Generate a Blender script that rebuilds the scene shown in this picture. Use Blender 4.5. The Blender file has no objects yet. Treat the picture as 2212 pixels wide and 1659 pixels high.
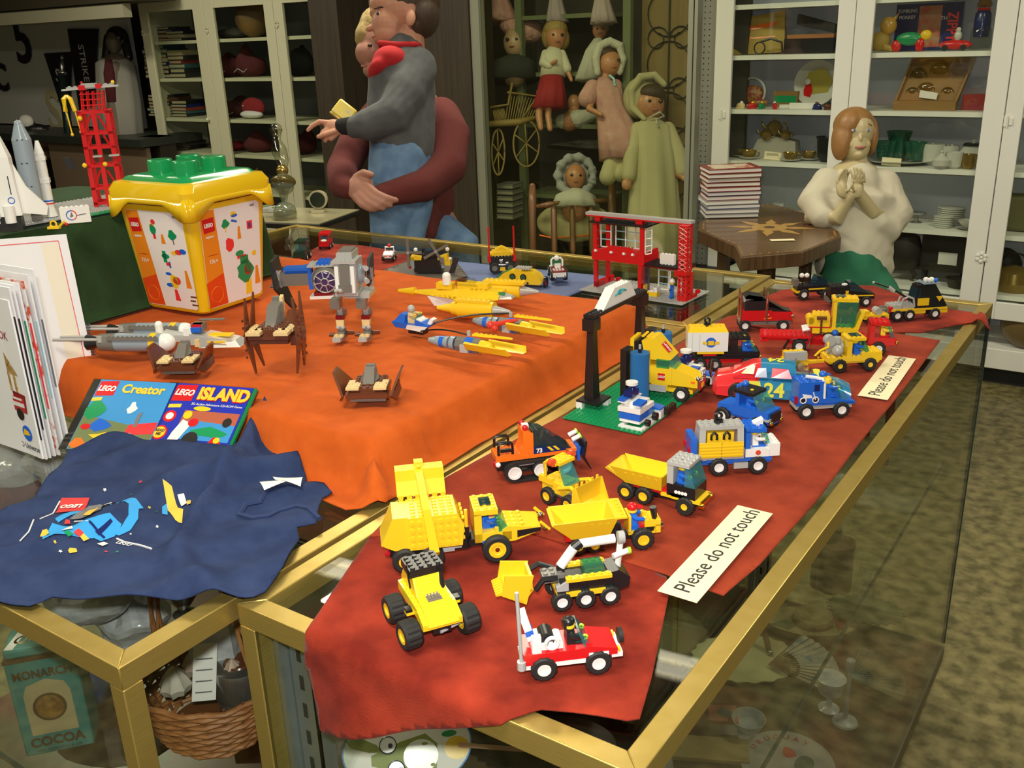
import bpy, math, random
from mathutils import Matrix, Vector, noise
from mathutils.geometry import delaunay_2d_cdt
sc = bpy.context.scene
COL = sc.collection
RND = random.Random(11)
# ---------------------------------------------------------------- camera
FPX = 2070.0
YAW, PITCH, ROLL = math.radians(35.0), math.radians(20.0), math.radians(2.1)
CAM = Vector((0, 0, 1.513))
_ex = Vector((math.cos(YAW), -math.sin(YAW), 0)); _ey = Vector((math.sin(YAW), math.cos(YAW), 0))
def _w(v): v = Vector(v); return Vector((v.dot(_ex), v.dot(_ey), v.z))
_f = Vector((0, math.cos(PITCH), -math.sin(PITCH))); _u = Vector((0, math.sin(PITCH), math.cos(PITCH))); _h = Vector((1, 0, 0))
FW = _w(_f); RT = _w(math.cos(ROLL)*_h - math.sin(ROLL)*_u); UPV = _w(math.sin(ROLL)*_h + math.cos(ROLL)*_u)
cd = bpy.data.cameras.new('camera'); cam = bpy.data.objects.new('camera', cd); COL.objects.link(cam)
cam.matrix_world = Matrix(((RT.x, UPV.x, -FW.x, CAM.x), (RT.y, UPV.y, -FW.y, CAM.y), (RT.z, UPV.z, -FW.z, CAM.z), (0, 0, 0, 1)))
cd.sensor_fit = 'HORIZONTAL'; cd.sensor_width = 36.0; cd.lens = 36.0*FPX/2212; cd.clip_start = 0.02; cd.clip_end = 60
sc.camera = cam
# ---------------------------------------------------------------- world, lights, exposure
wd = bpy.data.worlds.new('room_air'); sc.world = wd; wd.use_nodes = True
wd.node_tree.nodes['Background'].inputs[0].default_value = (1.0, 0.95, 0.80, 1)
wd.node_tree.nodes['Background'].inputs[1].default_value = 0.34
sc.cycles.transparent_max_bounces = 24
sc.view_settings.view_transform = 'Standard'; sc.view_settings.look = 'None'
sc.view_settings.exposure = 0.0; sc.view_settings.gamma = 1.0; sc.view_settings.use_curve_mapping = False
def area(name, loc, target, sx, sy, energy, color):
    l = bpy.data.lights.new(name, 'AREA'); l.shape = 'RECTANGLE'; l.size = sx; l.size_y = sy; l.energy = energy; l.color = color
    o = bpy.data.objects.new(name, l); COL.objects.link(o); o.location = loc
    o.rotation_euler = (Vector(target)-Vector(loc)).to_track_quat('-Z', 'Y').to_euler(); return o
# the camera's own flash, just above the lens
fl = area('camera_flash', CAM + UPV*0.07 - RT*0.02 - FW*0.02, CAM + FW*2.5, 0.05, 0.03, 12.5, (1.0, 0.98, 0.97))
# ceiling fluorescents of the shop
for i, (lx, ly) in enumerate([(-4.8, 2.6), (-2.2, 2.6), (0.6, 2.6), (-3.4, 0.2), (-.6, 0.0)]):
    area('ceiling_tube_light', (lx, ly, 2.72), (lx, ly, 0), 1.2, 0.25, 36.0, (1.0, 0.93, 0.72))
# ---------------------------------------------------------------- points on real planes seen at a pixel
def ray(px, py): return FW + RT*((px-1106)/FPX) + UPV*((829.5-py)/FPX)
def at(px, py, z): d = ray(px, py); return CAM + d*((z-CAM.z)/d.z)
def atY(px, py, Y): d = ray(px, py); return CAM + d*((Y-CAM.y)/d.y)
def atX(px, py, X): d = ray(px, py); return CAM + d*((X-CAM.x)/d.x)
# ---------------------------------------------------------------- materials
MATS = {}
def mat(name, col=(.5,.5,.5), rough=.5, metal=0, spec=.5, noise_amt=0, noise_scale=30, col2=None, bump=0, bump_scale=200, emis=0, sheen=0, coat=0, stretch=None, trans=0, alpha=1, detail=4, ramp=(.35,.65)):
    if name in MATS: return MATS[name]
    m = bpy.data.materials.new(name); m.use_nodes = True; nt = m.node_tree; b = nt.nodes['Principled BSDF']
    c = lambda t: (t[0], t[1], t[2], 1)
    b.inputs['Base Color'].default_value = c(col); b.inputs['Roughness'].default_value = rough
    b.inputs['Metallic'].default_value = metal; b.inputs['Specular IOR Level'].default_value = spec
    if sheen: b.inputs['Sheen Weight'].default_value = sheen; b.inputs['Sheen Roughness'].default_value = .4
    if coat: b.inputs['Coat Weight'].default_value = coat; b.inputs['Coat Roughness'].default_value = .08
    if trans: b.inputs['Transmission Weight'].default_value = trans
    if alpha < 1: b.inputs['Alpha'].default_value = alpha
    if emis: b.inputs['Emission Color'].default_value = c(col); b.inputs['Emission Strength'].default_value = emis
    if col2 is not None or bump:
        tc = nt.nodes.new('ShaderNodeTexCoord'); mp = nt.nodes.new('ShaderNodeMapping'); nt.links.new(tc.outputs['Object'], mp.inputs[0])
        if stretch: mp.inputs['Scale'].default_value = stretch
    if col2 is not None:
        n = nt.nodes.new('ShaderNodeTexNoise'); n.inputs['Scale'].default_value = noise_scale; n.inputs['Detail'].default_value = detail; nt.links.new(mp.outputs[0], n.inputs[0])
        r = nt.nodes.new('ShaderNodeValToRGB'); r.color_ramp.elements[0].color = c(col); r.color_ramp.elements[1].color = c(col2)
        r.color_ramp.elements[0].position, r.color_ramp.elements[1].position = ramp
        nt.links.new(n.outputs[0], r.inputs[0]); nt.links.new(r.outputs[0], b.inputs['Base Color'])
    if bump:
        n2 = nt.nodes.new('ShaderNodeTexNoise'); n2.inputs['Scale'].default_value = bump_scale; nt.links.new(mp.outputs[0], n2.inputs[0])
        bp = nt.nodes.new('ShaderNodeBump'); bp.inputs['Strength'].default_value = bump; bp.inputs['Distance'].default_value = .002
        nt.links.new(n2.outputs[0], bp.inputs['Height']); nt.links.new(bp.outputs[0], b.inputs['Normal'])
    MATS[name] = m; return m
def pane(name, tint=(1, 1, 1), refl=.06, milk=0):
    """thin clear sheet: transparent with a Fresnel-weighted reflection"""
    if name in MATS: return MATS[name]
    m = bpy.data.materials.new(name); m.use_nodes = True; nt = m.node_tree; nt.nodes.remove(nt.nodes['Principled BSDF'])
    o = nt.nodes['Material Output']; t = nt.nodes.new('ShaderNodeBsdfTransparent'); t.inputs[0].default_value = (*tint, 1)
    g = nt.nodes.new('ShaderNodeBsdfGlossy'); g.inputs['Roughness'].default_value = .015
    lw = nt.nodes.new('ShaderNodeLayerWeight'); lw.inputs[0].default_value = .5
    pw = nt.nodes.new('ShaderNodeMath'); pw.operation = 'POWER'; pw.inputs[1].default_value = 4.5; nt.links.new(lw.outputs['Facing'], pw.inputs[0])
    ma = nt.nodes.new('ShaderNodeMath'); ma.operation = 'MULTIPLY_ADD'; ma.inputs[1].default_value = .75; ma.inputs[2].default_value = refl*.5; nt.links.new(pw.outputs[0], ma.inputs[0])
    mx = nt.nodes.new('ShaderNodeMixShader'); nt.links.new(ma.outputs[0], mx.inputs[0]); nt.links.new(t.outputs[0], mx.inputs[1]); nt.links.new(g.outputs[0], mx.inputs[2])
    if milk:
        df = nt.nodes.new('ShaderNodeBsdfDiffuse'); df.inputs[0].default_value = (tint[0]*.6, tint[1]*.8, tint[2]*.8, 1); m2 = nt.nodes.new('ShaderNodeMixShader'); m2.inputs[0].default_value = milk
        nt.links.new(t.outputs[0], m2.inputs[1]); nt.links.new(df.outputs[0], m2.inputs[2]); nt.links.new(m2.outputs[0], mx.inputs[1])
    nt.links.new(mx.outputs[0], o.inputs[0]); MATS[name] = m; return m
def pl(name, c, r=.22): return mat('plastic_'+name, c, rough=r, spec=.5)
YEL = pl('yellow', (.86, .56, .02)); RED = pl('red', (.62, .012, .015)); BLU = pl('blue', (.015, .13, .62)); WHT = pl('white', (.82, .82, .78)); BLK = pl('black', (.012, .012, .013), .32)
GRY = pl('light_grey', (.42, .42, .40)); DGR = pl('dark_grey', (.17, .16, .14)); GRN = pl('green', (.01, .28, .10)); ORG = pl('orange', (.88, .17, .015)); BRN = pl('brown', (.13, .04, .018)); TAN = pl('tan', (.72, .55, .27))
DRD = pl('dark_red', (.22, .01, .015)); SKY = pl('light_blue', (.35, .62, .7)); LIM = pl('lime', (.45, .72, .05)); DBL = pl('dark_blue', (.01, .02, .12)); BGR = pl('bluish_grey', (.27,.33,.38))
RUB = mat('tyre_rubber', (.02, .02, .019), rough=.6, spec=.35); CHR = mat('chrome', (.75, .75, .75), rough=.12, metal=1)
TRB = pane('clear_teal_plastic', (.42, .80, .84), .09, .14); TRG = pane('clear_green_plastic', (.30, .72, .50), .09, .14); TRD = pane('clear_smoke_plastic', (.22, .33, .42), .09, .1); TRR = mat('clear_red_plastic', (.75, .02, .03), rough=.1, trans=.5); TRN = pane('clear_plastic', (.85, .87, .82), .08); TRO=mat('clear_orange_plastic', (.95, .12, .05), rough=.1, trans=.4)
INK = mat('black_ink', (.015, .015, .02), rough=.6); PAPER = mat('paper_white', (.82, .80, .74), rough=.6); CARD = mat('cream_card', (.85, .76, .50), rough=.6)
# ---------------------------------------------------------------- mesh builder
class MB:
    def __init__(s, sc_=1.0): s.v = []; s.f = []; s.k = sc_; s.m = None
    def add(s, vs, fs):
        n = len(s.v)
        for v in vs:
            v = Vector(v)
            if s.m is not None: v = s.m @ v
            s.v.append(v*s.k)
        for f in fs: s.f.append(tuple(i+n for i in f))
    def box(s, x0, x1, y0, y1, z0, z1):
        s.add([(x0,y0,z0),(x1,y0,z0),(x1,y1,z0),(x0,y1,z0),(x0,y0,z1),(x1,y0,z1),(x1,y1,z1),(x0,y1,z1)], [(3,2,1,0),(4,5,6,7),(0,1,5,4),(1,2,6,5),(2,3,7,6),(3,0,4,7)])
    def hexa(s, p): s.add(p, [(3,2,1,0),(4,5,6,7),(0,1,5,4),(1,2,6,5),(2,3,7,6),(3,0,4,7)])
    def wedge(s, x0, x1, y0, y1, z0, za, zb):
        s.hexa([(x0,y0,z0),(x1,y0,z0),(x1,y1,z0),(x0,y1,z0),(x0,y0,za),(x1,y0,zb),(x1,y1,zb),(x0,y1,za)])
    def studs(s, x0, x1, y0, y1, z, p=8.0, r=2.4, h=1.7, n=8):
        nx = max(1, round((x1-x0)/p)); ny = max(1, round((y1-y0)/p))
        for i in range(nx):
            for j in range(ny):
                cx = x0+(i+.5)*(x1-x0)/nx; cy = y0+(j+.5)*(y1-y0)/ny
                vs = [(cx+r*math.cos(a*2*math.pi/n), cy+r*math.sin(a*2*math.pi/n), z+dz) for dz in (-.3, h) for a in range(n)]
                s.add(vs, [(a, (a+1) % n, n+(a+1) % n, n+a) for a in range(n)]+[tuple(range(n, 2*n))])
    def cyl(s, p0, p1, r0, r1=None, n=16, cap=True):
        r1 = r0 if r1 is None else r1; p0 = Vector(p0); p1 = Vector(p1); d = (p1-p0)
        q = d.to_track_quat('Z', 'Y') if d.length > 0 else Matrix.Identity(3).to_quaternion()
        vs = []
        for p, r in ((p0, r0), (p1, r1)):
            for a in range(n): vs.append(p + q @ Vector((r*math.cos(2*math.pi*a/n), r*math.sin(2*math.pi*a/n), 0)))
        fs = [(a, (a+1) % n, n+(a+1) % n, n+a) for a in range(n)]
        if cap: fs += [tuple(range(n-1, -1, -1)), tuple(range(n, 2*n))]
        s.add(vs, fs)
    def tube(s, pts, r, n=8, cap=True):
        pts = [Vector(p) for p in pts]; rs = r if isinstance(r, (list, tuple)) else [r]*len(pts); vs = []; fs = []
        for i, p in enumerate(pts):
            d = (pts[min(i+1, len(pts)-1)]-pts[max(i-1, 0)]); q = d.to_track_quat('Z', 'Y')
            if i and q.dot(qp) < 0: q.negate()
            qp = q
            for a in range(n): vs.append(p + q @ Vector((rs[i]*math.cos(2*math.pi*a/n), rs[i]*math.sin(2*math.pi*a/n), 0)))
        for i in range(len(pts)-1):
            for a in range(n): fs.append((i*n+a, i*n+(a+1) % n, (i+1)*n+(a+1) % n, (i+1)*n+a))
        if cap: fs += [tuple(range(n-1, -1, -1)), tuple(range((len(pts)-1)*n, len(pts)*n))]
        s.add(vs, fs)
    def lathe(s, prof, n=24, c=(0, 0, 0), fr=None, cap=True):
        vs = []; fs = []
        for (r, z) in prof:
            for a in range(n):
                t = 2*math.pi*a/n; rr = r*(fr(t, z) if fr else 1)
                vs.append((c[0]+rr*math.cos(t), c[1]+rr*math.sin(t), c[2]+z))
        for i in range(len(prof)-1):
            for a in range(n): fs.append((i*n+a, i*n+(a+1) % n, (i+1)*n+(a+1) % n, (i+1)*n+a))
        if cap: fs += [tuple(range(n-1, -1, -1)), tuple(range((len(prof)-1)*n, len(prof)*n))]
        s.add(vs, fs)
    def ell(s, c, r, n=16, m=10, rot=None):
        if not isinstance(r, (list, tuple)): r = (r, r, r)
        q = rot if rot is not None else Matrix.Identity(3); c = Vector(c); vs = [c + q @ Vector((0, 0, r[2]))]; fs = []
        for i in range(1, m):
            t = math.pi*i/m
            for a in range(n):
                p = 2*math.pi*a/n; vs.append(c + q @ Vector((r[0]*math.sin(t)*math.cos(p), r[1]*math.sin(t)*math.sin(p), r[2]*math.cos(t))))
        vs.append(c + q @ Vector((0, 0, -r[2])))
        for a in range(n): fs.append((0, 1+a, 1+(a+1) % n))
        for i in range(m-2):
            for a in range(n): fs.append((1+i*n+a, 1+(i+1)*n+a, 1+(i+1)*n+(a+1) % n, 1+i*n+(a+1) % n))
        L = len(vs)-1; k = 1+(m-2)*n
        for a in range(n): fs.append((k+a, L, k+(a+1) % n))
        s.add(vs, fs)
    def prism(s, poly, a0, a1, ax='y'):
        """extrude a 2-D polygon along an axis: 'y' takes (x,z), 'z' takes (x,y), 'x' takes (y,z)"""
        f = {'y': lambda p, a: (p[0], a, p[1]), 'z': lambda p, a: (p[0], p[1], a), 'x': lambda p, a: (a, p[0], p[1])}[ax]
        n = len(poly); s.add([f(p, a0) for p in poly]+[f(p, a1) for p in poly], [tuple(range(n-1, -1, -1)), tuple(range(n, 2*n))]+[(i, (i+1) % n, n+(i+1) % n, n+i) for i in range(n)])
    def ring(s, c, R_, r, axis='y', n=20, m=8, a0=0, a1=2*math.pi):
        pts = []; full = abs(a1-a0-2*math.pi) < 1e-6
        for i in range(n+1):
            t = a0+(a1-a0)*i/n; x, y = R_*math.cos(t), R_*math.sin(t)
            pts.append(Vector(c)+Vector({'y': (x, 0, y), 'z': (x, y, 0), 'x': (0, x, y)}[axis]))
        s.tube(pts, r, m)
    def build(s, name, material, parent=None, smooth=True, bevel=0, ang=.6, mods=None, loc=None):
        me = bpy.data.meshes.new(name); me.from_pydata([tuple(v) for v in s.v], [], s.f); me.update()
        import bmesh as _b
        bm = _b.new(); bm.from_mesh(me); _b.ops.recalc_face_normals(bm, faces=bm.faces); bm.to_mesh(me); bm.free()
        if smooth: me.shade_smooth(); me.set_sharp_from_angle(angle=ang)
        me.materials.append(material); o = bpy.data.objects.new(name, me); COL.objects.link(o)
        if parent is not None: o.parent = parent
        if loc is not None: o.location = loc
        if bevel:
            b = o.modifiers.new('bevel', 'BEVEL'); b.width = bevel; b.segments = 2; b.limit_method = 'ANGLE'; b.angle_limit = .6
        return o
def tag(o, label, cat, group=None, kind=None):
    o['label'] = label
    if cat: o['category'] = cat
    if group: o['group'] = group
    if kind: o['kind'] = kind
    return o
def thing(name, label, cat, loc=(0, 0, 0), rz=0, group=None):
    o = bpy.data.objects.new(name, None); COL.objects.link(o); o.location = loc; o.rotation_euler = (0, 0, rz); o.empty_display_size = .02
    return tag(o, label, cat, group)
def structure(o): o['kind'] = 'structure'; return o
def P(root, name, material, *ops, k=.001, bevel=0, smooth=True):
    """one part from a list of shapes in millimetres"""
    mb = MB(k)
    for o in ops:
        t = o[0]
        if not isinstance(t, str):
            mb.box(*o[:6])
            if len(o) > 6: mb.studs(o[0], o[1], o[2], o[3], o[5])
        elif t == 'w': mb.wedge(*o[1:])
        elif t == 'c': mb.cyl(*o[1:])
        elif t == 't': mb.tube(*o[1:])
        elif t == 'e': mb.ell(*o[1:])
        elif t == 'p': mb.prism(*o[1:])
        elif t == 'r': mb.ring(*o[1:])
        elif t == 'h': mb.hexa(o[1])
        elif t == 's': mb.studs(*o[1:])
        elif t == 'l': mb.lathe(*o[1:])
    return mb.build(name, material, root, smooth=smooth, bevel=bevel)
def text(parent, name, body, size, loc, rot, material, align='CENTER', ext=.0002, sx=1.0, shear=0, bold=0):
    cu = bpy.data.curves.new(name, 'FONT'); cu.body = body; cu.size = size; cu.align_x = align; cu.align_y = 'CENTER'; cu.extrude = ext; cu.shear = shear; cu.offset = bold
    cu.resolution_u = 3; tmp = bpy.data.objects.new(name, cu); COL.objects.link(tmp); bpy.context.view_layer.update()
    me = bpy.data.meshes.new_from_object(tmp.evaluated_get(bpy.context.evaluated_depsgraph_get())); bpy.data.objects.remove(tmp); bpy.data.curves.remove(cu)
    me.name = name; me.materials.clear(); me.materials.append(material); o = bpy.data.objects.new(name, me); COL.objects.link(o); o.parent = parent
    o.location = loc; o.rotation_euler = rot; o.scale = (sx, 1, 1); return o
def dup(o, parent=None):
    c = o.copy(); COL.objects.link(c)
    if parent is not None: c.parent = parent
    for ch in list(o.children): dup(ch, c)
    return c
def fabric(poly, step, zf, jitter=.2, hole=None):
    """triangulated sheet over an outline; zf(x, y) returns the world point"""
    pts = []; n = len(poly)
    for i in range(n):
        a, b = Vector(poly[i][:2]), Vector(poly[(i+1) % n][:2]); k = max(1, int((b-a).length/step))
        for j in range(k): pts.append(a.lerp(b, j/k))
    edges = [(i, (i+1) % len(pts)) for i in range(len(pts))]
    xs = [p.x for p in pts]; ys = [p.y for p in pts]
    def inside(x, y):
        c = False; j = n-1
        for i in range(n):
            xi, yi = poly[i][0], poly[i][1]; xj, yj = poly[j][0], poly[j][1]
            if (yi > y) != (yj > y) and x < (xj-xi)*(y-yi)/(yj-yi)+xi: c = not c
            j = i
        return c
    x = min(xs)+step/2
    while x < max(xs):
        y = min(ys)+step/2
        while y < max(ys):
            if inside(x, y): pts.append(Vector((x+RND.uniform(-1, 1)*step*jitter*.5, y+RND.uniform(-1, 1)*step*jitter*.5)))
            y += step
        x += step
    r = delaunay_2d_cdt(pts, edges, [], 1, 1e-6)
    mb = MB(); mb.add([zf(v.x, v.y) for v in r[0]], [tuple(f) for f in r[2]]); return mb
def solid(o, t, off=-1):
    m = o.modifiers.new('thickness', 'SOLIDIFY'); m.thickness = t; m.offset = off; return o
def nz(x, y, s, seed=0): return noise.noise(Vector((x*s, y*s, seed*7.3)))
def sm(a, b, x):
    t = max(0, min(1, (x-a)/(b-a))); return t*t*(3-2*t)
# ================================================================ THE SETTING
M_FLOOR = mat('floor_vinyl', (.10, .088, .035), rough=.4, col2=(.27, .23, .10), noise_scale=24, detail=14, ramp=(.36, .66), bump=.08, bump_scale=60)
M_WALLD = mat('dark_panelling', (.022, .017, .012), rough=.5, col2=(.035, .027, .018), noise_scale=12, stretch=(6, 6, .4))
M_WALLB = mat('brown_panelling', (.035, .026, .017), rough=.5, col2=(.05, .038, .024), noise_scale=8, stretch=(8, 8, .3))
M_CEIL = mat('ceiling_tile', (.55, .53, .45), rough=.8)
M_CAB = mat('cabinet_white_paint', (.86, .86, .80), rough=.4); M_CABIN = mat('cabinet_back_grey', (.55, .57, .66), rough=.6); M_CREAM = mat('cabinet_cream_paint', (.60, .59, .42), rough=.45)
M_PEG = mat('pegboard_grey', (.27, .27, .24), rough=.6); M_HOLE = mat('hole_black', (.01, .01, .01), rough=.9)
mb = MB(); mb.box(-9, 3.5, -2.5, 5.2, -.05, 0); structure(mb.build('floor', M_FLOOR))
mb = MB(); mb.box(-9, 3.5, 5.05, 5.2, 0, 2.9); structure(mb.build('wall_back', M_WALLD))
mb = MB(); mb.box(-9.1, -9, -2.5, 5.2, 0, 2.9); structure(mb.build('wall_left', M_WALLD))
mb = MB(); mb.box(-9, 3.5, -2.5, 5.2, 2.8, 2.9); structure(mb.build('ceiling', M_CEIL))
mb = MB(); mb.box(3.4, 3.5, -2.5, 5.05, 0, 2.8); structure(mb.build('wall_right', mat('plaster', (.42, .38, .28), rough=.8)))
mb = MB(); mb.box(-9, 3.4, -2.5, -2.4, 0, 2.8); structure(mb.build('wall_front', MATS['plaster']))
# ================================================================ SHOWCASES
TZ = .97
GOLD = mat('gold_anodised', (.50, .36, .09), rough=.38, metal=.75, col2=(.56, .41, .12), noise_scale=40, stretch=(1, 1, 20))
STEEL = mat('galvanised_steel', (.42, .47, .50), rough=.35, metal=.8); GLS = pane('case_glass', (.965, .985, .955), .06)
GEDGE = mat('glass_edge', (.03, .06, .06), rough=.15); DECK = mat('case_deck_laminate', (.16, .045, .03), rough=.3, col2=(.10, .09, .05), noise_scale=9, ramp=(.4, .6)); TOE = mat('toe_kick_black', (.012, .011, .01), rough=.6)
BASEP = mat('case_base_bronze', (.14, .12, .07), rough=.4, metal=.4)
def showcase(label, x0, x1, y0, y1, deck=.16, bar=.022, bh=.026, posts='lrLR', shelf=None, standards=True):
    t = thing('glass_showcase', label, 'display case', ((x0+x1)/2, (y0+y1)/2, 0)); cx, cy = (x0+x1)/2, (y0+y1)/2
    X0, X1, Y0, Y1 = x0-cx, x1-cx, y0-cy, y1-cy
    def bar_mitre(name, a, b, ina, inb):
        m = MB(); m.hexa([(*a, TZ-bh), (*b, TZ-bh), (*inb, TZ-bh), (*ina, TZ-bh), (*a, TZ), (*b, TZ), (*inb, TZ), (*ina, TZ)]); return m.build(name, GOLD, t, bevel=.0012)
    c = [(X0, Y0), (X1, Y0), (X1, Y1), (X0, Y1)]; i = [(X0+bar, Y0+bar), (X1-bar, Y0+bar), (X1-bar, Y1-bar), (X0+bar, Y1-bar)]
    for k in range(4): bar_mitre('top_rail', c[k], c[(k+1) % 4], i[k], i[(k+1) % 4])
    for ch, (px, py) in zip('lrRL', [(X0, Y0), (X1-bar, Y0), (X1-bar, Y1-bar), (X0, Y1-bar)]):
        if ch in posts:
            m = MB(); m.box(px, px+bar, py, py+bar, deck-.03, TZ-bh); m.build('corner_post', GOLD, t, bevel=.0012)
        else:
            m = MB(); ex = X1 if px > 0 else X0; ey = Y1 if py > 0 else Y0; sx = -1 if px > 0 else 1; sy = -1 if py > 0 else 1
            m.box(min(ex, ex+sx*.007), max(ex, ex+sx*.007), min(ey, ey+sy*.007), max(ey, ey+sy*.007), deck, TZ-bh); m.build('glass_corner_edge', GEDGE, t)
    g = .005
    m = MB(); m.box(X0+bar-.004, X1-bar+.004, Y0+bar-.004, Y1-bar+.004, TZ-.006, TZ-.002); m.build('top_glass', GLS, t, smooth=False)
    for nm, b in (('side_glass', (X1-g, X1-.001, Y0+bar, Y1-.008)), ('side_glass', (X0+.001, X0+g, Y0+bar, Y1-bar)), ('end_glass', (X0+bar, X1-bar, Y0+.001, Y0+g)), ('end_glass', (X0+bar, X1-bar, Y1-g, Y1-.001))):
        m = MB(); m.box(*b, deck, TZ-bh); m.build(nm, GLS, t, smooth=False)
    if shelf:
        for sz in shelf:
            m = MB(); m.box(X0+.04, X1-.05, Y0+.04, Y1-.04, sz-.006, sz); m.build('glass_shelf', GLS, t, smooth=False)
            m = MB(); m.box(X0+.04, X1-.05, Y0+.036, Y0+.04, sz-.006, sz); m.box(X1-.05, X1-.046, Y0+.04, Y1-.04, sz-.006, sz); m.build('shelf_edge', GEDGE, t)
    m = MB(); m.box(X0, X1, Y0, Y1, deck-.05, deck-.012); m.build('base', BASEP, t)
    m = MB(); m.box(X0+.01, X1-.01, Y0+.01, Y1-.01, deck-.012, deck-.004); m.build('deck', DECK, t)
    m = MB(); m.box(X0+.06, X1-.06, Y0+.06, Y1-.06, 0, deck-.05); m.build('toe_kick', TOE, t)
    if standards:
        for (sx, sy) in ((X0+.036, Y0+.034), (X0+.036, Y1-.07)):
            m = MB(); m.box(sx-.004, sx+.026, sy, sy+.003, deck, TZ-.05); m.box(sx+.023, sx+.026, sy, sy+.022, deck, TZ-.05); m.box(sx-.018, sx-.006, sy-.012, sy+.006, deck, TZ-.03)
            so = m.build('shelf_standard', STEEL, t)
            m = MB()
            for k in range(20): m.box(sx+.006, sx+.012, sy-.0006, sy+.0004, deck+.05+k*.036, deck+.068+k*.036)
            m.build('slot', M_HOLE, so)
    return t
showcase('long gold-framed glass showcase holding the toy trucks on rust cloths', -.733, -.268, .535, 2.09, posts='lr', shelf=(.62,))
showcase('gold-framed glass showcase under the blue shirt and the orange cloth', -2.00, -.742, .402, 1.652, posts='lrLR', shelf=(.66,))
showcase('far gold-framed glass showcase carrying the red fire station', -2.30, -.742, 1.660, 2.12, posts='lrLR', shelf=(.62,), standards=False)
# ================================================================ CLOTHS
RUST = mat('rust_felt', (.22, .028, .012), rough=.95, col2=(.31, .044, .017), noise_scale=22, detail=8, sheen=.05, bump=.25, bump_scale=600, spec=.1)
MAROON = mat('maroon_suede', (.15, .014, .008), rough=.95, col2=(.34, .038, .017), noise_scale=16, detail=9, sheen=.06, bump=.3, bump_scale=500, spec=.1, ramp=(.33, .67))
ORANGE = mat('orange_felt', (.50, .088, .011), rough=.95, col2=(.56, .105, .014), noise_scale=30, sheen=.04, bump=.25, bump_scale=700, spec=.1)
GREENF = mat('dark_green_felt', (.022, .05, .018), rough=.95, col2=(.03, .065, .024), noise_scale=12, sheen=.04, bump=.25, bump_scale=500, spec=.1)
def pts(l, z=TZ): return [tuple(at(x, y, z))[:2] for x, y in l]
def sheet(name, label, cat, poly, material, zf, step=.008, th=.0016):
    o = fabric(poly, step, zf).build(name, material, ang=1.2); solid(o, th, -1); return tag(o, label, cat)
YE = .533
def z_near(x, y):
    z = TZ+.0045+.0012*nz(x, y, 18, 1)+.002*max(0, nz(x, y, 7, 2))
    if y < YE+.012:
        d = YE+.012-y; r = .013; a = min(d/r, math.pi/2)
        yy = YE+.012-r*math.sin(a); zz = z-r*(1-math.cos(a)); rest = max(0, d-r*math.pi/2)
        flare = .003+.12*rest+.005*math.sin(x*42)*sm(0, .06, rest)
        return Vector((x, yy-flare, zz-rest))
    return Vector((x, y, z))
near_poly = pts([(1354, 1567), (1382, 1562), (1408, 1470), (1445, 1290), (1440, 1255), (1300, 1190), (1150, 1140), (960, 1130), (800, 1165), (775, 1205), (735, 1262), (690, 1330), (655, 1378)])
hx = lambda px: at(px, 1305+.3916*(px-515), TZ).x
near_poly += [(hx(668), YE-.03), (hx(682), YE-.062), (hx(697), YE-.100), (hx(760), YE-.088), (hx(830), YE-.072), (hx(900), YE-.052), (hx(960), YE-.036), (hx(1030), YE-.020), (hx(1104), YE-.003)]+pts([(1170, 1540), (1236, 1548), (1290, 1556)])
sheet('suede_cloth', 'dark maroon suede cloth hanging over the near end of the showcase', 'cloth', near_poly, MAROON, z_near)
def z_mid(x, y): return Vector((x, y, TZ+.0062+.0010*nz(x, y, 14, 3)+.004*max(0, nz(x, y, 6, 5))**2))
mid_poly = pts([(800, 1168), (1125, 1154), (1435, 1250), (1562, 1297), (1640, 1230), (1760, 1095), (1860, 960), (1950, 850), (2030, 742), (1900, 722), (1780, 700), (1640, 678), (1570, 690), (1480, 740), (1300, 862), (1110, 960), (960, 1040), (850, 1100)])
mid_poly = [(max(x, -.722), y) for x, y in mid_poly]
sheet('felt_cloth', 'long rust felt cloth under the middle rows of toy trucks', 'cloth', mid_poly, RUST, z_mid)
def z_far(x, y):
    z = TZ+.0035+.003*max(0, nz(x, y, 9, 6)); ed = sm(1.72, 1.66, y); z += .012*ed*(.5+.5*math.sin(x*38))
    if x > -.275: z = TZ+.012-.9*max(0, x+.262)
    return Vector((x, y, z))
far_poly = pts([(1575, 700), (1610, 660), (1690, 630), (1800, 618), (1890, 622), (1990, 655), (2035, 668), (2095, 678), (2130, 692), (2140, 708), (2098, 700), (2060, 706), (1990, 722), (1935, 722), (1860, 742), (1700, 735)])
sheet('suede_cloth', 'maroon suede cloth at the far corner under the black trucks', 'cloth', far_poly, MAROON, z_far)
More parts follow.
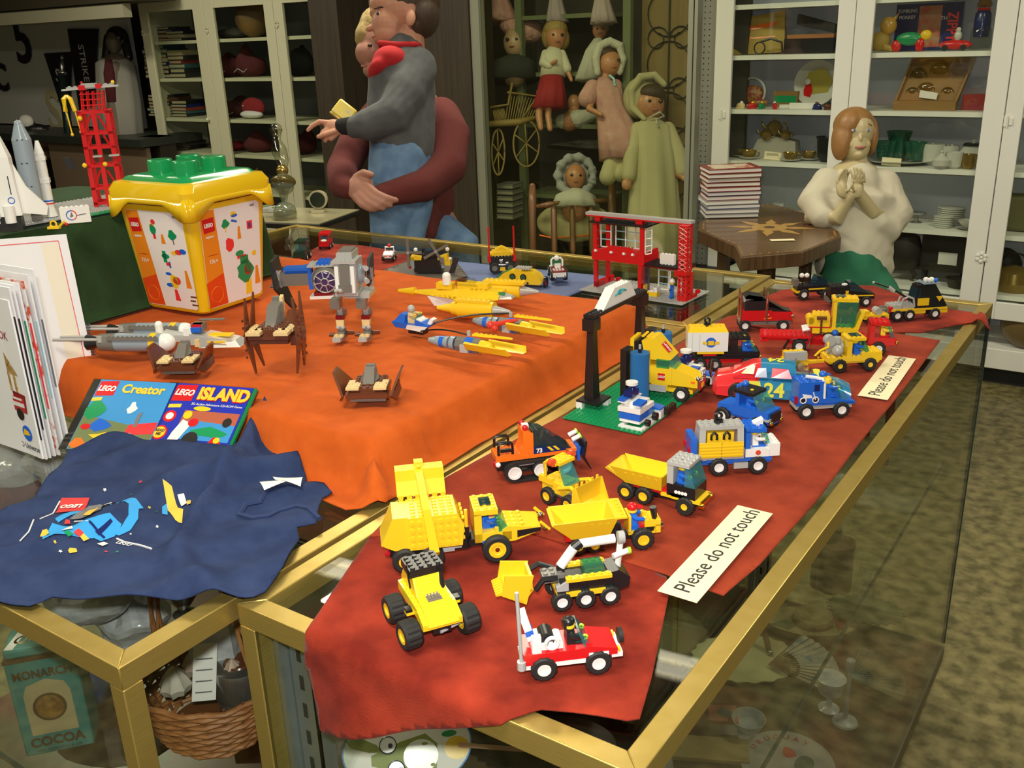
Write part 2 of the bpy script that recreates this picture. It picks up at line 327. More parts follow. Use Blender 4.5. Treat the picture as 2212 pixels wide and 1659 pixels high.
# riser under the orange cloth
RX0, RX1, RY0, RY1, RZ = -2.15, -.792, .815, 1.548, 1.037
mb = MB(); mb.box(RX0+.01, RX1-.008, RY0+.01, RY1-.01, TZ+.001, RZ-.010)
tag(mb.build('display_riser', mat('riser_board', (.3, .22, .12), rough=.8)), 'low board riser hidden under the orange felt', 'riser')
def z_or(x, y):
    dx = max(x-RX1, 0); dy = max(RY0-y, y-RY1, 0); d = math.hypot(dx, dy)
    fold = .5+.5*math.sin((x+y*.6)*38+2*nz(x, y, 5, 8))
    w = .030+.022*fold*(1 if y < RY0+.1 else .3)
    t = min(1, max(0, (d+.006)/w)); h = 1-sm(0, 1, t)
    z = TZ+.004+(RZ-TZ-.002)*h + .0012*nz(x, y, 12, 9)*(1-t)
    if t >= 1: z = TZ+.0035+.003*max(0, nz(x, y, 20, 4))
    # the flared fold at the near corner
    u = (x-RX1)*.7071-(y-RY0)*.7071; v = (x-RX1)*.7071+(y-RY0)*.7071
    if u > 0: z = max(z, TZ+.004+.045*math.exp(-(v/.014)**2)*(1-sm(.02, .085, u)))
    return Vector((x, y, z))
opoly = [(-2.1, .74), (-1.3, .755), (-1.05, .758), (-.93, .765), (-.85, .752), (-.775, .742), (-.738, .775), (-.748, .83), (-.752, 1.0), (-.750, 1.3), (-.748, 1.58), (-.78, 1.60), (-1.1, 1.605), (-1.5, 1.60), (-1.66, 1.595), (-2.1, 1.6)]
sheet('felt_cloth', 'bright orange felt cloth draped over the raised middle platform', 'cloth', opoly, ORANGE, z_or, step=.009)
# green covered block at the left
GX, GY0, GY1, GZ = -1.637, .50, 1.40, 1.222
def z_gr(x, y):
    dx = max(x-GX, 0); dy = max(y-GY1, 0); d = math.hypot(dx, dy)
    t = min(1, d/(.016+.02*sm(1.2, 1.45, y))); z = GZ-(GZ-RZ-.006)*sm(0, 1, t)
    if y > GY1-.16: z -= .02*sm(GY1-.16, GY1, y)*(1-t)
    return Vector((x, y, max(z, (RZ if y < RY1 else TZ)+.006)))
mb = MB(); mb.box(-2.09, GX-.012, GY0+.34, GY1-.16, RZ+.006, GZ-.030); tag(mb.build('display_block', MATS['riser_board']), 'board block hidden under the green felt', 'riser')
sheet('felt_cloth', 'dark green felt cloth covering the tall block behind the yellow tub', 'cloth', [(-2.1, .82), (GX+.028, .82), (GX+.03, 1.2), (GX+.045, 1.38), (GX+.03, 1.44), (GX-.08, 1.46), (-2.1, 1.46)], GREENF, z_gr, step=.008)
# cloths and paper on the far showcase
def flat(name, label, cat, pl_, material, z, th=.0012, wav=0, step=.02):
    return sheet(name, label, cat, pl_, material, lambda x, y: Vector((x, y, z+wav*nz(x, y, 9, 3))), step=step, th=th)
flat('suede_cloth', 'dark red cloth lying under the little white police car', 'cloth', pts([(640, 560), (700, 528), (780, 532), (880, 548), (890, 575), (800, 590), (700, 600)]), MAROON, TZ+.003)
flat('road_plate', 'grey toy road plate beside the propeller aircraft', 'toy plate', pts([(820, 590), (905, 560), (990, 575), (1010, 600), (900, 640)]), DGR, TZ+.0055)
flat('card_sheet', 'blue card sheet under the yellow submarine', 'card', pts([(960, 600), (985, 565), (1320, 598), (1250, 632), (1180, 660)]), mat('blue_card', (.10, .14, .30), rough=.7), TZ+.001)
# ================================================================ BRICK TOY HELPERS (millimetres)
S, PLT, BR = 8.0, 3.2, 9.6
_wc = {}
def wheel_mesh(r, w, hub, style, hr=.52):
    key = (r, w, hub.name, style)
    if key in _wc: return _wc[key]
    n = 36; mb = MB(.001); h = w/2
    fr = (lambda t, z: 1-.07*(int(t/(2*math.pi)*n+.5) % 3 == 0)) if style == 'knob' else None
    R0 = r
    def ringp(pf, frr=None):
        vs = []; fs = []
        for (rr, y) in pf:
            for a in range(n):
                t = 2*math.pi*a/n; q = rr*(frr(t, y) if frr and rr > r*.9 else 1); vs.append((q*math.cos(t), y, q*math.sin(t)))
        for i in range(len(pf)-1):
            for a in range(n): fs.append((i*n+a, i*n+(a+1) % n, (i+1)*n+(a+1) % n, (i+1)*n+a))
        return vs, fs
    mb.add(*ringp([(r*(hr-.02), -h*.7), (r*hr, -h), (r*.86, -h), (r, -h*.72), (r, 0), (r, h*.72), (r*.86, h), (r*hr, h), (r*(hr-.02), h*.7), (r*(hr-.02), -h*.7)], fr))
    o = mb.build('wheel', RUB, None, ang=.45); me = o.data; bpy.data.objects.remove(o)
    mb = MB(.001)
    vs, fs = ringp([(.01, -h*.78), (r*hr*.55, -h*.80), (r*hr*.62, -h*.93), (r*hr*.98, -h*.95), (r*hr*.99, h*.95), (r*hr*.62, h*.93), (r*hr*.55, h*.8), (.01, h*.78)]); mb.add(vs, fs)
    o = mb.build('hub', hub, None, ang=.5); mh = o.data; bpy.data.objects.remove(o)
    _wc[key] = (me, mh); return _wc[key]
def wheels(root, xs, hw, r, w=8, hub=WHT, style='knob', hr=.52, rots=None, z=None):
    me, mh = wheel_mesh(r, w, hub, style, hr)
    for i, x in enumerate(xs):
        for s in (-1, 1):
            o = bpy.data.objects.new('wheel', me); COL.objects.link(o); o.parent = root; o.location = (x*.001, s*hw*.001, (z if z is not None else r)*.001)
            if rots: o.rotation_euler = (0, 0, rots[i])
            h = bpy.data.objects.new('hub', mh); COL.objects.link(h); h.parent = o
def ground(a, b, hw=0, z=TZ+.0075, along=.5, head=None):
    A, B = at(a[0], a[1], z), at(b[0], b[1], z); d = B-A; an = math.atan2(d.y, d.x) if head is None else math.radians(head)
    p = A.lerp(B, along); return Vector((p.x-math.sin(an)*hw*.001, p.y+math.cos(an)*hw*.001, z)), an
def V(name, label, cat, a, b, hw=0, z=TZ+.0075, along=.5, head=None, group=None):
    p, an = ground(a, b, hw, z, along, head); return thing(name, label, cat, p, an, group)
def local(root, x, y, z, rz=0):
    """world place of a point in a toy's own millimetre frame"""
    a = root.rotation_euler.z; c, s = math.cos(a), math.sin(a)
    return Vector((root.location.x+(x*c-y*s)*.001, root.location.y+(x*s+y*c)*.001, root.location.z+z*.001)), a+rz
SKIN = pl('figure_yellow', (.88, .60, .04))
def figure(label, loc, rz, torso, legs, hat=None, hatmat=None, sit=True, arm=60, group=None, hands=None, cat='toy figure'):
    t = thing('toy_figure', label, cat, loc, rz, group)
    hipz = 0 if sit else 12
    if sit: P(t, 'legs', legs, (-3.5, 12.5, -7.6, -.3, 0, 7), (-3.5, 12.5, .3, 7.6, 0, 7), (9, 14, -7.6, -.3, -1, 5), (9, 14, .3, 7.6, -1, 5))
    else: P(t, 'legs', legs, (-3.5, 3.5, -7.6, -.3, 0, 14), (-3.5, 3.5, .3, 7.6, 0, 14), (-3.5, 5.5, -7.6, -.3, 0, 3), (-3.5, 5.5, .3, 7.6, 0, 3), (-3.5, 3.5, -7.6, 7.6, 14, 16))
    b = 6 if sit else 16
    P(t, 'torso', torso, ('h', [(-3.8, -7.8, b), (3.8, -7.8, b), (3.8, 7.8, b), (-3.8, 7.8, b), (-3.6, -5.6, b+12.6), (3.6, -5.6, b+12.6), (3.6, 5.6, b+12.6), (-3.6, 5.6, b+12.6)]))
    A = math.radians(arm)
    for s in (-1, 1):
        e = (5.5*math.sin(A), s*9.2, b+11-6*math.cos(A)); h = (5.5*math.sin(A)+6*math.sin(A+.5), s*8.2, b+10-6*math.cos(A)-4.5*math.cos(A+.5))
        a = P(t, 'arm', torso, ('t', [(0, s*6.2, b+10.6), (1.2*math.sin(A), s*8.3, b+9.6), e, h], [2.6, 2.7, 2.5, 2.2], 8))
        P(a, 'hand', hands or SKIN, ('r', (h[0]+1.6, h[1], h[2]), 2.0, 1.1, 'y', 10, 6, -2.3, 2.6))
    hd = P(t, 'head', SKIN, ('l', [(.1, b+12.6), (3.6, b+12.7), (5.0, b+14.2), (5.1, b+19.6), (4.2, b+21.2), (2.4, b+21.4), (2.4, b+23), (.1, b+23)], 18))
    P(hd, 'face', INK, ('e', (5.0, -1.9, b+18), (.35, .6, .7), 8, 6), ('e', (5.0, 1.9, b+18), (.35, .6, .7), 8, 6), ('t', [(4.8, -1.9, b+15.8), (5.2, 0, b+15), (4.8, 1.9, b+15.8)], .28, 5))
    if hat:
        hm = hatmat or RED
        if hat == 'cap': P(t, 'cap', hm, ('e', (-.3, 0, b+19.5), (5.8, 5.7, 5.2), 16, 10), ('h', [(4, -4, b+19.4), (11, -3.2, b+18.4), (11, 3.2, b+18.4), (4, 4, b+19.4), (4, -4, b+20.6), (11, -3.2, b+19.3), (11, 3.2, b+19.3), (4, 4, b+20.6)]))
        elif hat == 'helmet': P(t, 'helmet', hm, ('l', [(6.9, b+18.2), (6.9, b+18.9), (5.6, b+19.6), (5.2, b+22.3), (3.4, b+24.5), (.1, b+25.2)], 18), (-.9, .9, -.9, .9, b+24, b+26))
        elif hat == 'hair': P(t, 'hair', hm, ('e', (-.8, 0, b+19.6), (6.0, 5.9, 4.6), 14, 8), (-6.3, -3.5, -5, 5, b+14.5, b+20))
        elif hat == 'full': P(t, 'helmet', hm, ('e', (-.4, 0, b+18), (6.6, 6.6, 7), 16, 10))
    return t
def seat(root, x, y, z, label, torso, legs=BLU, hat=None, hatmat=None, rz=0, **k):
    p, a = local(root, x, y, z, rz); return figure(label, p, a, torso, legs, hat, hatmat, **k)
def logo(parent, loc, rot, w, bg=RED, word='LEGO', ink=WHT, square=True):
    w *= .001; o = P(parent, 'logo', bg, (-w*500, w*500, -w*500 if square else -w*300, w*500 if square else w*300, -.2, .2)); o.location = Vector(loc)*.001; o.rotation_euler = rot
    text(o, 'logo_word', word, w*.46, (0, 0, .0004), (0, 0, 0), ink, sx=.82, shear=.25, bold=w*.012); return o
# ================================================================ TOYS ON THE LONG SHOWCASE
DRIVERS = 'little drivers and riders of the toy vehicles'
ZC_ = TZ+.0075
# --- yellow monster truck
t = V('toy_monster_truck', 'yellow toy monster truck with black roof and fat knobbly tyres', 'toy truck', (862, 1372), (938, 1408), 0, z=TZ+.006)
p = at(932, 1352, TZ+.006); t.location = (p.x, p.y, p.z); t.rotation_euler.z = math.radians(-32)
wheels(t, (24, -24), 29, 14.5, 17, YEL, hr=.56, rots=(.14, .10))
P(t, 'chassis', BLK, (-36, 34, -9, 9, 13, 20), ('c', (24, -29, 14), (24, 29, 14), 2.2), ('c', (-24, -29, 14), (-24, 29, 14), 2.2), (16, 32, -14, 14, 17, 22), (-32, -16, -14, 14, 17, 22))
P(t, 'axle_rod', GRY, ('c', (35, -2, 15), (27, 22, 15), 1.6))
P(t, 'body', YEL, ('p', [(-40, 22), (36, 22), (42, 27), (28, 38), (8, 41), (-2, 56), (-28, 56), (-40, 40)], -15, 15), (-38, 20, -19.5, 19.5, 26, 36, 's'), ('w', 20, 38, -19.5, 19.5, 22, 36, 28), (4, 12, -27, -19, 26, 29), (4, 12, 19, 27, 26, 29))
P(t, 'roof', BLK, (-30, -2, -17, 17, 56, 64, 's'))
P(t, 'grille', DGR, (8, 19, -7, 7, 37.5, 41), *[(9+.0, 18, -5.6+k*3.1, -4+k*3.1, 41, 42.6) for k in range(4)])
[P(t, 'side_vent', BLK, (4, 12, y_, y_+6, 29, 32)) for y_ in (-27, 21)]; P(t, 'windscreen', YEL, ('h', [(8, -14, 40), (10, -14, 41), (10, 14, 41), (8, 14, 40), (-3, -14, 56), (-1, -14, 56), (-1, 14, 56), (-3, 14, 56)]))
P(t, 'exhaust_pipe', BLK, ('c', (7, 12, 36), (2, 12.5, 58), 3.2, 1.9)); P(t, 'aerial', BLK, ('c', (-4, -17, 45), (-8, -18, 68), .9))
# --- red and white pickup
t = V('toy_pickup', 'small red toy pickup with white engine, tall grey pole and black-haired driver', 'toy truck', (1176, 1466), (1290, 1452), 13.5, z=TZ+.006)
wheels(t, (-24.5, 24.5), 14, 12, 9, WHT)
P(t, 'chassis', RED, (-42, 42, -12, 12, 15, 19), (-42, 14, -16, 16, 17, 28), ('w', 14, 42, -16, 16, 19, 30, 25), ('w', 14, 20, -14, 14, 28, 33, 30))
P(t, 'sill', WHT, (-14, 13, -16.6, 16.6, 14, 18), (-43, -33, -15, 15, 12, 17), (37, 47, -15, 15, 15, 20), (16, 34, -16.8, 16.8, 19.5, 23))
P(t, 'windscreen', TRB, ('h', [(13, -14, 27), (20, -14, 27), (20, 14, 27), (13, 14, 27), (7, -13, 44), (9, -13, 44), (9, 13, 44), (7, 13, 44)]))
P(t, 'engine', WHT, (-34, -6, -11, 11, 28, 33, 's'), (-30, -22, -7, 7, 33, 39), ('r', (-16, -12, 35), 5.5, 1.8, 'y'), (-34, -26, -15, -9, 26, 44), ('c', (-31, -12, 24), (-31, -12, 38), 3.4))
P(t, 'hose_reel', BLK, ('c', (-20, -9, 37), (-20, 6, 37), 7)); P(t, 'spare_wheel', RUB, ('c', (46, 0, 27), (50, 0, 27), 7)); P(t, 'headlight', YEL, (43, 45, -15, -9, 20, 23), (43, 45, 9, 15, 20, 23))
P(t, 'lifting_arm', WHT, ('h', [(-36, -5, 34), (-30, -5, 36), (-30, 5, 36), (-36, 5, 34), (-44, -5, 62), (-37, -5, 64), (-37, 5, 64), (-44, 5, 62)])); P(t, 'blue_band', BLU, ('h', [(-37.6, -5.4, 39), (-30.8, -5.4, 41), (-30.8, 5.4, 41), (-37.6, 5.4, 39), (-39, -5.4, 44), (-32, -5.4, 46), (-32, 5.4, 46), (-39, 5.4, 44)]))
P(t, 'pole', GRY, ('c', (-44, -15, 17), (-46, -15, 92), 1.7), ('c', (-44, -15, 14), (-44, -15, 22), 4))
seat(t, 2, 0, 22, 'toy figure in black driving the small red pickup', BLK, BLK, 'hair', BLK, group=DRIVERS, hands=LIM)
# --- black and yellow six wheeled loader
t = V('toy_loader', 'black and yellow six-wheeled toy loader with white arm and yellow front bucket', 'toy truck', (1215, 1318), (1318, 1304), 15)
wheels(t, (-25, -1, 24), 15, 10.5, 8, WHT)
P(t, 'chassis', BLK, (-30, 30, -11, 11, 10, 16), (-26, 28, -14, 14, 18, 32), ('p', [(28, 12), (44, 16), (46, 26), (34, 36), (24, 34)], -13, 13))
P(t, 'side_beam', YEL, (-30, 28, -17, 17, 15, 19.5), (-20, 26, -17, -10, 31, 34.5, 's'), (-20, 26, 10, 17, 31, 34.5, 's'), (-2, 2, -17.3, 17.3, 11, 16))
P(t, 'side_plate', GRY, ('w', -30, -18, -16.5, -9, 22, 26, 33), ('w', -30, -18, 9, 16.5, 22, 26, 33)); P(t, 'green_window', TRG, (0, 20, -9, 9, 33, 41))
P(t, 'turret', DGR, (-42, -20, -8, 8, 28, 36, 's')); P(t, 'arm', BLK, ('t', [(-28, -10, 34), (-42, -11, 35), (-50, -11, 24)], 3), ('t', [(-28, 10, 34), (-42, 11, 40), (-54, 11, 34)], 3))
P(t, 'bucket', YEL, ('h', [(-84, -12, 24), (-62, -12, 12), (-62, 14, 12), (-84, 14, 24), (-80, -12, 30), (-52, -12, 26), (-52, 14, 26), (-80, 14, 30)]), (-56, -53, -12, 14, 24, 42), ('h', [(-84, -14, 24), (-60, -14, 11), (-60, -12, 11), (-84, -12, 24), (-80, -14, 46), (-52, -14, 42), (-52, -12, 42), (-80, -12, 46)]), ('h', [(-84, 14, 24), (-60, 14, 11), (-60, 16, 11), (-84, 16, 24), (-80, 14, 46), (-52, 14, 42), (-52, 16, 42), (-80, 16, 46)]), *[('w', -90, -82, -13+k*4.2, -11+k*4.2, 24, 26, 29) for k in range(7)])
P(t, 'jib', WHT, ('c', (-22, 0, 41), (-8, 0, 60), 5), ('c', (-2, 2, 62), (34, 4, 62), 4.6), ('c', (36, 0, 30), (40, 2, 62), 3.2), ('c', (30, -6, 48), (46, -2, 50), 3)); P(t, 'jib_joint', BLK, ('c', (-22, 0, 34), (-23, 0, 43), 4), ('c', (-10, 0, 58), (-1, 2, 63), 5)); P(t, 'cog', GRY, ('c', (36, -2, 66), (42, -2, 66), 6.5, 6.5, 12)); P(t, 'lime_tip', LIM, ('c', (46, -2, 50), (49, -2, 50), 3.6))
# --- articulated yellow quarry truck with crane and cab
t = V('toy_quarry_truck', 'big yellow studded toy quarry truck with cab and toothed scoop raised behind', 'toy truck', (875, 1232), (1078, 1208), 17, z=TZ+.007)
wheels(t, (-50, -22), 19, 14, 12, YEL, 'smooth'); 
me, mh = wheel_mesh(16, 13, YEL, 'plain', .60)
for s in (-1, 1):
    o = bpy.data.objects.new('wheel', me); COL.objects.link(o); o.parent = t; o.location = (.049, s*.019, .016); h = bpy.data.objects.new('hub', mh); COL.objects.link(h); h.parent = o
    P(o, 'hub_cap', CHR, ('c', (0, -5.5, 0), (0, 5.5, 0), 2.6), k=.001)
P(t, 'chassis', BLK, (-66, 16, -11, 11, 14, 24), ('c', (17, 0, 12), (17, 0, 30), 7), (20, 60, -10, 10, 16, 24)); P(t, 'grey_plate', GRY, (-12, 12, -12, -11, 17, 20), (-16, 4, -12.5, -11, 14, 17))
mbx = [('p', [(-74, 34), (-60, 26), (-44, 26), (-44, 64), (-60, 64)], -20, 20), ('p', [(-44, 26), (12, 26), (15, 50), (8, 64), (-44, 64)], -23, 23), ('s', -42, 6, -22, 22, 64)]
for i in range(7):
    for j in range(4):
        x, z = -40+i*7.6, 31+j*9; mbx.append(('c', (x, -23, z), (x, -24.6, z), 2.5, 2.5, 8))
for j in range(4):
    for i in range(4): mbx.append(('c', (13, -15+i*10, 31+j*8), (15.6, -15+i*10, 31+j*8), 2.4, 2.4, 8))
P(t, 'load_body', YEL, *mbx)
P(t, 'tail_light', TRR, ('e', (-68, -12, 20), 3.2), ('e', (-68, 6, 20), 3.2)); P(t, 'exhaust_pipe', YEL, ('c', (18, -12, 40), (18, -12, 62), 2)); P(t, 'joint', BLK, ('c', (18, -12, 30), (18, -12, 42), 3))
P(t, 'cab', YEL, (26, 34, -19, 19, 24, 58), (26, 52, -19, 19, 56, 62, 's'), (26, 66, -19, 19, 24, 34), (48, 52, -19, -16, 34, 40), ('p', [(56, 22), (70, 22), (100, 30), (100, 34), (62, 40), (56, 36)], 8, 19), ('p', [(56, 22), (70, 22), (98, 31), (98, 35), (62, 40), (56, 36)], -19, 8), ('s', 58, 82, -18, 18, 38.6), ('c', (98, -17, 40), (108, -17, 30), 1.8), ('c', (98, 17, 40), (108, 17, 30), 1.8))
P(t, 'roof_window', TRD, (34, 46, -9, 9, 63.0, 64.2)); P(t, 'windscreen', TRG, ('h', [(52, -18, 34), (64, -18, 36), (64, 18, 36), (52, 18, 34), (48, -17, 56), (52, -17, 56), (52, 17, 56), (48, 17, 56)]))
P(t, 'grille', BLK, ('h', [(72, -19.8, 26), (98, -19.8, 31), (98, -18.8, 31), (72, -18.8, 26), (72, -19.8, 34), (98, -19.8, 35), (98, -18.8, 35), (72, -18.8, 34)])); P(t, 'blue_block', BLU, (34, 54, -19.5, 19.5, 20, 26)); P(t, 'red_block', RED, (54, 60, -19.4, 19.4, 20, 26)); P(t, 'headlight', CHR, ('e', (104, -15, 31), 4, 10, 8), ('e', (104, 15, 31), 4, 10, 8))
P(t, 'crane_boom', YEL, ('h', [(-24, -36, 28), (-14, -36, 28), (-14, -28, 20), (-24, -28, 20), (-28, -26, 74), (-20, -26, 74), (-20, -20, 66), (-28, -20, 66)]), ('h', [(-28, -26, 74), (-20, -26, 74), (-20, -22, 65), (-28, -22, 65), (-30, 60, 88), (-22, 60, 88), (-22, 60, 80), (-30, 60, 80)]), ('s', -29.5, -21.5, 48, 64, 88), (-30, -20, 56, 66, 76, 92))
P(t, 'scoop', YEL, ('h', [(-52, 48, 74), (2, 48, 74), (2, 68, 74), (-52, 68, 74), (-52, 50, 86), (2, 50, 86), (2, 66, 86), (-52, 66, 86)]), ('h', [(-52, 48, 74), (2, 48, 74), (2, 50, 74), (-52, 50, 74), (-52, 38, 60), (2, 38, 60), (2, 41, 60), (-52, 41, 60)]), *[('h', [(-50+k*9.4, 37, 50), (-46+k*9.4, 37, 50), (-46+k*9.4, 39, 50), (-50+k*9.4, 39, 50), (-51+k*9.4, 38, 61), (-45+k*9.4, 38, 61), (-45+k*9.4, 41, 61), (-51+k*9.4, 41, 61)]) for k in range(6)])
seat(t, 40, 0, 28, 'toy figure in blue leaning forward in the quarry truck cab', BLU, BLU, None, group=DRIVERS, arm=80)
# --- small yellow wheel loader behind
t = V('toy_wheel_loader', 'small yellow toy wheel loader with clear cab and raised shovel', 'toy truck', (1186, 1104), (1262, 1096), 14, head=25)
t.rotation_euler.z = math.radians(-12)
wheels(t, (-18, 16), 15, 11, 9, YEL)
P(t, 'chassis', DGR, (-28, 26, -8, 8, 10, 18)); P(t, 'body', YEL, (-30, 6, -13, 13, 16, 30, 's'), (-34, -12, -15, -9, 26, 34), ('t', [(-24, -13, 30), (-24, -14, 52), (-20, -13, 56), (-6, -13, 54)], 2.4), ('t', [(-24, 13, 30), (-24, 14, 52), (-20, 13, 56), (-6, 13, 54)], 2.4), (-20, 0, -13, 13, 54, 58, 's'))
P(t, 'cab_window', TRB, ('h', [(4, -11, 30), (10, -11, 30), (10, 11, 30), (4, 11, 30), (-6, -10, 54), (-2, -10, 54), (-2, 10, 54), (-6, 10, 54)])); P(t, 'roof_lamp', TRO, ('c', (-12, -17, 58), (-6, -17, 58), 5), ('c', (-12, 17, 58), (-6, 17, 58), 5)); P(t, 'lift_arm', YEL, ('t', [(0, -16, 26), (20, -16, 34), (30, -16, 30)], 2.6), ('t', [(0, 16, 26), (20, 16, 34), (30, 16, 30)], 2.6))
P(t, 'shovel', YEL, ('h', [(28, -22, 12), (46, -22, 10), (46, 22, 10), (28, 22, 12), (30, -22, 16), (46, -22, 12), (46, 22, 12), (30, 22, 16)]), ('h', [(27, -22, 12), (31, -22, 12), (31, 22, 12), (27, 22, 12), (30, -22, 38), (34, -22, 40), (34, 22, 40), (30, 22, 38)]), ('p', [(28, 12), (46, 10), (34, 40), (30, 38)], -24, -22), ('p', [(28, 12), (46, 10), (34, 40), (30, 38)], 22, 24), *[(31, 33, -20+k*9, -17+k*9, 38, 43) for k in range(5)])
# --- yellow dumper with red-capped driver
t = V('toy_dumper', 'yellow toy dumper with long tub in front of a red-capped driver', 'toy truck', (1240, 1198), (1392, 1183), 14, head=41)
wheels(t, (37,), 15, 12.5, 9, YEL); wheels(t, (-34, -16), 13, 9.5, 8, YEL)
P(t, 'chassis', BLK, (-44, 52, -6, 6, 9, 14), (2, 18, -7, 7, 12, 20), ('c', (10, 0, 8), (10, 0, 26), 6)); P(t, 'red_frame', RED, (-48, 4, -9, 9, 13, 18))
P(t, 'tub', YEL, ('h', [(-40, -11, 18), (0, -11, 18), (0, 11, 18), (-40, 11, 18), (-40, -12, 20), (0, -12, 20), (0, 12, 20), (-40, 12, 20)]),
  ('h', [(-42, -14, 18), (0, -14, 18), (0, -12, 18), (-42, -12, 18), (-62, -22, 42), (8, -22, 44), (8, -20, 44), (-62, -20, 42)]), ('h', [(-42, 12, 18), (0, 12, 18), (0, 14, 18), (-42, 14, 18), (-62, 20, 42), (8, 20, 44), (8, 22, 44), (-62, 22, 42)]),
  ('h', [(-42, -13, 18), (-40, -13, 18), (-40, 13, 18), (-42, 13, 18), (-64, -21, 40), (-60, -21, 42), (-60, 21, 42), (-64, 21, 40)]), ('h', [(-2, -13, 18), (0, -13, 18), (0, 13, 18), (-2, 13, 18), (4, -21, 44), (8, -21, 44), (8, 21, 44), (4, 21, 44)]), ('h', [(4, -23, 43), (18, -23, 43), (18, 23, 43), (4, 23, 43), (4, -23, 45), (18, -23, 45), (18, 23, 45), (4, 23, 45)]), ('s', 8, 16, -20, 20, 45),
  *[('h', [(-38+k*9, -14.6, 19), (-35+k*9, -14.6, 19), (-35+k*9, -13.8, 19), (-38+k*9, -13.8, 19), (-40+k*9, -20.6, 38), (-37+k*9, -20.6, 38), (-37+k*9, -20, 38), (-40+k*9, -20, 38)]) for k in range(5)])
P(t, 'body', YEL, (22, 54, -11, 11, 16, 19.5), (22, 25, -11, 11, 18, 38), (40, 58, -11, 11, 24, 32, 's'), (52, 58, -11, 11, 16, 26)); P(t, 'seat_block', RED, (34, 42, -10, 10, 19, 27)); P(t, 'exhaust_pipe', BLK, ('c', (52, -7, 32), (50, -7, 46), 3, 4)); P(t, 'headlight', CHR, ('c', (58, -7, 23), (61, -7, 23), 3.6), ('c', (58, 7, 23), (61, 7, 23), 3.6)); P(t, 'engine_box', BLK, (44, 50, -11.5, 11.5, 19, 24))
seat(t, 29, 0, 19, 'toy figure in blue with red cap driving the yellow dumper', BLU, BLU, 'cap', RED, arm=65, group=DRIVERS)
# --- dump truck yellow, black, grey
t = V('toy_dump_truck', 'yellow toy dump truck with black cab and studded grey roof', 'toy truck', (1365, 1084), (1490, 1112), 15, head=0)
wheels(t, (-46, -22), 14, 11, 9, YEL, hr=.36); wheels(t, (32,), 15, 11.5, 9, YEL, hr=.36)
P(t, 'chassis', BLK, (-56, 40, -7, 7, 10, 17)); P(t, 'red_frame', RED, (-52, 4, -10, 10, 17, 22), (-4, 8, -12, 12, 17, 26)); P(t, 'lower_trim', YEL, (0, 30, -15, 15, 17, 21), (14, 50, -16, 16, 17, 21), (12, 32, -16, 16, 20, 24))
P(t, 'tub', YEL, ('h', [(-46, -12, 22), (-2, -12, 22), (-2, 12, 22), (-46, 12, 22), (-46, -12, 24), (-2, -12, 24), (-2, 12, 24), (-46, 12, 24)]), ('h', [(-48, -14, 22), (0, -14, 22), (0, -12, 22), (-48, -12, 22), (-66, -21, 43), (4, -21, 43), (4, -19, 43), (-66, -19, 43)]), ('h', [(-48, 12, 22), (0, 12, 22), (0, 14, 22), (-48, 14, 22), (-66, 19, 43), (4, 19, 43), (4, 21, 43), (-66, 21, 43)]), ('h', [(-2, -13, 22), (0, -13, 22), (0, 13, 22), (-2, 13, 22), (2, -20, 43), (4, -20, 43), (4, 20, 43), (2, 20, 43)]), ('h', [(-48, -13, 22), (-46, -13, 22), (-46, 13, 22), (-48, 13, 22), (-72, -21, 39), (-68, -21, 41), (-68, 21, 41), (-72, 21, 39)]), *[('h', [(-44+k*10, -14.6, 23), (-41+k*10, -14.6, 23), (-41+k*10, -13.8, 23), (-44+k*10, -13.8, 23), (-46+k*10, -19.8, 38), (-43+k*10, -19.8, 38), (-43+k*10, -19.2, 38), (-46+k*10, -19.2, 38)]) for k in range(5)])
P(t, 'cab', BLK, (8, 44, -16, 16, 21, 36)); P(t, 'cab_back', GRY, (8, 16, -16, 16, 36, 60), (8, 36, -17, 17, 60, 64, 's'))
P(t, 'windscreen', TRB, ('h', [(40, -15.5, 36), (44, -15.5, 36), (44, 15.5, 36), (40, 15.5, 36), (32, -15, 60), (36, -15, 60), (36, 15, 60), (32, 15, 60)]), ('h', [(30, -15.8, 36), (43, -15.8, 36), (43, -15, 36), (30, -15, 36), (30, -15.8, 59), (34, -15.8, 59), (34, -15, 59), (30, -15, 59)])); P(t, 'bumper', mat('gold_chrome', (.8, .6, .1), rough=.15, metal=1), (50, 53, -14, 14, 15, 20), ('c', (48, -13, 15), (54, -13, 15), 3.4), ('c', (48, 13, 18), (54, 13, 18), 3.4)); 
P(t, 'door_badge', WHT, *[('c', (20+i*4, -16, 27), (20+i*4, -16.4, 27), 2.2, 2.2, 10) for i in range(4)])
seat(t, 22, -3, 32, 'toy figure in blue with white helmet inside the grey-roofed dump truck', BLU, BLU, 'helmet', WHT, group=DRIVERS, hands=LIM, arm=70)
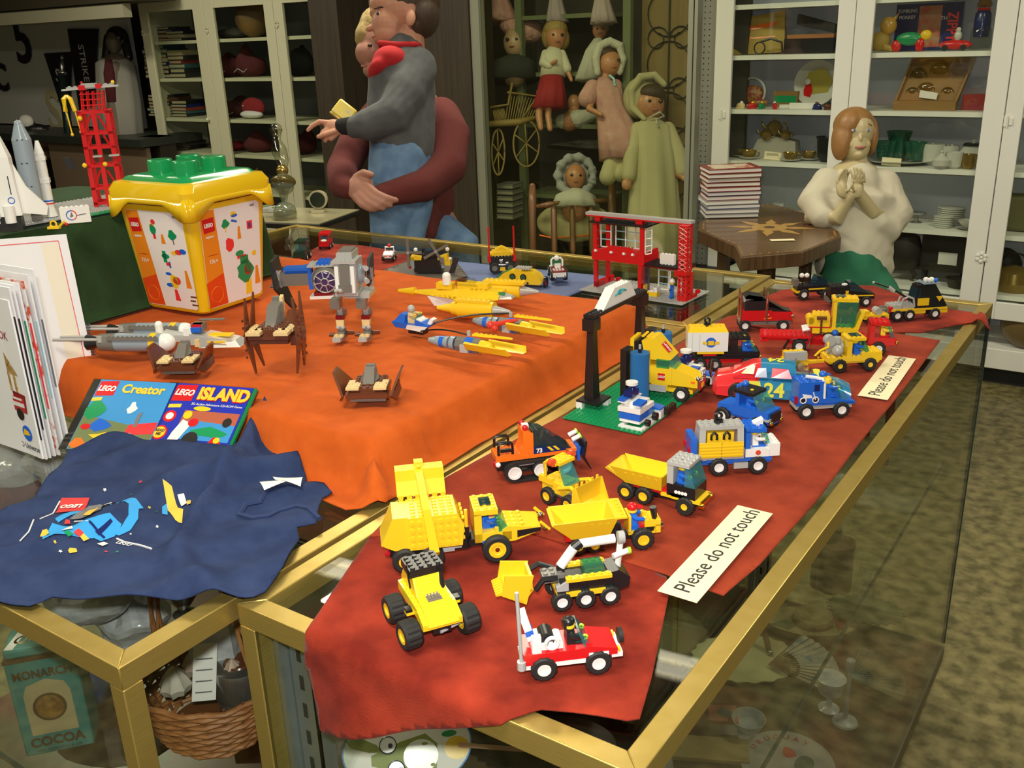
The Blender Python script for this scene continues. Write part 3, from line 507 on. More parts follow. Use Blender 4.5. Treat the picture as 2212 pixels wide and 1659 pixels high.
# --- orange snow cat
t = V('toy_snow_plough', 'orange tracked toy snow plough with clear blue cabin marked 73', 'toy truck', (1094, 1043), (1222, 1020), 13, head=48)
for s in (-1, 1):
    prof = []
    for k in range(9): a = math.pi/2+math.pi*k/8; prof.append((-30+13*math.cos(a), 14+13*math.sin(a)))
    for k in range(9): a = -math.pi/2+math.pi*k/8; prof.append((36+13*math.cos(a), 14+13*math.sin(a)))
    inner = [(x*.93+.2, 14+(z-14)*.80) for x, z in prof]; mb = MB(.001); n = len(prof); y0, y1 = (s*15-6, s*15+6)
    vs = [(x, y0, z) for x, z in prof]+[(x, y1, z) for x, z in prof]+[(x, y0, z) for x, z in inner]+[(x, y1, z) for x, z in inner]; fs = []
    for i in range(n): j = (i+1) % n; fs += [(i, j, n+j, n+i), (2*n+j, 2*n+i, 3*n+i, 3*n+j), (i, 2*n+i, 2*n+j, j), (n+j, 3*n+j, 3*n+i, n+i)]
    mb.add(vs, fs)
    for k in range(16): mb.box(-30+k*4.2, -28+k*4.2, y0, y1, 26.4, 28); mb.box(-30+k*4.2, -28+k*4.2, y0, y1, 0, 1.6)
    mb.build('track', RUB, t)
wheels(t, (-30, 4, 36), 15.5, 10.4, 13, WHT, 'plain', .93, z=14); P(t, 'axle_beam', GRY, ('c', (-30, -15, 22), (36, -15, 22), 1.8), ('c', (-30, 15, 22), (36, 15, 22), 1.8))
P(t, 'hull', ORG, (-52, 46, -15, 15, 29, 34), (-52, -20, -14, 14, 34, 37, 's'), ('p', [(-22, 34), (-4, 34), (-4, 62), (-10, 66), (-16, 66), (-16, 46)], -14, 14), (-10, -3, -15, -10, 34, 62), (-10, -3, 10, 15, 34, 62), (40, 54, -15, 15, 31, 35)); P(t, 'underside', BLK, (-50, 48, -9, 9, 14, 29))
P(t, 'canopy', TRD, ('h', [(-3, -14, 35), (48, -13, 35), (48, 13, 35), (-3, 14, 35), (-3, -13, 66), (10, -12, 64), (10, 12, 64), (-3, 13, 66)])); P(t, 'side_panel', DBL, ('h', [(-3, -15, 34), (42, -15, 34), (42, -14.2, 34), (-3, -14.2, 34), (-3, -15, 44), (30, -15, 40), (30, -14.2, 40), (-3, -14.2, 44)]))
P(t, 'warning_stripe', YEL, *[('h', [(14+d, -15.6, 36), (18+d, -15.6, 36), (18+d, -15, 36), (14+d, -15, 36), (8+d, -15.6, 42), (12+d, -15.6, 42), (12+d, -15, 42), (8+d, -15.6, 42)]) for d in (6, 14)]); text(t, 'number', '73', .008, (.0045, -.0156, .038), (math.pi/2, 0, 0), WHT, bold=.0003)
P(t, 'roll_bar', BLK, *[('t', [(-48, y, 37), (-48, y, 50), (-46, y, 53), (-32, y, 53), (-30, y, 50), (-30, y, 37)], 2) for y in (-12, 12)], (-46, -32, -14, -10, 41, 45), (-46, -32, 10, 14, 41, 45)); [P(t, 'beacon', TRR, ('e', c_, 4)) for c_ in ((-12, -9, 69), (-12, 9, 69), (-52, -12, 26))]; P(t, 'roof_lamp', WHT, (-14, -6, -4, 4, 66, 71), ('e', (-50, -16, 26), 3.4), ('c', (50, -8, 44), (60, -8, 48), 3), ('c', (50, 8, 44), (60, 8, 48), 3)); P(t, 'lime_lamp', LIM, ('c', (60, -8, 48), (62, -8, 49), 4), ('c', (60, 8, 48), (62, 8, 49), 4))
P(t, 'blade_arm', BLU, (50, 62, -9, 9, 22, 32), ('h', [(56, -12, 16), (60, -12, 14), (60, 12, 14), (56, 12, 16), (54, -12, 38), (58, -12, 38), (58, 12, 38), (54, 12, 38)])); P(t, 'plough_blade', BLK, ('h', [(70, -20, 6), (73, -20, 4), (73, 20, 4), (70, 20, 6), (60, -22, 24), (63, -22, 24), (63, 22, 24), (60, 22, 24)]), ('h', [(60, -22, 24), (63, -22, 24), (63, 22, 24), (60, 22, 24), (64, -20, 44), (67, -20, 44), (67, 20, 44), (64, 20, 44)]))
# --- blue and white cargo truck with yellow side
t = V('toy_cargo_truck', 'blue and white toy truck with open yellow side box and grey arch', 'toy truck', (1550, 1026), (1632, 1022), 16, head=37)
p = t.location; wheels(t, (-24, 26), 16.5, 12, 9, WHT)
t.location = Vector(local(t, 0, 0, 0)[0])
P(t, 'chassis', BLU, (-56, 44, -12, 12, 13, 20), (-40, 44, -17, 17, 18, 22), (-60, -52, -16, 16, 20, 52)); P(t, 'tool_box', GRY, (-4, 14, -17, -11, 8, 16)); P(t, 'tray', GRY, (-50, 8, -17, 17, 21, 26), ('h', [(-50, -17, 26), (-42, -17, 26), (-42, 17, 26), (-50, 17, 26), (-48, -11, 60), (-40, -11, 60), (-40, 11, 60), (-48, 11, 60)]), ('h', [(0, -17, 26), (8, -17, 26), (8, 17, 26), (0, 17, 26), (0, -11, 60), (8, -11, 60), (8, 11, 60), (0, 11, 60)]), (-48, 8, -11, 11, 60, 65, 's'))
P(t, 'side_door', YEL, (-50, -22, -20, -17, 26, 46), (-21, 6, -20, -17, 26, 46), *[(-50, 6, -20.8, -20, 28+k*4.2, 29.5+k*4.2) for k in range(4)]); P(t, 'crate', YEL, (-38, -4, -10, 8, 26, 56)); P(t, 'handle', BLK, *[('t', [(x-3.5, -13.5, 48), (x-3.5, -13.5, 54), (x, -13.5, 58), (x+3.5, -13.5, 54), (x+3.5, -13.5, 48)], 1.8) for x in (-30, -14)], ('c', (-22, 0, 66), (-22, 0, 70), 6), ('r', (-22, 0, 75), 4, 1.8, 'y'))
P(t, 'cab', BLU, (10, 16, -16, 16, 24, 58), (10, 36, -16, 16, 56, 61, 's'), (10, 40, -15, 15, 22, 26)); P(t, 'bonnet', WHT, (10, 40, -17, 17, 23, 34), (38, 54, -16, 16, 23, 40, 's')); P(t, 'roof_fin', WHT, ('w', 22, 34, -5, 5, 61, 64, 70)); P(t, 'windscreen', TRB, ('h', [(38, -15, 38), (42, -15, 38), (42, 15, 38), (38, 15, 38), (32, -15, 56), (36, -15, 56), (36, 15, 56), (32, 15, 56)])); P(t, 'badge', TRO, ('c', (26, -17, 29), (26, -17.6, 29), 3.4)); P(t, 'tail_light', TRR, (-63, -60, -15, -8, 32, 38), (-63, -60, 8, 15, 32, 38)); P(t, 'headlight', MATS['gold_chrome'], ('e', (54, -11, 28), 3), ('e', (54, 11, 28), 3))
seat(t, 24, -3, 30, 'toy figure in white inside the blue and white cargo truck', WHT, BLU, None, group=DRIVERS, arm=70)
# --- blue tow truck
t = V('toy_tow_truck', 'small blue toy tow truck half hidden behind the yellow-sided cargo truck', 'toy truck', (1562, 914), (1640, 934), 14, head=-12); t.scale = (1.04,)*3
wheels(t, (-28, 28), 15, 12, 9, WHT)
P(t, 'chassis', BLU, (-38, 44, -13, 13, 14, 20), (-38, -14, -15, 15, 20, 28), (-14, 42, -16, 16, 18, 32), (-10, -4, -15, 15, 32, 50)); P(t, 'roof', BLK, (-12, 18, -16, 16, 50, 54)); P(t, 'sill', GRY, (-34, -16, -14, 14, 9, 14), (24, 44, -16.6, 16.6, 20, 23)); P(t, 'windscreen', TRB, ('h', [(26, -15, 32), (34, -15, 32), (34, 15, 32), (26, 15, 32), (16, -15, 50), (20, -15, 50), (20, 15, 50), (16, 15, 50)])); P(t, 'crane_arm', BLU, ('t', [(-14, 0, 28), (-18, 4, 52), (-8, 10, 58)], 3.4), ('e', (-10, 8, 56), 5)); P(t, 'headlight', MATS['gold_chrome'], ('e', (45, -12, 17), 3.4), ('e', (45, 12, 17), 3.4)); P(t, 'grille', BLK, (42, 46, -10, 10, 18, 30))
seat(t, 8, -3, 28, 'toy figure in blue in the small tow truck', BLU, BLU, None, group=DRIVERS, arm=70)
# --- blue van with motorbike picture
def scoot(parent, x, y, z):
    P(parent, 'motorbike_print', WHT, ('r', (x-9, y, z+5), 4.2, 1.0, 'y', 14, 5), ('r', (x+9, y, z+5), 4.2, 1.0, 'y', 14, 5), ('h', [(x-8, y-.2, z+8), (x+4, y-.2, z+8), (x+4, y+.2, z+8), (x-8, y+.2, z+8), (x-11, y-.2, z+15), (x+3, y-.2, z+12), (x+3, y+.2, z+12), (x-11, y+.2, z+15)]), ('t', [(x+9, y, z+5), (x+5, y, z+17)], .9, 5))
t = V('toy_van', 'blue toy van with white motorbike picture and white exhaust stack', 'toy truck', (1742, 904), (1812, 901), 15, head=38)
wheels(t, (-26, 26), 15.5, 12, 9, WHT)
P(t, 'chassis', GRY, (-40, 42, -14, 14, 14, 21)); P(t, 'body', BLU, (-38, -2, -16, 16, 22, 56, 's'), ('w', -2, 44, -16, 16, 21, 32, 24), (-40, 46, -16, 16, 20, 23)); P(t, 'exhaust_stack', WHT, ('t', [(0, -14, 30), (-1, -14, 52), (-3, -12, 58), (-12, -8, 60), (-26, -6, 62)], 2.6)); P(t, 'windscreen', TRB, ('h', [(26, -14, 26), (36, -14, 28), (36, 14, 28), (26, 14, 26), (20, -13, 48), (24, -13, 48), (24, 13, 48), (20, 13, 48)]))
scoot(t, -22, -16.2, 24); P(t, 'bike_tyre_print', BLK, ('c', (-31, -16.2, 29), (-31, -16.5, 29), 3.6), ('c', (-13, -16.2, 29), (-13, -16.5, 29), 3.6)); P(t, 'tail_light', TRR, (-42, -38, -15, -11, 24, 34)); P(t, 'spanner_badge', DBL, (-16, -8, -16.4, -16, 42, 52))
seat(t, 8, -4, 30, 'toy figure in blue in front of the motorbike van body', BLU, BLU, None, group=DRIVERS, arm=70)
seat(t, 4, 6, 34, 'toy figure in blue cap riding high on the blue van', BLU, BLU, 'cap', BLU, group=DRIVERS, arm=70)
# --- stock car
t = V('toy_racing_car', 'large glossy red, yellow and blue toy racing car numbered 24', 'toy car', (1640, 862), (1812, 868), 0, head=20)
a = t.rotation_euler.z; p = at(1700, 830, TZ+.03); t.location = (p.x-.010, p.y+.010, TZ+.0075)
def shell(x0, x1, prof):
    """lofted body: list of (x, half width, z low, z high, roundness)"""
    mb = MB(.001); rings = []; n = 16
    for (x, hw, zl, zh) in prof:
        r = []
        for k in range(n+1):
            u = -1+2*k/n; e = abs(u)**3; r.append((x, hw*u*(1-.02*e), zl+(zh-zl)*(1-e*.55)**.8))
        rings.append([(x, -hw, zl)]+r+[(x, hw, zl)])
    m = n+3; vs = [v for r in rings for v in r]; fs = []
    for i in range(len(rings)-1):
        for k in range(m-1): fs.append((i*m+k, i*m+k+1, (i+1)*m+k+1, (i+1)*m+k))
    fs += [tuple(range(m)), tuple(range((len(rings)-1)*m, len(rings)*m))]; mb.add(vs, fs); return mb
CRED = mat('car_paint_red', (.80, .035, .04), rough=.15, coat=.6); CBLU = mat('car_paint_blue', (.03, .22, .42), rough=.15, coat=.6); CYEL = mat('car_paint_yellow', (.80, .78, .08), rough=.2)
shell(0, 0, [(-104, 28, 12, 26), (-98, 36, 8, 34), (-70, 38, 7, 40), (-52, 38.5, 7, 38), (-36, 38.5, 7, 37)]).build('rear_body', CRED, t)
shell(0, 0, [(-36, 38.5, 7, 37), (10, 38.5, 7, 35), (50, 38, 7, 33), (80, 36, 8, 28), (98, 30, 8, 20)]).build('front_body', CBLU, t)
shell(0, 0, [(-74, 30, 34, 40), (-46, 27, 34, 54), (-34, 26.5, 34, 56)]).build('rear_roof', CRED, t)
shell(0, 0, [(-34, 26.5, 34, 56), (8, 26, 34, 55.5), (18, 26, 34, 53)]).build('roof', CBLU, t); P(t, 'rear_wing', BLK, ('h', [(-108, -32, 34), (-106, -32, 34), (-106, 32, 34), (-108, 32, 34), (-110, -32, 43), (-108, -32, 43), (-108, 32, 43), (-110, 32, 43)]))
P(t, 'windscreen', TRN, ('h', [(16, -23, 52), (18, -23, 53), (18, 23, 53), (16, 23, 52), (42, -29, 34), (44, -29, 34), (44, 29, 34), (42, 29, 34)])); P(t, 'side_window', DBL, ('h', [(-42, -32, 38), (-24, -32, 38), (-24, -30, 38), (-42, -30, 38), (-38, -27.6, 51), (-26, -27.4, 52), (-26, -26, 52), (-38, -26, 51)])); P(t, 'window_net', CRED, ('h', [(-18, -32, 38), (12, -32, 38), (12, -30, 38), (-18, -30, 38), (-17, -27.4, 52), (6, -27.4, 51), (6, -26, 51), (-17, -26, 52)]))
P(t, 'yellow_flash', CYEL, ('h', [(-52, -39, 14), (-30, -39, 14), (-30, -38.2, 14), (-52, -38.2, 14), (-50, -36.5, 33), (-34, -36.5, 33), (-34, -35, 33), (-50, -35, 33)]), ('h', [(-62, -29, 42), (-44, -29.5, 42), (-44, -26, 42), (-62, -26, 42), (-50, -24.6, 54.5), (-42, -25.4, 54.6), (-42, -22, 54), (-50, -22, 54)]), ('h', [(50, -34, 28), (56, -34, 28), (50, 30, 34), (44, 30, 34), (52, -30, 32), (58, -30, 31), (54, 30, 34.5), (48, 30, 35)]))
P(t, 'sponsor_patch', SKY, ('h', [(-62, -39, 27), (-54, -39, 27), (-54, -38.3, 27), (-62, -38.3, 27), (-62, -38, 31), (-54, -38, 31), (-54, -37, 31), (-62, -37, 31)]), ('h', [(-28, -39.2, 10), (-20, -39.2, 10), (-20, -38.4, 10), (-28, -38.4, 10), (-28, -39.2, 17), (-20, -39.2, 17), (-20, -38.4, 17), (-28, -38.4, 17)]))
text(t, 'door_number', '24', .030, (-.013, -.0392, .020), (math.radians(84), 0, 0), CYEL, bold=.0009); text(t, 'roof_number', '24', .024, (-.012, 0, .0566), (0, 0, math.pi), CYEL, bold=.0007)
for x in (-66, 56):
    for s in (-1, 1):
        me, mh = wheel_mesh(14.5, 12, CHR, 'plain', .5); o = bpy.data.objects.new('wheel', me); COL.objects.link(o); o.parent = t; o.location = (x*.001, s*.0335, .0145); h = bpy.data.objects.new('hub', mh); COL.objects.link(h); h.parent = o
# --- yellow mixer truck with trailer
t = V('toy_compressor_truck', 'yellow toy pickup with grey tank and hose towing a small trailer', 'toy truck', (1812, 804), (1877, 801), 15, head=38)
wheels(t, (-25, 25), 15, 11.5, 9, YEL)
P(t, 'chassis', YEL, (-42, 42, -13, 13, 14, 19), (-46, 44, -16, 16, 18, 26, 's'), (10, 44, -16, 16, 26, 32, 's'), ('w', 14, 38, -16.6, 16.6, 14, 20, 20)); P(t, 'cab', YEL, (-14, -6, -15, 15, 26, 54), (-14, 16, -15, 15, 52, 57, 's')); P(t, 'roof_window', TRD, (-6, 10, -8, 8, 58, 59.4)); P(t, 'windscreen', TRG, ('h', [(16, -14, 30), (24, -14, 32), (24, 14, 32), (16, 14, 30), (12, -13, 52), (15, -13, 52), (15, 13, 52), (12, 13, 52)]))
P(t, 'tank', GRY, ('c', (-40, 6, 38), (-16, 6, 38), 10), ('e', (-28, -10, 36), 9.5), (-36, -16, 0, 14, 26, 50), ('c', (-40, 4, 52), (-40, -8, 52), 9), ('c', (-26, 0, 46), (-26, 0, 56), 6)); P(t, 'hose', YEL, ('t', [(-44, -8, 50), (-46, -14, 44), (-60, -18, 40), (-68, -18, 32), (-62, -18, 28)], 2.2)); P(t, 'black_hose', BLK, ('t', [(-34, 4, 60), (-50, 8, 62), (-66, 6, 56), (-74, 0, 40)], .9)); P(t, 'headlight', MATS['gold_chrome'], ('e', (45, -11, 22), 3), ('e', (45, 11, 22), 3))
P(t, 'tow_bar', YEL, ('h', [(-100, -6, 14), (-46, -3, 14), (-46, 3, 14), (-100, 6, 14), (-100, -6, 18), (-46, -3, 18), (-46, 3, 18), (-100, 6, 18)]))
P(t, 'trailer_box', YEL, (-114, -76, -12, 12, 14, 24), (-112, -78, -12, 12, 24, 34, 's')); P(t, 'grey_slab', GRY, (-116, -80, -15, -8, 24, 38))
seat(t, 3, -3, 26, 'toy figure in blue in the yellow truck with the grey tank', BLU, BLU, None, group=DRIVERS, arm=70)
# --- long red flatbed carrying a yellow digger
t = V('toy_flatbed_truck', 'long red toy flatbed truck with studded bed and red cab', 'toy truck', (1692, 772), (1880, 790), 16, head=22)
t.location = (at(1795, 775, TZ)[0]-.01, at(1795, 775, TZ)[1]+.02, TZ+.0075)
wheels(t, (-52, 78), 16, 12, 9, WHT)
P(t, 'chassis', RED, (-70, 96, -9, 9, 13, 20), (60, 104, -15, 15, 18, 26)); P(t, 'bed', RED, (-118, 58, -19, 19, 26, 30, 's'), (-104, 40, -14, 14, 20, 26), ('w', -118, -104, -16, 16, 18, 20, 26)); P(t, 'cab', RED, (62, 70, -16, 16, 26, 54), (62, 94, -16, 16, 52, 57, 's'), (70, 106, -16, 16, 24, 31)); P(t, 'windscreen', TRB, ('h', [(96, -15, 30), (104, -15, 30), (104, 15, 30), (96, 15, 30), (90, -15, 52), (94, -15, 52), (94, 15, 52), (90, 15, 52)])); P(t, 'mudguard', BLK, ('w', -66, -38, -19, 19, 22, 22, 27), ('c', (-78, -20, 8), (-70, -20, 24), 2)); P(t, 'headlight', MATS['gold_chrome'], ('e', (107, -12, 22), 3), ('e', (107, 12, 22), 3))
seat(t, 84, -4, 28, 'yellow toy figure inside the red flatbed cab', SKIN, RED, None, group=DRIVERS, arm=70)
flatb = t
p, a = local(flatb, 12, 0, 32.8, 0); t = thing('toy_digger', 'yellow toy digger with dark green window riding on the red flatbed', 'toy truck', p, a)
P(t, 'body', YEL, (-44, 30, -14, 14, 2, 12, 's'), (-50, -16, -14, 14, 12, 30), ('c', (-48, -14, 24), (-48, 14, 24), 7), (-44, -16, -14, 14, 30, 34, 's'), (-12, -6, -13, 13, 12, 60), (-14, 28, -13, 13, 58, 64, 's'), ('h', [(22, -13, 4), (30, -13, 4), (30, 13, 4), (22, 13, 4), (34, -12, 40), (40, -12, 40), (40, 12, 40), (34, 12, 40)])); P(t, 'red_stripe', RED, (-50, -14, -14.3, 14.3, 12, 14)); P(t, 'cab_window', TRG, ('h', [(-6, -12.6, 14), (22, -12.6, 14), (22, -11.8, 14), (-6, -11.8, 14), (-6, -12.6, 58), (28, -12.6, 58), (28, -11.8, 58), (-6, -11.8, 58)]), ('h', [(20, -12, 14), (24, -12, 14), (24, 12, 14), (20, 12, 14), (26, -12, 58), (30, -12, 58), (30, 12, 58), (26, 12, 58)])); P(t, 'roof_window', TRD, (-8, 8, -7, 7, 65, 66.4)); P(t, 'hammer', BRN, ('c', (-30, -17, 2), (-30, -17, 28), 1.8), (-38, -22, -20, -14, 28, 33)); P(t, 'white_engine', WHT, *[('c', (-60, -10+k*6, 6), (-48, -10+k*6, 9), 3.4) for k in range(4)]); P(t, 'blue_ball', BLU, ('e', (-6, -14, 4), 6)); P(t, 'roller_chain', BLK, (-20, 30, -17, -13, 0, 5))
# --- white container truck
t = V('toy_container_truck', 'black and red toy truck with white parcel container and yellow lid', 'toy truck', (1517, 805), (1635, 812), 15, head=30)
t.location = (*Vector(at(1563, 808, TZ)[:2]), TZ+.0075); t.location.y += .012; t.location.x -= .006
LGH = GRY; wheels(t, (-40, -16, 36), 15, 10.8, 9, GRY, hr=.5)
P(t, 'chassis', RED, (-58, 50, -13, 13, 12, 19)); P(t, 'tray', BLK, (-62, 56, -17, 17, 20, 25), ('w', -62, -48, -17, 17, 24, 34, 25), ('w', -6, 8, -17, 17, 24, 26, 34)); P(t, 'red_block', RED, (-36, -14, -15, 15, 25, 30)); P(t, 'container', WHT, (-62, 4, -17, 17, 33, 66)); P(t, 'lid', YEL, ('h', [(-62, -17, 66), (4, -17, 66), (4, 17, 66), (-62, 17, 66), (-58, -11, 73), (0, -11, 73), (0, 11, 73), (-58, 11, 73)]), ('s', -54, -6, -8, 8, 73), ('w', -46, -2, -17, 17, 29, 33, 33)); P(t, 'lid_ring', BLK, ('c', (-29, 0, 73), (-29, 0, 77), 6), ('r', (-29, 0, 82), 4, 1.8, 'y'))
P(t, 'globe_badge', BLU, ('c', (-24, -17.1, 49), (-24, -17.6, 49), 8.5, 8.5, 20)); P(t, 'box_badge', YEL, (-28.5, -19.5, -18.1, -17.5, 44.5, 52), ('h', [(-38, -18, 47), (-30, -18, 45), (-30, -17.4, 45), (-38, -17.4, 47), (-37, -18, 51), (-30, -18, 50), (-30, -17.4, 50), (-37, -17.4, 51)]), ('h', [(-18, -18, 45), (-10, -18, 47), (-10, -17.4, 47), (-18, -17.4, 45), (-18, -18, 50), (-11, -18, 51), (-11, -17.4, 51), (-18, -17.4, 50)])); P(t, 'panel_line', DGR, (-42.3, -42, -17.2, -17, 35, 64), (-54.3, -54, -17.2, -17, 35, 64))
P(t, 'cab', BLK, (8, 20, -16, 16, 24, 54), (8, 40, -16, 16, 52, 57, 's'), (8, 56, -17, 17, 24, 32)); P(t, 'windscreen', TRB, ('h', [(46, -15, 32), (54, -15, 32), (54, 15, 32), (46, 15, 32), (36, -14, 52), (40, -14, 52), (40, 14, 52), (36, 14, 52)])); P(t, 'headlight', MATS['gold_chrome'], ('e', (57, -13, 22), 3.2), ('e', (57, 13, 22), 3.2))
seat(t, 32, -4, 28, 'toy figure in blue inside the black container truck cab', BLU, BLU, None, group=DRIVERS, arm=70)
# --- red and black tractor unit
t = V('toy_lorry_cab', 'red and black toy lorry cab with tall chrome exhausts', 'toy truck', (1600, 722), (1695, 725), 15, head=30)
t.location = (*Vector(at(1640, 722, TZ)[:2]), TZ+.0075); t.location.y += .012
wheels(t, (-34, 36), 15, 11, 9, WHT)
P(t, 'chassis', DGR, (-44, 50, -11, 11, 12, 19), (-20, 24, -15, -9, 12, 18)); P(t, 'lower_cab', RED, (-40, 14, -16, 16, 20, 40), (14, 52, -15, 15, 20, 34), ('w', 14, 52, -14, 14, 34, 38, 36)); P(t, 'upper_cab', BLK, (-36, 2, -16, 16, 40, 58), ('p', [(-34, 58), (2, 58), (40, 38), (14, 38), (0, 44), (-6, 66), (-30, 70), (-36, 66)], -15, 15), ('w', 14, 50, -13, 13, 36, 44, 37)); P(t, 'roof_fin', GRY, (-38, -30, -14, 14, 56, 61), (-34, -20, -15, 15, 58, 62)); P(t, 'windscreen', TRB, ('h', [(14, -14.4, 40), (20, -14.4, 41), (20, 14.4, 41), (14, 14.4, 40), (4, -14.2, 55), (8, -14.2, 56), (8, 14.2, 56), (4, 14.2, 55)]))
for (x, y) in ((-42, -14), (-42, 14), (4, -18), (4, 18)): P(t, 'exhaust_stack', CHR, ('c', (x, y, 20), (x, y, 64), 2.6), ('c', (x, y, 64), (x, y, 76), 1.8))
P(t, 'bumper', CHR, (50, 53, -15, 15, 14, 22), ('e', (52, -13, 28), 3.6), ('e', (52, 13, 28), 3.6)); logo(t, (6, -16.2, 32), (math.pi/2, 0, 0), 5, WHT, 'LEGO', RED, False); P(t, 'yellow_script', YEL, ('t', [(0, -16.2, 24), (5, -16.3, 26), (9, -16.2, 24.5), (14, -16.3, 26)], .7, 5))
# --- black and yellow trucks at the far end
BY = 'black trucks at the far end'
t = V('toy_rescue_truck', 'large black and yellow toy rescue truck with grey winch ring in front', 'toy truck', (1942, 694), (2018, 688), 16, z=TZ+.006, head=40)
wheels(t, (-40, -16, 34), 15.5, 10.8, 8, WHT)
P(t, 'side_beam', YEL, (-52, 58, -17, 17, 19, 23), (-8, 16, -16, 16, 12, 19), ('w', 44, 60, -15, 15, 11, 19, 19), (-2, 20, -17.4, -15, 28, 42)); P(t, 'chassis', BLK, (-50, 56, -12, 12, 10, 19), (-6, 54, -16, 16, 23, 28)); P(t, 'bed', GRY, (-52, -6, -13, 13, 23, 30, 's'), ('t', [(-34, -14, 26), (-30, -14, 42), (-20, -14, 46), (-10, -14, 42), (-6, -14, 26)], 2), ('t', [(-34, 0, 26), (-30, 0, 42), (-20, 0, 46), (-10, 0, 42), (-6, 0, 26)], 2))
P(t, 'cab', BLK, ('h', [(-6, -16, 28), (58, -16, 24), (58, 16, 24), (-6, 16, 28), (-2, -13, 62), (34, -12, 64), (34, 12, 64), (-2, 13, 62)]), (-2, 34, -12, 12, 62, 66, 's')); P(t, 'cab_window', TRD, ('h', [(-7, -13, 42), (2, -16.2, 42), (2, 13, 42), (-7, 13, 42), (-4, -12, 60), (4, -14, 60), (4, 12, 60), (-4, 12, 60)])); P(t, 'roof_rack', BGR, (8, 40, -14, 14, 68, 70, 's')); P(t, 'roof_lamp', WHT, ('e', (16, -4, 75), 5), ('e', (26, -6, 75), 5), ('c', (16, -4, 74), (26, -6, 74), 4)); P(t, 'aerial', BLK, ('c', (12, 2, 70), (12, 2, 88), .8), ('c', (22, 2, 70), (22, 2, 88), .8)); P(t, 'blue_lamp', BLU, ('e', (34, -8, 74), 4))
P(t, 'drill_arm', BLK, ('c', (-4, -10, 32), (-50, -4, 62), 2), ('c', (-50, -4, 62), (-84, 2, 74), 1.6)); P(t, 'arm_joint', GRY, ('c', (-46, -6, 56), (-56, -4, 64), 4), ('e', (-84, 2, 74), 2.6)); P(t, 'winch', DGR, (-74, -52, -10, 10, 14, 22), ('r', (-70, -14, 19), 12, 2, 'y', 18, 6)); P(t, 'red_block', RED, (-56, -50, -16, -8, 18, 28)); P(t, 'warning_badge', YEL, ('p', [(34, 44), (48, 44), (41, 34)], -16.2, -14))
t = V('toy_patrol_truck', 'black toy truck with dark blue sloping canopy behind the yellow digger', 'toy truck', (1800, 664), (1873, 662), 15, z=TZ+.006, head=33, group=None)
wheels(t, (-28, 30), 15, 10.5, 8, WHT)
P(t, 'body', BLK, (-42, -4, -16, 16, 18, 42, 's'), (-42, 46, -16, 16, 16, 23), ('w', -4, 46, -15, 15, 22, 34, 26)); P(t, 'canopy', TRD, ('h', [(-4, -14, 34), (34, -13, 28), (34, 13, 28), (-4, 14, 34), (-6, -12, 50), (4, -12, 50), (4, 12, 50), (-6, 12, 50)])); P(t, 'side_stripe', YEL, (-20, 44, -16.6, 16.6, 22, 24), (-12, -6, -16.6, -16, 24, 34)); P(t, 'lamp', WHT, ('e', (-14, -12, 46), (6, 3, 3))); P(t, 'chin', DGR, (-46, -36, -13, 13, 10, 18))
t = V('toy_aerial_truck', 'small black toy pickup with white lamp cluster and two aerials', 'toy truck', (1735, 648), (1783, 643), 13, z=TZ+.006, head=38)
wheels(t, (-24, 24), 14, 11, 9, WHT)
P(t, 'body', BLK, (-38, 38, -14, 14, 15, 28, 's')); P(t, 'side_stripe', YEL, (-14, 36, -14.6, 14.6, 20, 23), (-40, -30, -15, 15, 14, 19)); P(t, 'canopy', TRD, ('h', [(-4, -12, 28), (32, -12, 28), (32, 12, 28), (-4, 12, 28), (4, -10, 48), (16, -10, 46), (16, 10, 46), (4, 10, 48)])); P(t, 'rack', BLK, ('t', [(-26, -10, 28), (-26, -10, 44), (-12, -10, 44), (-12, -10, 28)], 1.5)); P(t, 'lamp', WHT, ('e', (-28, -8, 50), 5), ('e', (-18, -10, 50), 5)); P(t, 'aerial', BLK, ('c', (-30, -4, 50), (-30, -4, 66), .8), ('c', (-16, -4, 48), (-16, -4, 64), .8)); P(t, 'grey_block', DGR, (-44, -34, -10, 8, 28, 42))
t = V('toy_buggy', 'little yellow toy vehicle between the flatbed cab and black trucks', 'toy truck', (1878, 700), (1905, 700), 8, z=TZ+.006, head=40)
wheels(t, (-12, 12), 12, 8, 7, WHT); P(t, 'body', YEL, (-24, 24, -10, 10, 10, 18, 's'), (-24, -14, -8, 8, 18, 26)); P(t, 'drum', GRY, ('c', (4, -8, 24), (4, 8, 24), 7))
# --- car wash on green plate
GX0, GX1, GY_0, GY_1 = -.6935, -.5655, 1.118, 1.374
t = thing('toy_car_wash', 'toy car wash on a green studded plate with black gantry and blue brushes', 'toy building', ((GX0+GX1)/2, (GY_0+GY_1)/2, TZ+.0078))
P(t, 'base_plate', GRN, (-64, 64, -128, 128, 0, 2), ('s', -64, 64, -128, 128, 2, 8, 2.4, 1.6, 6))
for y in (-96, 76):
    P(t, 'white_kerb', WHT, (24, 62, y-24, y-18, 2, 5), (24, 62, y+18, y+24, 2, 5), (24, 30, y-18, y+18, 2, 5), (57, 63, y-18, y+18, 2, 5))
for y, nm in ((-62, 1), (94, 2)):
    P(t, 'gantry_tower', BLK, (-66, -28, y-24, y+16, 12, 15), ('h', [(-58, y-14, 15), (-42, y-14, 15), (-42, y+6, 15), (-58, y+6, 15), (-54, y-10, 124), (-44, y-10, 124), (-44, y+2, 124), (-54, y+2, 124)]), (-60, -40, y-14, y+6, 122, 140)); P(t, 'tower_foot', WHT, (-66, -56, y-24, y-16, 2, 12), (-38, -28, y+6, y+16, 2, 12))
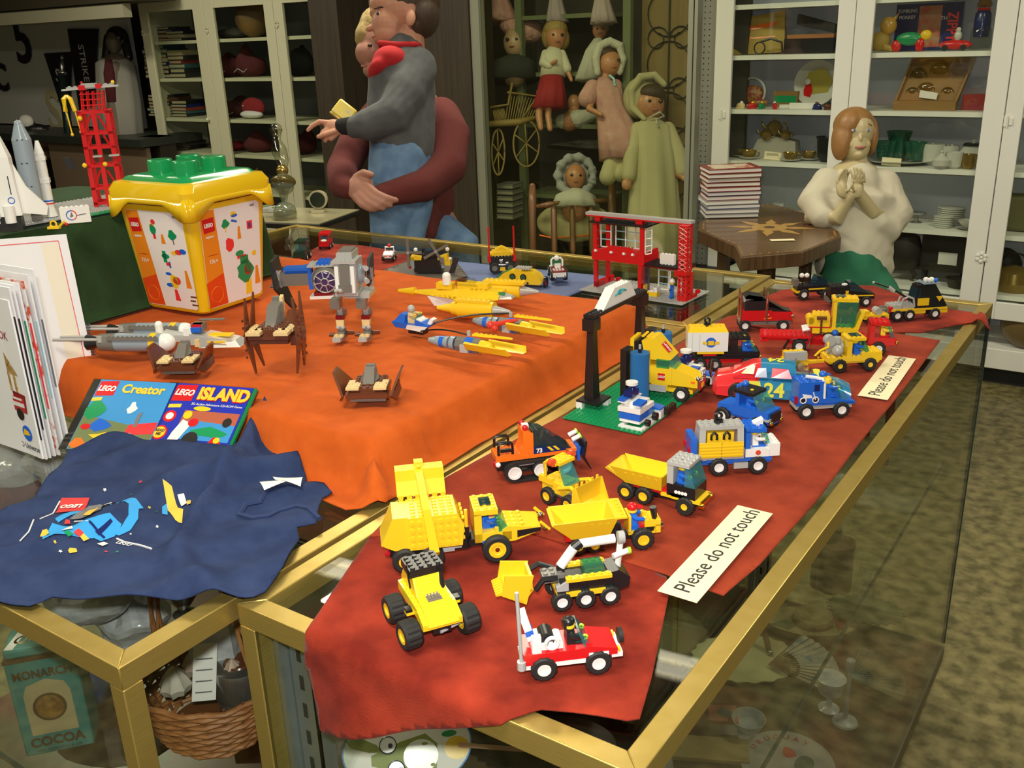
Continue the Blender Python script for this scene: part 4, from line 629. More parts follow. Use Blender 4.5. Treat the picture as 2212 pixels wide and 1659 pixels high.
P(t, 'gantry_beam', BLK, (-60, -42, -72, 98, 140, 146, 's')); P(t, 'arch', WHT, ('p', [(-40, 146), (64, 146), (44, 172), (-6, 172)], -60, -44, 'x'), ('s', -60, -44, -4, 42, 172))
P(t, 'arch_letters', mat('teal_print', (.05, .4, .45)), ('t', [(-43.6, -4, 160), (-43.6, 4, 163), (-43.6, 12, 160), (-43.6, 20, 165), (-43.6, 30, 161)], 1.6, 5), ('e', (-43.8, 12, 163), (.5, 9, 4)))
for (x, y) in ((20, -46), (6, 60)):
    P(t, 'brush', mat('blue_bristle', (.02, .22, .62), rough=.7, bump=1, bump_scale=2500), ('c', (x, y, 20), (x, y, 92), 14, 14, 20)); P(t, 'brush_stand', BLK, (x-26, x-16, y-12, y+10, 10, 96), ('c', (x, y, 92), (x, y, 98), 3)); P(t, 'brush_cap', GRY, ('c', (x, y, 96), (x, y, 104), 2))
for (x, y) in ((40, -92), (46, 78)):
    P(t, 'kiosk', WHT, (x-18, x+14, y-20, y+20, 8, 13), (x-20, x+16, y-22, y+22, 24, 31), (x-12, x+12, y-16, y+16, 31, 37), (x-20, x-4, y-22, y+22, 37, 39)); P(t, 'kiosk_band', BLU, (x-18, x+15, y-21, y+21, 13, 24), (x-20, x-10, y-22, y+22, 39, 43), (x+4, x+18, y-22, y-4, 37, 41)); P(t, 'kiosk_seat', DBL, (x-16, x-2, y-12, y+8, 43, 52), ('e', (x-8, y, 52), 6)); P(t, 'kiosk_dish', WHT, ('c', (x-8, y-2, 60), (x-8, y-2, 64), 9)); P(t, 'roller', BLK, ('c', (x+20, y+12, 12), (x+26, y+12, 12), 6), ('c', (x+20, y-12, 10), (x+26, y-12, 10), 5))
    P(t, 'blue_post', WHT, (x+14, x+24, y+28, y+38, 2, 16)); P(t, 'post_cap', BLU, ('w', x+8, x+24, y+26, y+42, 16, 20, 18)); P(t, 'barrier', BLK, (x+22, x+30, y+38, y+68, 6, 15, 's'))
wash = t
p, a = local(wash, 26, 22, 3.8, math.radians(-8)); t = thing('toy_delivery_truck', 'yellow toy truck cab with sloping roof, red square logos and big bumper', 'toy truck', p, a)
t.rotation_euler.z = math.radians(8)
wheels(t, (34,), 15.5, 12, 9, WHT); wheels(t, (-38,), 15, 12, 9, WHT)
P(t, 'chassis', YEL, (-46, 50, -12, 12, 12, 19), (-14, 12, -16, 16, 14, 24)); P(t, 'cab', YEL, (-24, 18, -17, 17, 24, 52), (-24, -16, -17, 17, 52, 76), ('p', [(-30, 90), (-16, 96), (-10, 96), (18, 66), (12, 62), (-24, 62)], -17, 17), ('p', [(18, 24), (58, 24), (58, 36), (50, 42), (18, 52)], -16, 16), (-48, -42, -17, 17, 22, 92), ('s', -34, -10, -14, 14, 95)); P(t, 'back_panel', BLK, (-42, -36, -16, 16, 20, 88)); P(t, 'windscreen', TRB, ('h', [(18, -16, 50), (24, -16, 50), (24, 16, 50), (18, 16, 50), (10, -15, 66), (16, -15, 66), (16, 15, 66), (10, 15, 66)])); P(t, 'side_window', TRG, (-6, 14, -17.2, -16.4, 50, 64)); P(t, 'bumper', CHR, (58, 62, -15, 15, 20, 34), ('e', (58, -13, 38), 4), ('e', (58, 13, 38), 4)); P(t, 'indicator', ORG, (48, 54, -16.6, -15.8, 31, 34)); P(t, 'fuel_tank', GRY, (-16, 10, -18, -14, 12, 22)); P(t, 'number_plate', YEL, (62, 62.6, -5, 5, 23, 29))
logo(t, (2, -17.3, 36), (math.pi/2, 0, 0), 11); logo(t, (6, -4, 80.5), (0, math.radians(47), math.radians(0)), 17)
# --- paper signs
for nm, px_, lab in ((0, [(1421, 1272), (1504, 1300), (1668, 1108), (1596, 1098)], 'cream card reading Please do not touch, nearer of the two signs'), (1, [(1852, 850), (1918, 858), (1979, 770), (1921, 765)], 'cream card reading Please do not touch, farther sign beside the yellow tank pickup')):
    q = [at(x, y, TZ+.012) for x, y in px_]; c = (q[0]+q[1]+q[2]+q[3])/4; d = (q[2]-q[1]); an = math.atan2(d.y, d.x); L = d.length/2; w = (q[1]-q[0]).length/2
    t = thing('notice_card', lab, 'sign', (c.x, c.y, TZ+.012 if nm == 0 else TZ+.0085), an); P(t, 'card', CARD, (-L*1000, L*1000, -w*1000, w*1000, -.3, .3)); text(t, 'lettering', 'Please do not touch', .0255, (.004, 0, .0004), (0, 0, 0), INK, sx=.98)
# ================================================================ TOYS ON THE ORANGE PLATFORM
ZR = RZ+.0045
# tub
t = thing('brick_tub', 'tall yellow plastic toy tub with green studded lid and orange and white labels', 'tub', (0, 0, 0))
c = at(410, 690, ZR); t.location = (-1.545, 1.168, ZR); t.rotation_euler.z = math.radians(4)
def rr(hw, hd, r, z, n=5, dz=None):
    o = []
    for (sx, sy, a0) in ((1, -1, -90), (1, 1, 0), (-1, 1, 90), (-1, -1, 180)):
        for k in range(n+1):
            a = math.radians(a0+90*k/n); o.append((sx*(hw-r)+r*math.cos(a), sy*(hd-r)+r*math.sin(a), z if dz is None else z+dz(sx*(hw-r)+r*math.cos(a), sy*(hd-r)+r*math.sin(a))))
    return o
def loft(rings, cap=True):
    mb = MB(.001); m = len(rings[0]); vs = [v for r in rings for v in r]; fs = []
    for i in range(len(rings)-1):
        for k in range(m): fs.append((i*m+k, i*m+(k+1) % m, (i+1)*m+(k+1) % m, (i+1)*m+k))
    if cap: fs += [tuple(range(m-1, -1, -1)), tuple(range((len(rings)-1)*m, len(rings)*m))]
    mb.add(vs, fs); return mb
TUBY = mat('tub_yellow', (.80, .52, .012), rough=.16, coat=.3); TUBG = mat('tub_green', (.012, .30, .09), rough=.18)
HW, HT = 97, 232
loft([rr(78, 78, 16, 0), rr(81, 81, 16, 4), rr(HW, HW, 14, HT-30)]).build('tub_body', TUBY, t)
lipz = lambda x, y: -10*max(0, 1-(min(abs(abs(x)-0), abs(abs(y)-0))/55))
def skirt(x, y):
    e = min(abs(x), abs(y))/90; return -24*(sm(.35, .95, e))
loft([rr(102, 102, 16, HT-22), rr(107, 107, 18, HT-26), rr(109, 109, 20, HT-4), rr(102, 102, 22, HT+10), rr(86, 86, 20, HT+13)]).build('lid_rim', TUBY, t)
mbk = MB(.001)
for k in range(4):
    a = k*math.pi/2; ca, sa = math.cos(a), math.sin(a); pts_ = []
    n = 24
    for i in range(n+1):
        u = -106+212*i/n; d = 30*sm(.38, .9, abs(u)/106)
        for (z, off) in ((HT-14, 106), (HT-24-d, 110)):
            x, y = off-(0 if abs(u) < 98 else 5*(abs(u)-98)/8), u; pts_.append((x*ca-y*sa, x*sa+y*ca, z))
    mbk.add(pts_, [(2*i, 2*i+1, 2*i+3, 2*i+2) for i in range(n)])
solid(mbk.build('lid_skirt', TUBY, t, ang=1), .002, 0)
lid = loft([rr(90, 90, 18, HT+12), rr(84, 84, 16, HT+18), rr(68, 68, 14, HT+21)]).build('lid_plate', TUBG, t)
for (x, y) in ((-34, -34), (34, -34), (34, 34), (-34, 34)): P(t, 'lid_stud', TUBG, ('c', (x, y, HT+19), (x, y, HT+43), 23, 23, 28), ('c', (x, y, HT+43), (x, y, HT+45), 23, 21.5, 28), bevel=.001)
LBLO = mat('label_orange', (.80, .25, .015), rough=.3); LBLR = mat('label_red_orange', (.75, .07, .01), rough=.3); LBLW = mat('label_white', (.82, .78, .76), rough=.3)
def on_face(k, u, z, off=.6):
    """point on tub side k at horizontal u, height z (mm)"""
    h = 81+(HW-81)*z/(HT-30)+off; u = u*1.17; a = k*math.pi/2; x, y = h, u
    return (x*math.cos(a)-y*math.sin(a), x*math.sin(a)+y*math.cos(a), z)
def patch(name, m, k, poly, off=.7, th=.25):
    n = len(poly); mb = MB(.001); vs = [on_face(k, u, z, off) for u, z in poly]+[on_face(k, u, z, off-th) for u, z in poly]
    mb.add(vs, [tuple(range(n)), tuple(range(2*n-1, n-1, -1))]+[(i, n+i, n+(i+1) % n, (i+1) % n) for i in range(n)]); return mb
def blob(cx, cz, rx, rz_, n=12, seed=0, j=.0): return [(cx+rx*math.cos(2*math.pi*i/n)*(1+j*math.sin(i*2.3+seed)), cz+rz_*math.sin(2*math.pi*i/n)*(1+j*math.cos(i*1.7+seed))) for i in range(n)]
def rect(u0, u1, z0, z1): return [(u0, z0), (u1, z0), (u1, z1), (u0, z1)]
for k in (-1, 2):   # the two sides the photo shows (faces toward the camera)
    kk = {-1: 3, 2: 0}[k]
    B = lambda nm, m, poly, off=.9: patch(nm, m, kk, poly, off).build(nm, m, t, smooth=False)
    B('label', LBLW, [(-52, 8), (54, 8), (58, 14), (64, 186), (58, 192), (-60, 192), (-64, 186), (-58, 12)], .7)
    B('label_stripe', LBLO, [(-57.5, 9), (-18, 9), (-34, 191.5), (-60, 191.5), (-63.5, 186)], .9)
    B('label_stripe', LBLR, [(-57.5, 9.5), (-18.5, 9.5), (-24, 70), (-60, 58)], 1.0)
    B('logo_square', RED, [(-57, 150), (-34, 152), (-36, 178), (-60, 176)], 1.1)
    a = kk*math.pi/2; tilt = math.atan2(HW-81, HT-30)
    def T(body, u, z, size, m_, sx=1.0, bold=0):
        x, y, zz = on_face(kk, u, z, 1.25); text(t, 'label_lettering', body, size, (x*.001, y*.001, zz*.001), (math.pi/2+tilt, 0, a+math.pi/2), m_, sx=sx, ext=.0001, bold=bold)
    T('LEGO', -47, 164, .0095, WHT, .85, .0006); T('explore', -46, 143, .0062, WHT, 1, .0002); T('1½+', -42, 96, .011, WHT, 1, .0002); T('4085', 48, 184, .006, INK)
    B('suitcase_outline', MATS['label_red_orange'], blob(-43, 108, 12, 1.0)); 
    mbr = MB(.001); x, y, zz = on_face(kk, -40, 32, 1.1); mbr.m = Matrix.Translation((x, y, zz)) @ Matrix.Rotation(a+math.pi/2, 4, 'Z') @ Matrix.Rotation(tilt, 4, 'X'); mbr.ring((0, 0, 0), 15, .5, 'y', 24, 5); mbr.build('label_ring', LBLO, t)
    mo = 1 if kk == 0 else 0
    def cluster(nm, m_, polys):
        for p_ in polys: patch('x', m_, kk, p_, 1.05, .2).build(nm, m_, t, smooth=False)
    if mo:
        cluster('tree_print', GRN, [blob(24, 62, 18, 22, 14, 1, .15), rect(14, 32, 76, 92), blob(-12, 160, 8, 8, 9, 2, .2), blob(14, 98, 9, 6)]); cluster('trunk_print', YEL, [[(22, 14), (36, 16), (36, 44), (24, 42)], rect(-13, -11, 144, 154)]); cluster('red_print', CRED, [blob(30, 64, 9, 12), blob(-6, 120, 9, 13, 10, 0, .15), rect(8, 28, 88, 94), rect(34, 46, 140, 156)]); cluster('blue_print', BLU, [rect(37, 43, 142, 152), blob(8, 172, 7, 3), [(0, 162), (12, 158), (14, 161), (2, 166)]]); cluster('yellow_print', YEL, [blob(6, 176, 6, 4), blob(46, 92, 5, 5)]); cluster('child_print', LBLO, [[(12, 126), (20, 126), (18, 150), (14, 150)], [(44, 30), (56, 30), (52, 66), (47, 66)]])
    else:
        cluster('tree_print', GRN, [blob(-8, 158, 7, 10, 9, 1, .15), blob(34, 150, 9, 9, 9, 2, .2), rect(2, 10, 96, 118), blob(8, 108, 9, 5)]); cluster('red_print', CRED, [rect(-10, -4, 140, 150), blob(-4, 172, 5, 5), rect(6, 16, 90, 96), blob(22, 62, 9, 8), [(10, 22), (22, 22), (18, 44), (12, 44)], blob(40, 118, 8, 5)]); cluster('yellow_print', YEL, [blob(16, 60, 9, 14, 10, 0, .1), blob(30, 116, 7, 4), blob(-8, 166, 4, 3)]); cluster('blue_print', BLU, [blob(6, 74, 7, 3), rect(12, 16, 86, 98), blob(50, 120, 8, 5), blob(4, 52, 8, 4)]); cluster('child_print', LBLO, [[(42, 50), (54, 50), (50, 84), (45, 84)], [(6, 132), (16, 132), (13, 150), (9, 150)]]); cluster('trunk_print', BRN, [rect(33, 35, 132, 142), rect(46, 60, 16, 19), rect(44, 56, 24, 27), rect(46, 60, 32, 35)])
# --- generic brick spacecraft
def ship(label, px, py, z, head, cat='toy spacecraft', name='toy_spacecraft', group=None):
    p = at(px, py, z); return thing(name, label, cat, p, math.radians(head), group)
HG = 'brown and tan toy gliders'
def wing(root, y, s, flare, up, mats=BRN):
    P(root, 'wing', mats, ('h', [(-34, y, 0), (30, y, 0), (30, y+s*3, 0), (-34, y+s*3, 0), (-10, y+s*flare, up), (14, y+s*flare, up), (14, y+s*(flare+3), up), (-10, y+s*(flare+3), up)]), ('h', [(-34, y, 0), (30, y, 0), (30, y+s*3, 0), (-34, y+s*3, 0), (-22, y+s*5, -9), (20, y+s*5, -9), (20, y+s*8, -9), (-22, y+s*8, -9)]), *[('c', (-22+k*8, y+s*(3+flare*.3*(j*.5)), 2+j*up*.3), (-22+k*8, y+s*(6+flare*.3*(j*.5)), 2+j*up*.3), 1.8, 1.8, 6) for k in range(5) for j in range(2)])
for (px, py, lab, hd) in ((396, 782, 'low brown and tan toy glider beside the grey twin-engine ship', -57), (800, 838, 'low brown and tan toy glider alone at the front of the orange cloth', -57)):
    t = ship(lab, px, py, ZR+.013, hd, group=HG); t.scale = (1.12,)*3
    P(t, 'body', BRN, (-20, 28, -24, 24, 0, 4), (-24, 24, -20, 20, 4, 8, 's'), (14, 30, -26, 26, -3, 2)); P(t, 'base', DGR, (-22, 22, -22, 22, -10, 0), (20, 24, -12, 12, -8, -2)); P(t, 'nose_plate', TAN, (10, 30, -25, -9, 8, 11, 's'), (10, 30, 9, 25, 8, 11, 's'), (0, 10, -25, -17, 8, 11), (0, 10, 17, 25, 8, 11))
    P(t, 'canopy', DGR, ('h', [(-10, -10, 8), (12, -7, 9), (12, 7, 9), (-10, 10, 8), (-16, -7, 24), (-6, -6, 24), (-6, 6, 24), (-16, 7, 24)]), ('h', [(-4, -12, 12), (10, -5, 9), (10, 5, 9), (-4, 12, 12), (-14, -8, 18), (-8, -6, 22), (-8, 6, 22), (-14, 8, 18)]), (-20, -14, -6, 6, 22, 26)); P(t, 'vent', INK, (0, 1.4, -.01, .01, 0, .01), ('h', [(8, -3, 10.5), (10, -3, 10), (10, -2, 10), (8, -2, 10.5), (-4, -3, 20), (-3, -3, 20), (-3, -2, 20), (-4, -2, 20)]), ('h', [(8, 2, 10.5), (10, 2, 10), (10, 3, 10), (8, 3, 10.5), (-4, 2, 20), (-3, 2, 20), (-3, 3, 20), (-4, 3, 20)]))
    for s in (-1, 1): wing(t, s*28, s, 12, 26)
# standing glider on its four wing tips
t = ship('brown toy glider standing upright on its four pointed wing tips', 604, 800, ZR, -60, group=HG); t.scale = (1.28,)*3
P(t, 'body', BRN, (-22, 26, -24, 24, 46, 50), (-30, 18, -18, 18, 50, 56, 's'), (-16, 16, -20, 20, 38, 46), (-8, 8, -30, -20, 34, 46), (-8, 8, 20, 30, 34, 46), ('w', -34, -10, 8, 22, 50, 66, 56)); P(t, 'nose_plate', TAN, (12, 30, -25, -8, 52, 56, 's'), (12, 30, 8, 25, 52, 56, 's'), (-2, 12, -26, -16, 52, 56, 's'), (-2, 12, 16, 26, 52, 56, 's')); P(t, 'canopy', DGR, ('h', [(-18, -10, 56), (8, -9, 54), (8, 3, 54), (-18, 8, 56), (-26, -8, 80), (-12, -10, 76), (-12, 4, 76), (-26, 6, 80)]), (-32, -24, -7, 5, 70, 84)); P(t, 'tan_fin', TAN, ('h', [(-30, 2, 66), (-20, 2, 62), (-20, 6, 62), (-30, 6, 66), (-30, 2, 86), (-24, 2, 84), (-24, 6, 84), (-30, 6, 86)]))
for s in (-1, 1):
    for (x, dx) in ((6, 6), (-10, -8)):
        P(t, 'wing', BRN, ('h', [(x-9, s*30, 42), (x+11, s*30, 42), (x+11, s*32, 42), (x-9, s*32, 42), (x-2+dx, s*24, 0), (x+dx, s*24, 0), (x+dx, s*26, 0), (x-2+dx, s*26, 0)]), ('h', [(x-9, s*30, 42), (x+11, s*30, 42), (x+11, s*32, 42), (x-9, s*32, 42), (x-4+dx, s*27, 92), (x-2+dx, s*27, 92), (x-2+dx, s*29, 92), (x-4+dx, s*29, 92)]), *[('c', (x+4, s*33, 20+k*9), (x+4, s*34.8, 20+k*9), 1.8, 1.8, 6) for k in range(6)])
# --- two legged walker
t = ship('light grey two-legged toy walker with box head and round side dish', 766, 728, ZR, -60, name='toy_walker', cat='toy robot')
P(t, 'head', GRY, (-20, 26, -19, 19, 78, 84), ('h', [(-20, -19, 84), (28, -17, 84), (28, 17, 84), (-20, 19, 84), (-20, -20, 136), (22, -18, 132), (22, 18, 132), (-20, 20, 136)]), (-8, 28, -20, 20, 132, 137, 's'), (-26, 20, -13, 13, 134, 148)); P(t, 'face_plate', DGR, ('h', [(29, -8, 98), (31, -8, 98), (31, 8, 98), (29, 8, 98), (25, -8, 131), (27, -8, 131), (27, 8, 131), (25, 8, 131)]), (28, 32, -11, 11, 86, 98), (-24, 10, -11, 11, 148, 151)); P(t, 'white_stripe', WHT, ('h', [(28.5, -16, 84), (30, -16, 84), (30, -10, 84), (28.5, -10, 84), (24, -16, 128), (26, -16, 128), (26, -10, 128), (24, -10, 128)]), ('h', [(28.5, 10, 84), (30, 10, 84), (30, 16, 84), (28.5, 16, 84), (24, 10, 128), (26, 10, 128), (26, 16, 128), (24, 16, 128)])); P(t, 'gun', GRY, ('c', (30, -12, 86), (44, -12, 92), 3), ('c', (30, -5, 86), (44, -5, 92), 3), ('e', (44, -12, 92), 3.6), ('e', (44, -5, 92), 3.6)); P(t, 'side_dish', BGR, ('e', (0, 20, 110), (14, 7, 17))); P(t, 'side_gun', GRY, ('c', (-4, 24, 118), (8, 32, 120), 4.5), ('c', (-4, 24, 100), (8, 32, 98), 4.5)); P(t, 'hip', GRY, (-36, 10, -8, 34, 70, 78, 's'), (-30, -14, -10, 10, 78, 92))
for y in (-22, 22):
    P(t, 'leg', GRY, ('h', [(-10, y-4, 58), (0, y-4, 56), (0, y+4, 56), (-10, y+4, 58), (-16, y-4, 34), (-6, y-4, 32), (-6, y+4, 32), (-16, y+4, 34)]), ('h', [(-12, y-3, 34), (-6, y-3, 34), (-6, y+3, 34), (-12, y+3, 34), (-8, y-3, 6), (-2, y-3, 4), (-2, y+3, 4), (-8, y+3, 6)]), ('e', (2, y-4, 18), 4), ('e', (2, y+4, 18), 4))
    P(t, 'knee', DGR, (-4, 18, y-10, y+6, 54, 70), (-22, -6, y-7, y+7, 34, 44)); P(t, 'tan_block', TAN, (-14, -2, y-6, y+5, 58, 69), ('h', [(-10, y-6, 20), (4, y-6, 20), (4, y+6, 20), (-10, y+6, 20), (-12, y-7, 31), (2, y-7, 31), (2, y+7, 31), (-12, y+7, 31)])); P(t, 'shin_block', DRD, (-10, 2, y-7, y+7, 31, 38)); P(t, 'foot', DGR, ('h', [(-10, y-8, 0), (18, y-8, 0), (18, y+8, 0), (-10, y+8, 0), (-10, y-6, 14), (12, y-6, 6), (12, y+6, 6), (-10, y+6, 14)])); P(t, 'toe', GRY, (14, 30, y-9, y+5, 0, 6, 's')); P(t, 'toe_plate', TAN, (12, 22, y-8, y+8, 6, 9, 's')); P(t, 'heel', BRN, ('c', (-6, y+8, 6), (-10, y+20, 5), 4, 3), ('c', (4, y-10, 6), (6, y-20, 6), 4, 3))
# --- dark winged fighter with round window
t = ship('dark grey and blue toy ship with round spoked window and tall black side wings', 708, 600, ZR+.062, -55); t.scale = (.95,)*3
P(t, 'pod', DGR, ('c', (-24, 0, 0), (16, 0, 0), 30, 30, 12), ('c', (16, 0, 0), (30, 0, 0), 29, 22, 12)); P(t, 'window', mat('violet_glass', (.05, .03, .12), rough=.08, coat=1), ('e', (28, 0, 0), (8, 21, 21), 20, 12)); mb = MB(.001)
mb.ring((33, 0, 0), 21, 1.3, 'x', 28, 6); mb.ring((36, 0, 0), 7, 1.1, 'x', 20, 6)
for k in range(8): a = k*math.pi/4+.2; mb.cyl((36, 7*math.cos(a), 7*math.sin(a)), (33.4, 21*math.cos(a), 21*math.sin(a)), 1.1, 1.1, 6)
mb.build('window_frame', GRY, t); P(t, 'blue_strut', BLU, ('p', [(-22, 12), (12, 18), (12, 24), (-14, 24)], -82, -36), ('h', [(-14, -84, 12), (4, -84, 12), (4, -30, 12), (-14, -30, 12), (-12, -80, 15), (2, -80, 15), (2, -26, 26), (-12, -26, 30)]), (-20, 20, -16, 8, 28, 34, 's'), (-6, 10, -36, -28, -20, 24)); P(t, 'strut', DGR, (-10, 8, -94, -28, -12, 12)); P(t, 'strut', DGR, (-10, 8, 28, 74, -10, 10)); P(t, 'lower_deck', WHT, (0, 32, -32, 14, -34, -28)); P(t, 'red_block', DRD, (4, 30, -24, 10, -28, -22)); P(t, 'top_deck', GRY, (-22, 22, -34, 34, 26, 29, 's'))
for y, s in ((-98, -1), (80, 1)):
    w = P(t, 'wing', BLK, ('h', [(-40, y, -10), (40, y, -10), (40, y+5, -10), (-40, y+5, -10), (-28, y+s*4, 42), (30, y+s*4, 42), (30, y+5+s*4, 42), (-28, y+5+s*4, 42)]), ('h', [(-40, y, -10), (40, y, -10), (40, y+5, -10), (-40, y+5, -10), (-8, y-s*26, -58), (14, y-s*26, -58), (14, y+4-s*26, -58), (-8, y+4-s*26, -58)]), *[('c', (-32+k*8, y-s*.5, -6), (-32+k*8, y+s*7, -6), 2, 2, 6) for k in range(9)])
    P(w, 'wing_frame', GRY, ('h', [(20, y+5, -20), (26, y+5, -20), (26, y+9, -20), (20, y+9, -20), (4, y-s*20, -54), (12, y-s*20, -54), (12, y+3-s*20, -54), (4, y+3-s*20, -54)]), (-8, 8, y-3, y+8, -16, 16), ('h', [(16, y+6, 2), (18, y+6, 2), (18, y+9, 2), (16, y+9, 2), (26, y+6, 24), (28, y+6, 24), (28, y+9, 24), (26, y+9, 24)]))
# --- grey twin engine ship
t = ship('grey twin-engine toy ship with white domes and long rods behind the glider', 345, 745, ZR+.012, 28)
for (y, x0) in ((-30, -8), (30, -2)):
    e = P(t, 'engine', BGR, ('c', (x0-48, y, 14), (x0+30, y, 14), 15, 15, 20)); P(e, 'engine_collar', DGR, ('c', (x0-76, y, 14), (x0-48, y, 14), 14, 15.4, 20), (x0-56, x0+30, y-17, y-13, 22, 27, 's')); P(e, 'yellow_band', YEL, ('c', (x0+12, y, 14), (x0+22, y, 14), 15.6, 15.6, 20)); P(e, 'dome', WHT, ('e', (x0+34, y, 14), (17, 15, 15))); P(e, 'nozzle', BLK, ('c', (x0-98, y, 14), (x0-76, y, 14), 13, 7, 16)); P(e, 'rod', GRY, ('c', (x0-150, y-12, 22), (x0-68, y-12, 22), 2.4), ('c', (x0-150, y+10, 20), (x0-68, y+10, 20), 2.4), ('c', (x0-70, y-12, 18), (x0-70, y-12, 27), 4))
P(t, 'fuselage', GRY, (-50, 90, -9, 9, 8, 18), ('w', 60, 130, -14, 14, 4, 22, 12), ('h', [(10, -8, 18), (80, -4, 16), (80, 4, 16), (10, 8, 18), (14, -4, 26), (60, -2, 18), (60, 2, 18), (14, 4, 26)])); P(t, 'nose', mat('bright_silver', (.8, .8, .78), rough=.22, metal=.6), ('h', [(78, -24, 2), (146, -18, 2), (146, 18, 2), (78, 24, 2), (82, -20, 20), (136, -12, 12), (136, 12, 12), (82, 20, 20)])); P(t, 'nose_stripe', YEL, (92, 122, -21, -20, 10, 13), (84, 128, -8, 8, 17, 19)); P(t, 'astro_dome', WHT, ('c', (6, -4, 20), (6, -4, 36), 6.5), ('e', (6, -4, 36), (6.5, 6.5, 6))); P(t, 'white_block', WHT, (48, 62, -8, 8, 18, 30, 's')); P(t, 'top_gun', DGR, ('c', (70, 10, 40), (112, 14, 40), 2), (60, 80, -4, 14, 24, 36)); P(t, 'blue_block', BLU, (62, 78, -10, 4, 24, 32)); P(t, 'red_block', RED, (62, 78, -6, 8, 32, 36)); P(t, 'side_intake', TAN, (72, 80, -24, -18, 4, 16))
# --- yellow starfighter
t = ship('sleek yellow toy starship on a white keel with domed figure behind its nose', 985, 660, ZR+.003, 14); t.scale = (1.14,)*3
P(t, 'hull', YEL, ('h', [(-72, -4, 18), (50, -32, 16), (50, 32, 16), (-72, 4, 18), (-72, -2, 22), (50, -10, 34), (50, 10, 34), (-72, 2, 22)]), ('h', [(50, -32, 16), (80, -16, 18), (80, 16, 18), (50, 32, 16), (50, -10, 34), (80, -6, 26), (80, 6, 26), (50, 10, 34)]), (-30, -2, -8, 8, 28, 38), ('w', 8, 60, -8, 8, 28, 42, 40), ('s', 30, 62, -16, 16, 34), ('s', -30, 20, -26, -18, 21)); P(t, 'nose_cone', YEL, ('c', (-72, 0, 20), (-100, 0, 19), 7, 3.4, 16), ('e', (-100, 0, 19), (5, 3.4, 3.4))); P(t, 'keel', WHT, ('p', [(-34, 0), (58, 2), (66, 16), (-46, 16)], -10, 10)); P(t, 'cockpit', TRN, ('h', [(2, -9, 36), (44, -9, 36), (44, 9, 36), (2, 9, 36), (8, -7, 48), (30, -6, 47), (30, 6, 47), (8, 7, 48)])); P(t, 'pilot_seat', BRN, (8, 20, -5, 5, 38, 45)); P(t, 'astro_dome', WHT, ('c', (-12, -4, 36), (-12, -4, 50), 7), ('e', (-12, -4, 50), (7, 7, 6))); P(t, 'tail_block', GRY, ('h', [(76, -12, 18), (100, -6, 18), (100, 10, 18), (76, 12, 18), (76, -8, 26), (98, -4, 22), (98, 6, 22), (76, 8, 26)])); P(t, 'green_gem', TRG, (78, 88, -8, -2, 24, 28))
e = P(t, 'engine', YEL, ('c', (34, -62, 14), (92, -62, 14), 14, 14, 20), ('c', (22, -62, 14), (34, -62, 14), 10, 12, 16), (28, 86, -70, -54, 26, 30, 's')); P(e, 'engine_nose', YEL, ('c', (22, -62, 14), (-4, -62, 13), 8, 3.2, 14)); P(e, 'exhaust_cone', GRY, ('c', (92, -62, 14), (118, -62, 14), 9, 2.5, 14))
e = P(t, 'far_engine', YEL, ('c', (34, 62, 14), (92, 62, 14), 14, 14, 16), (28, 100, 50, 66, 26, 31, 's')); P(e, 'exhaust_cone', GRY, ('c', (92, 62, 14), (122, 62, 14), 9, 2.5, 12)); P(t, 'wing_spar', YEL, (44, 70, -60, 60, 14, 20))
# --- pod and its two engines
t = ship('small blue and white toy hover pod tied by black cords to its engines', 898, 712, ZR+.006, 5)
P(t, 'hull', BLU, ('h', [(-34, -12, 4), (20, -12, 2), (20, 12, 2), (-34, 12, 4), (-40, -14, 14), (36, -14, 12), (36, 14, 12), (-40, 14, 14)]), ('h', [(-38, -12, 12), (-14, -12, 12), (-14, 12, 12), (-38, 12, 12), (-24, -8, 28), (-14, -8, 26), (-14, 8, 26), (-24, 8, 28)]), ('w', 8, 34, -12, 12, 12, 22, 14)); P(t, 'white_panel', WHT, ('h', [(-10, -15, 4), (24, -15, 2), (24, -14, 2), (-10, -14, 4), (-6, -16, 12), (34, -15, 12), (34, -14, 12), (-6, -14, 12)]), ('w', 10, 20, -11, 11, 20, 23, 17), ('h', [(28, -6, 14), (36, -6, 14), (36, 10, 14), (28, 10, 14), (34, -4, 24), (40, -4, 22), (40, 8, 22), (34, 8, 24)])); P(t, 'windshield', TRB, (6, 10, -8, 8, 20, 27)); P(t, 'skid', BLK, (-10, 20, -8, 8, -5, 2))
pod = t; seat(t, -6, 0, 12, 'tan toy pilot in grey helmet riding the blue hover pod', TAN, TAN, 'full', GRY, arm=75, group=None)
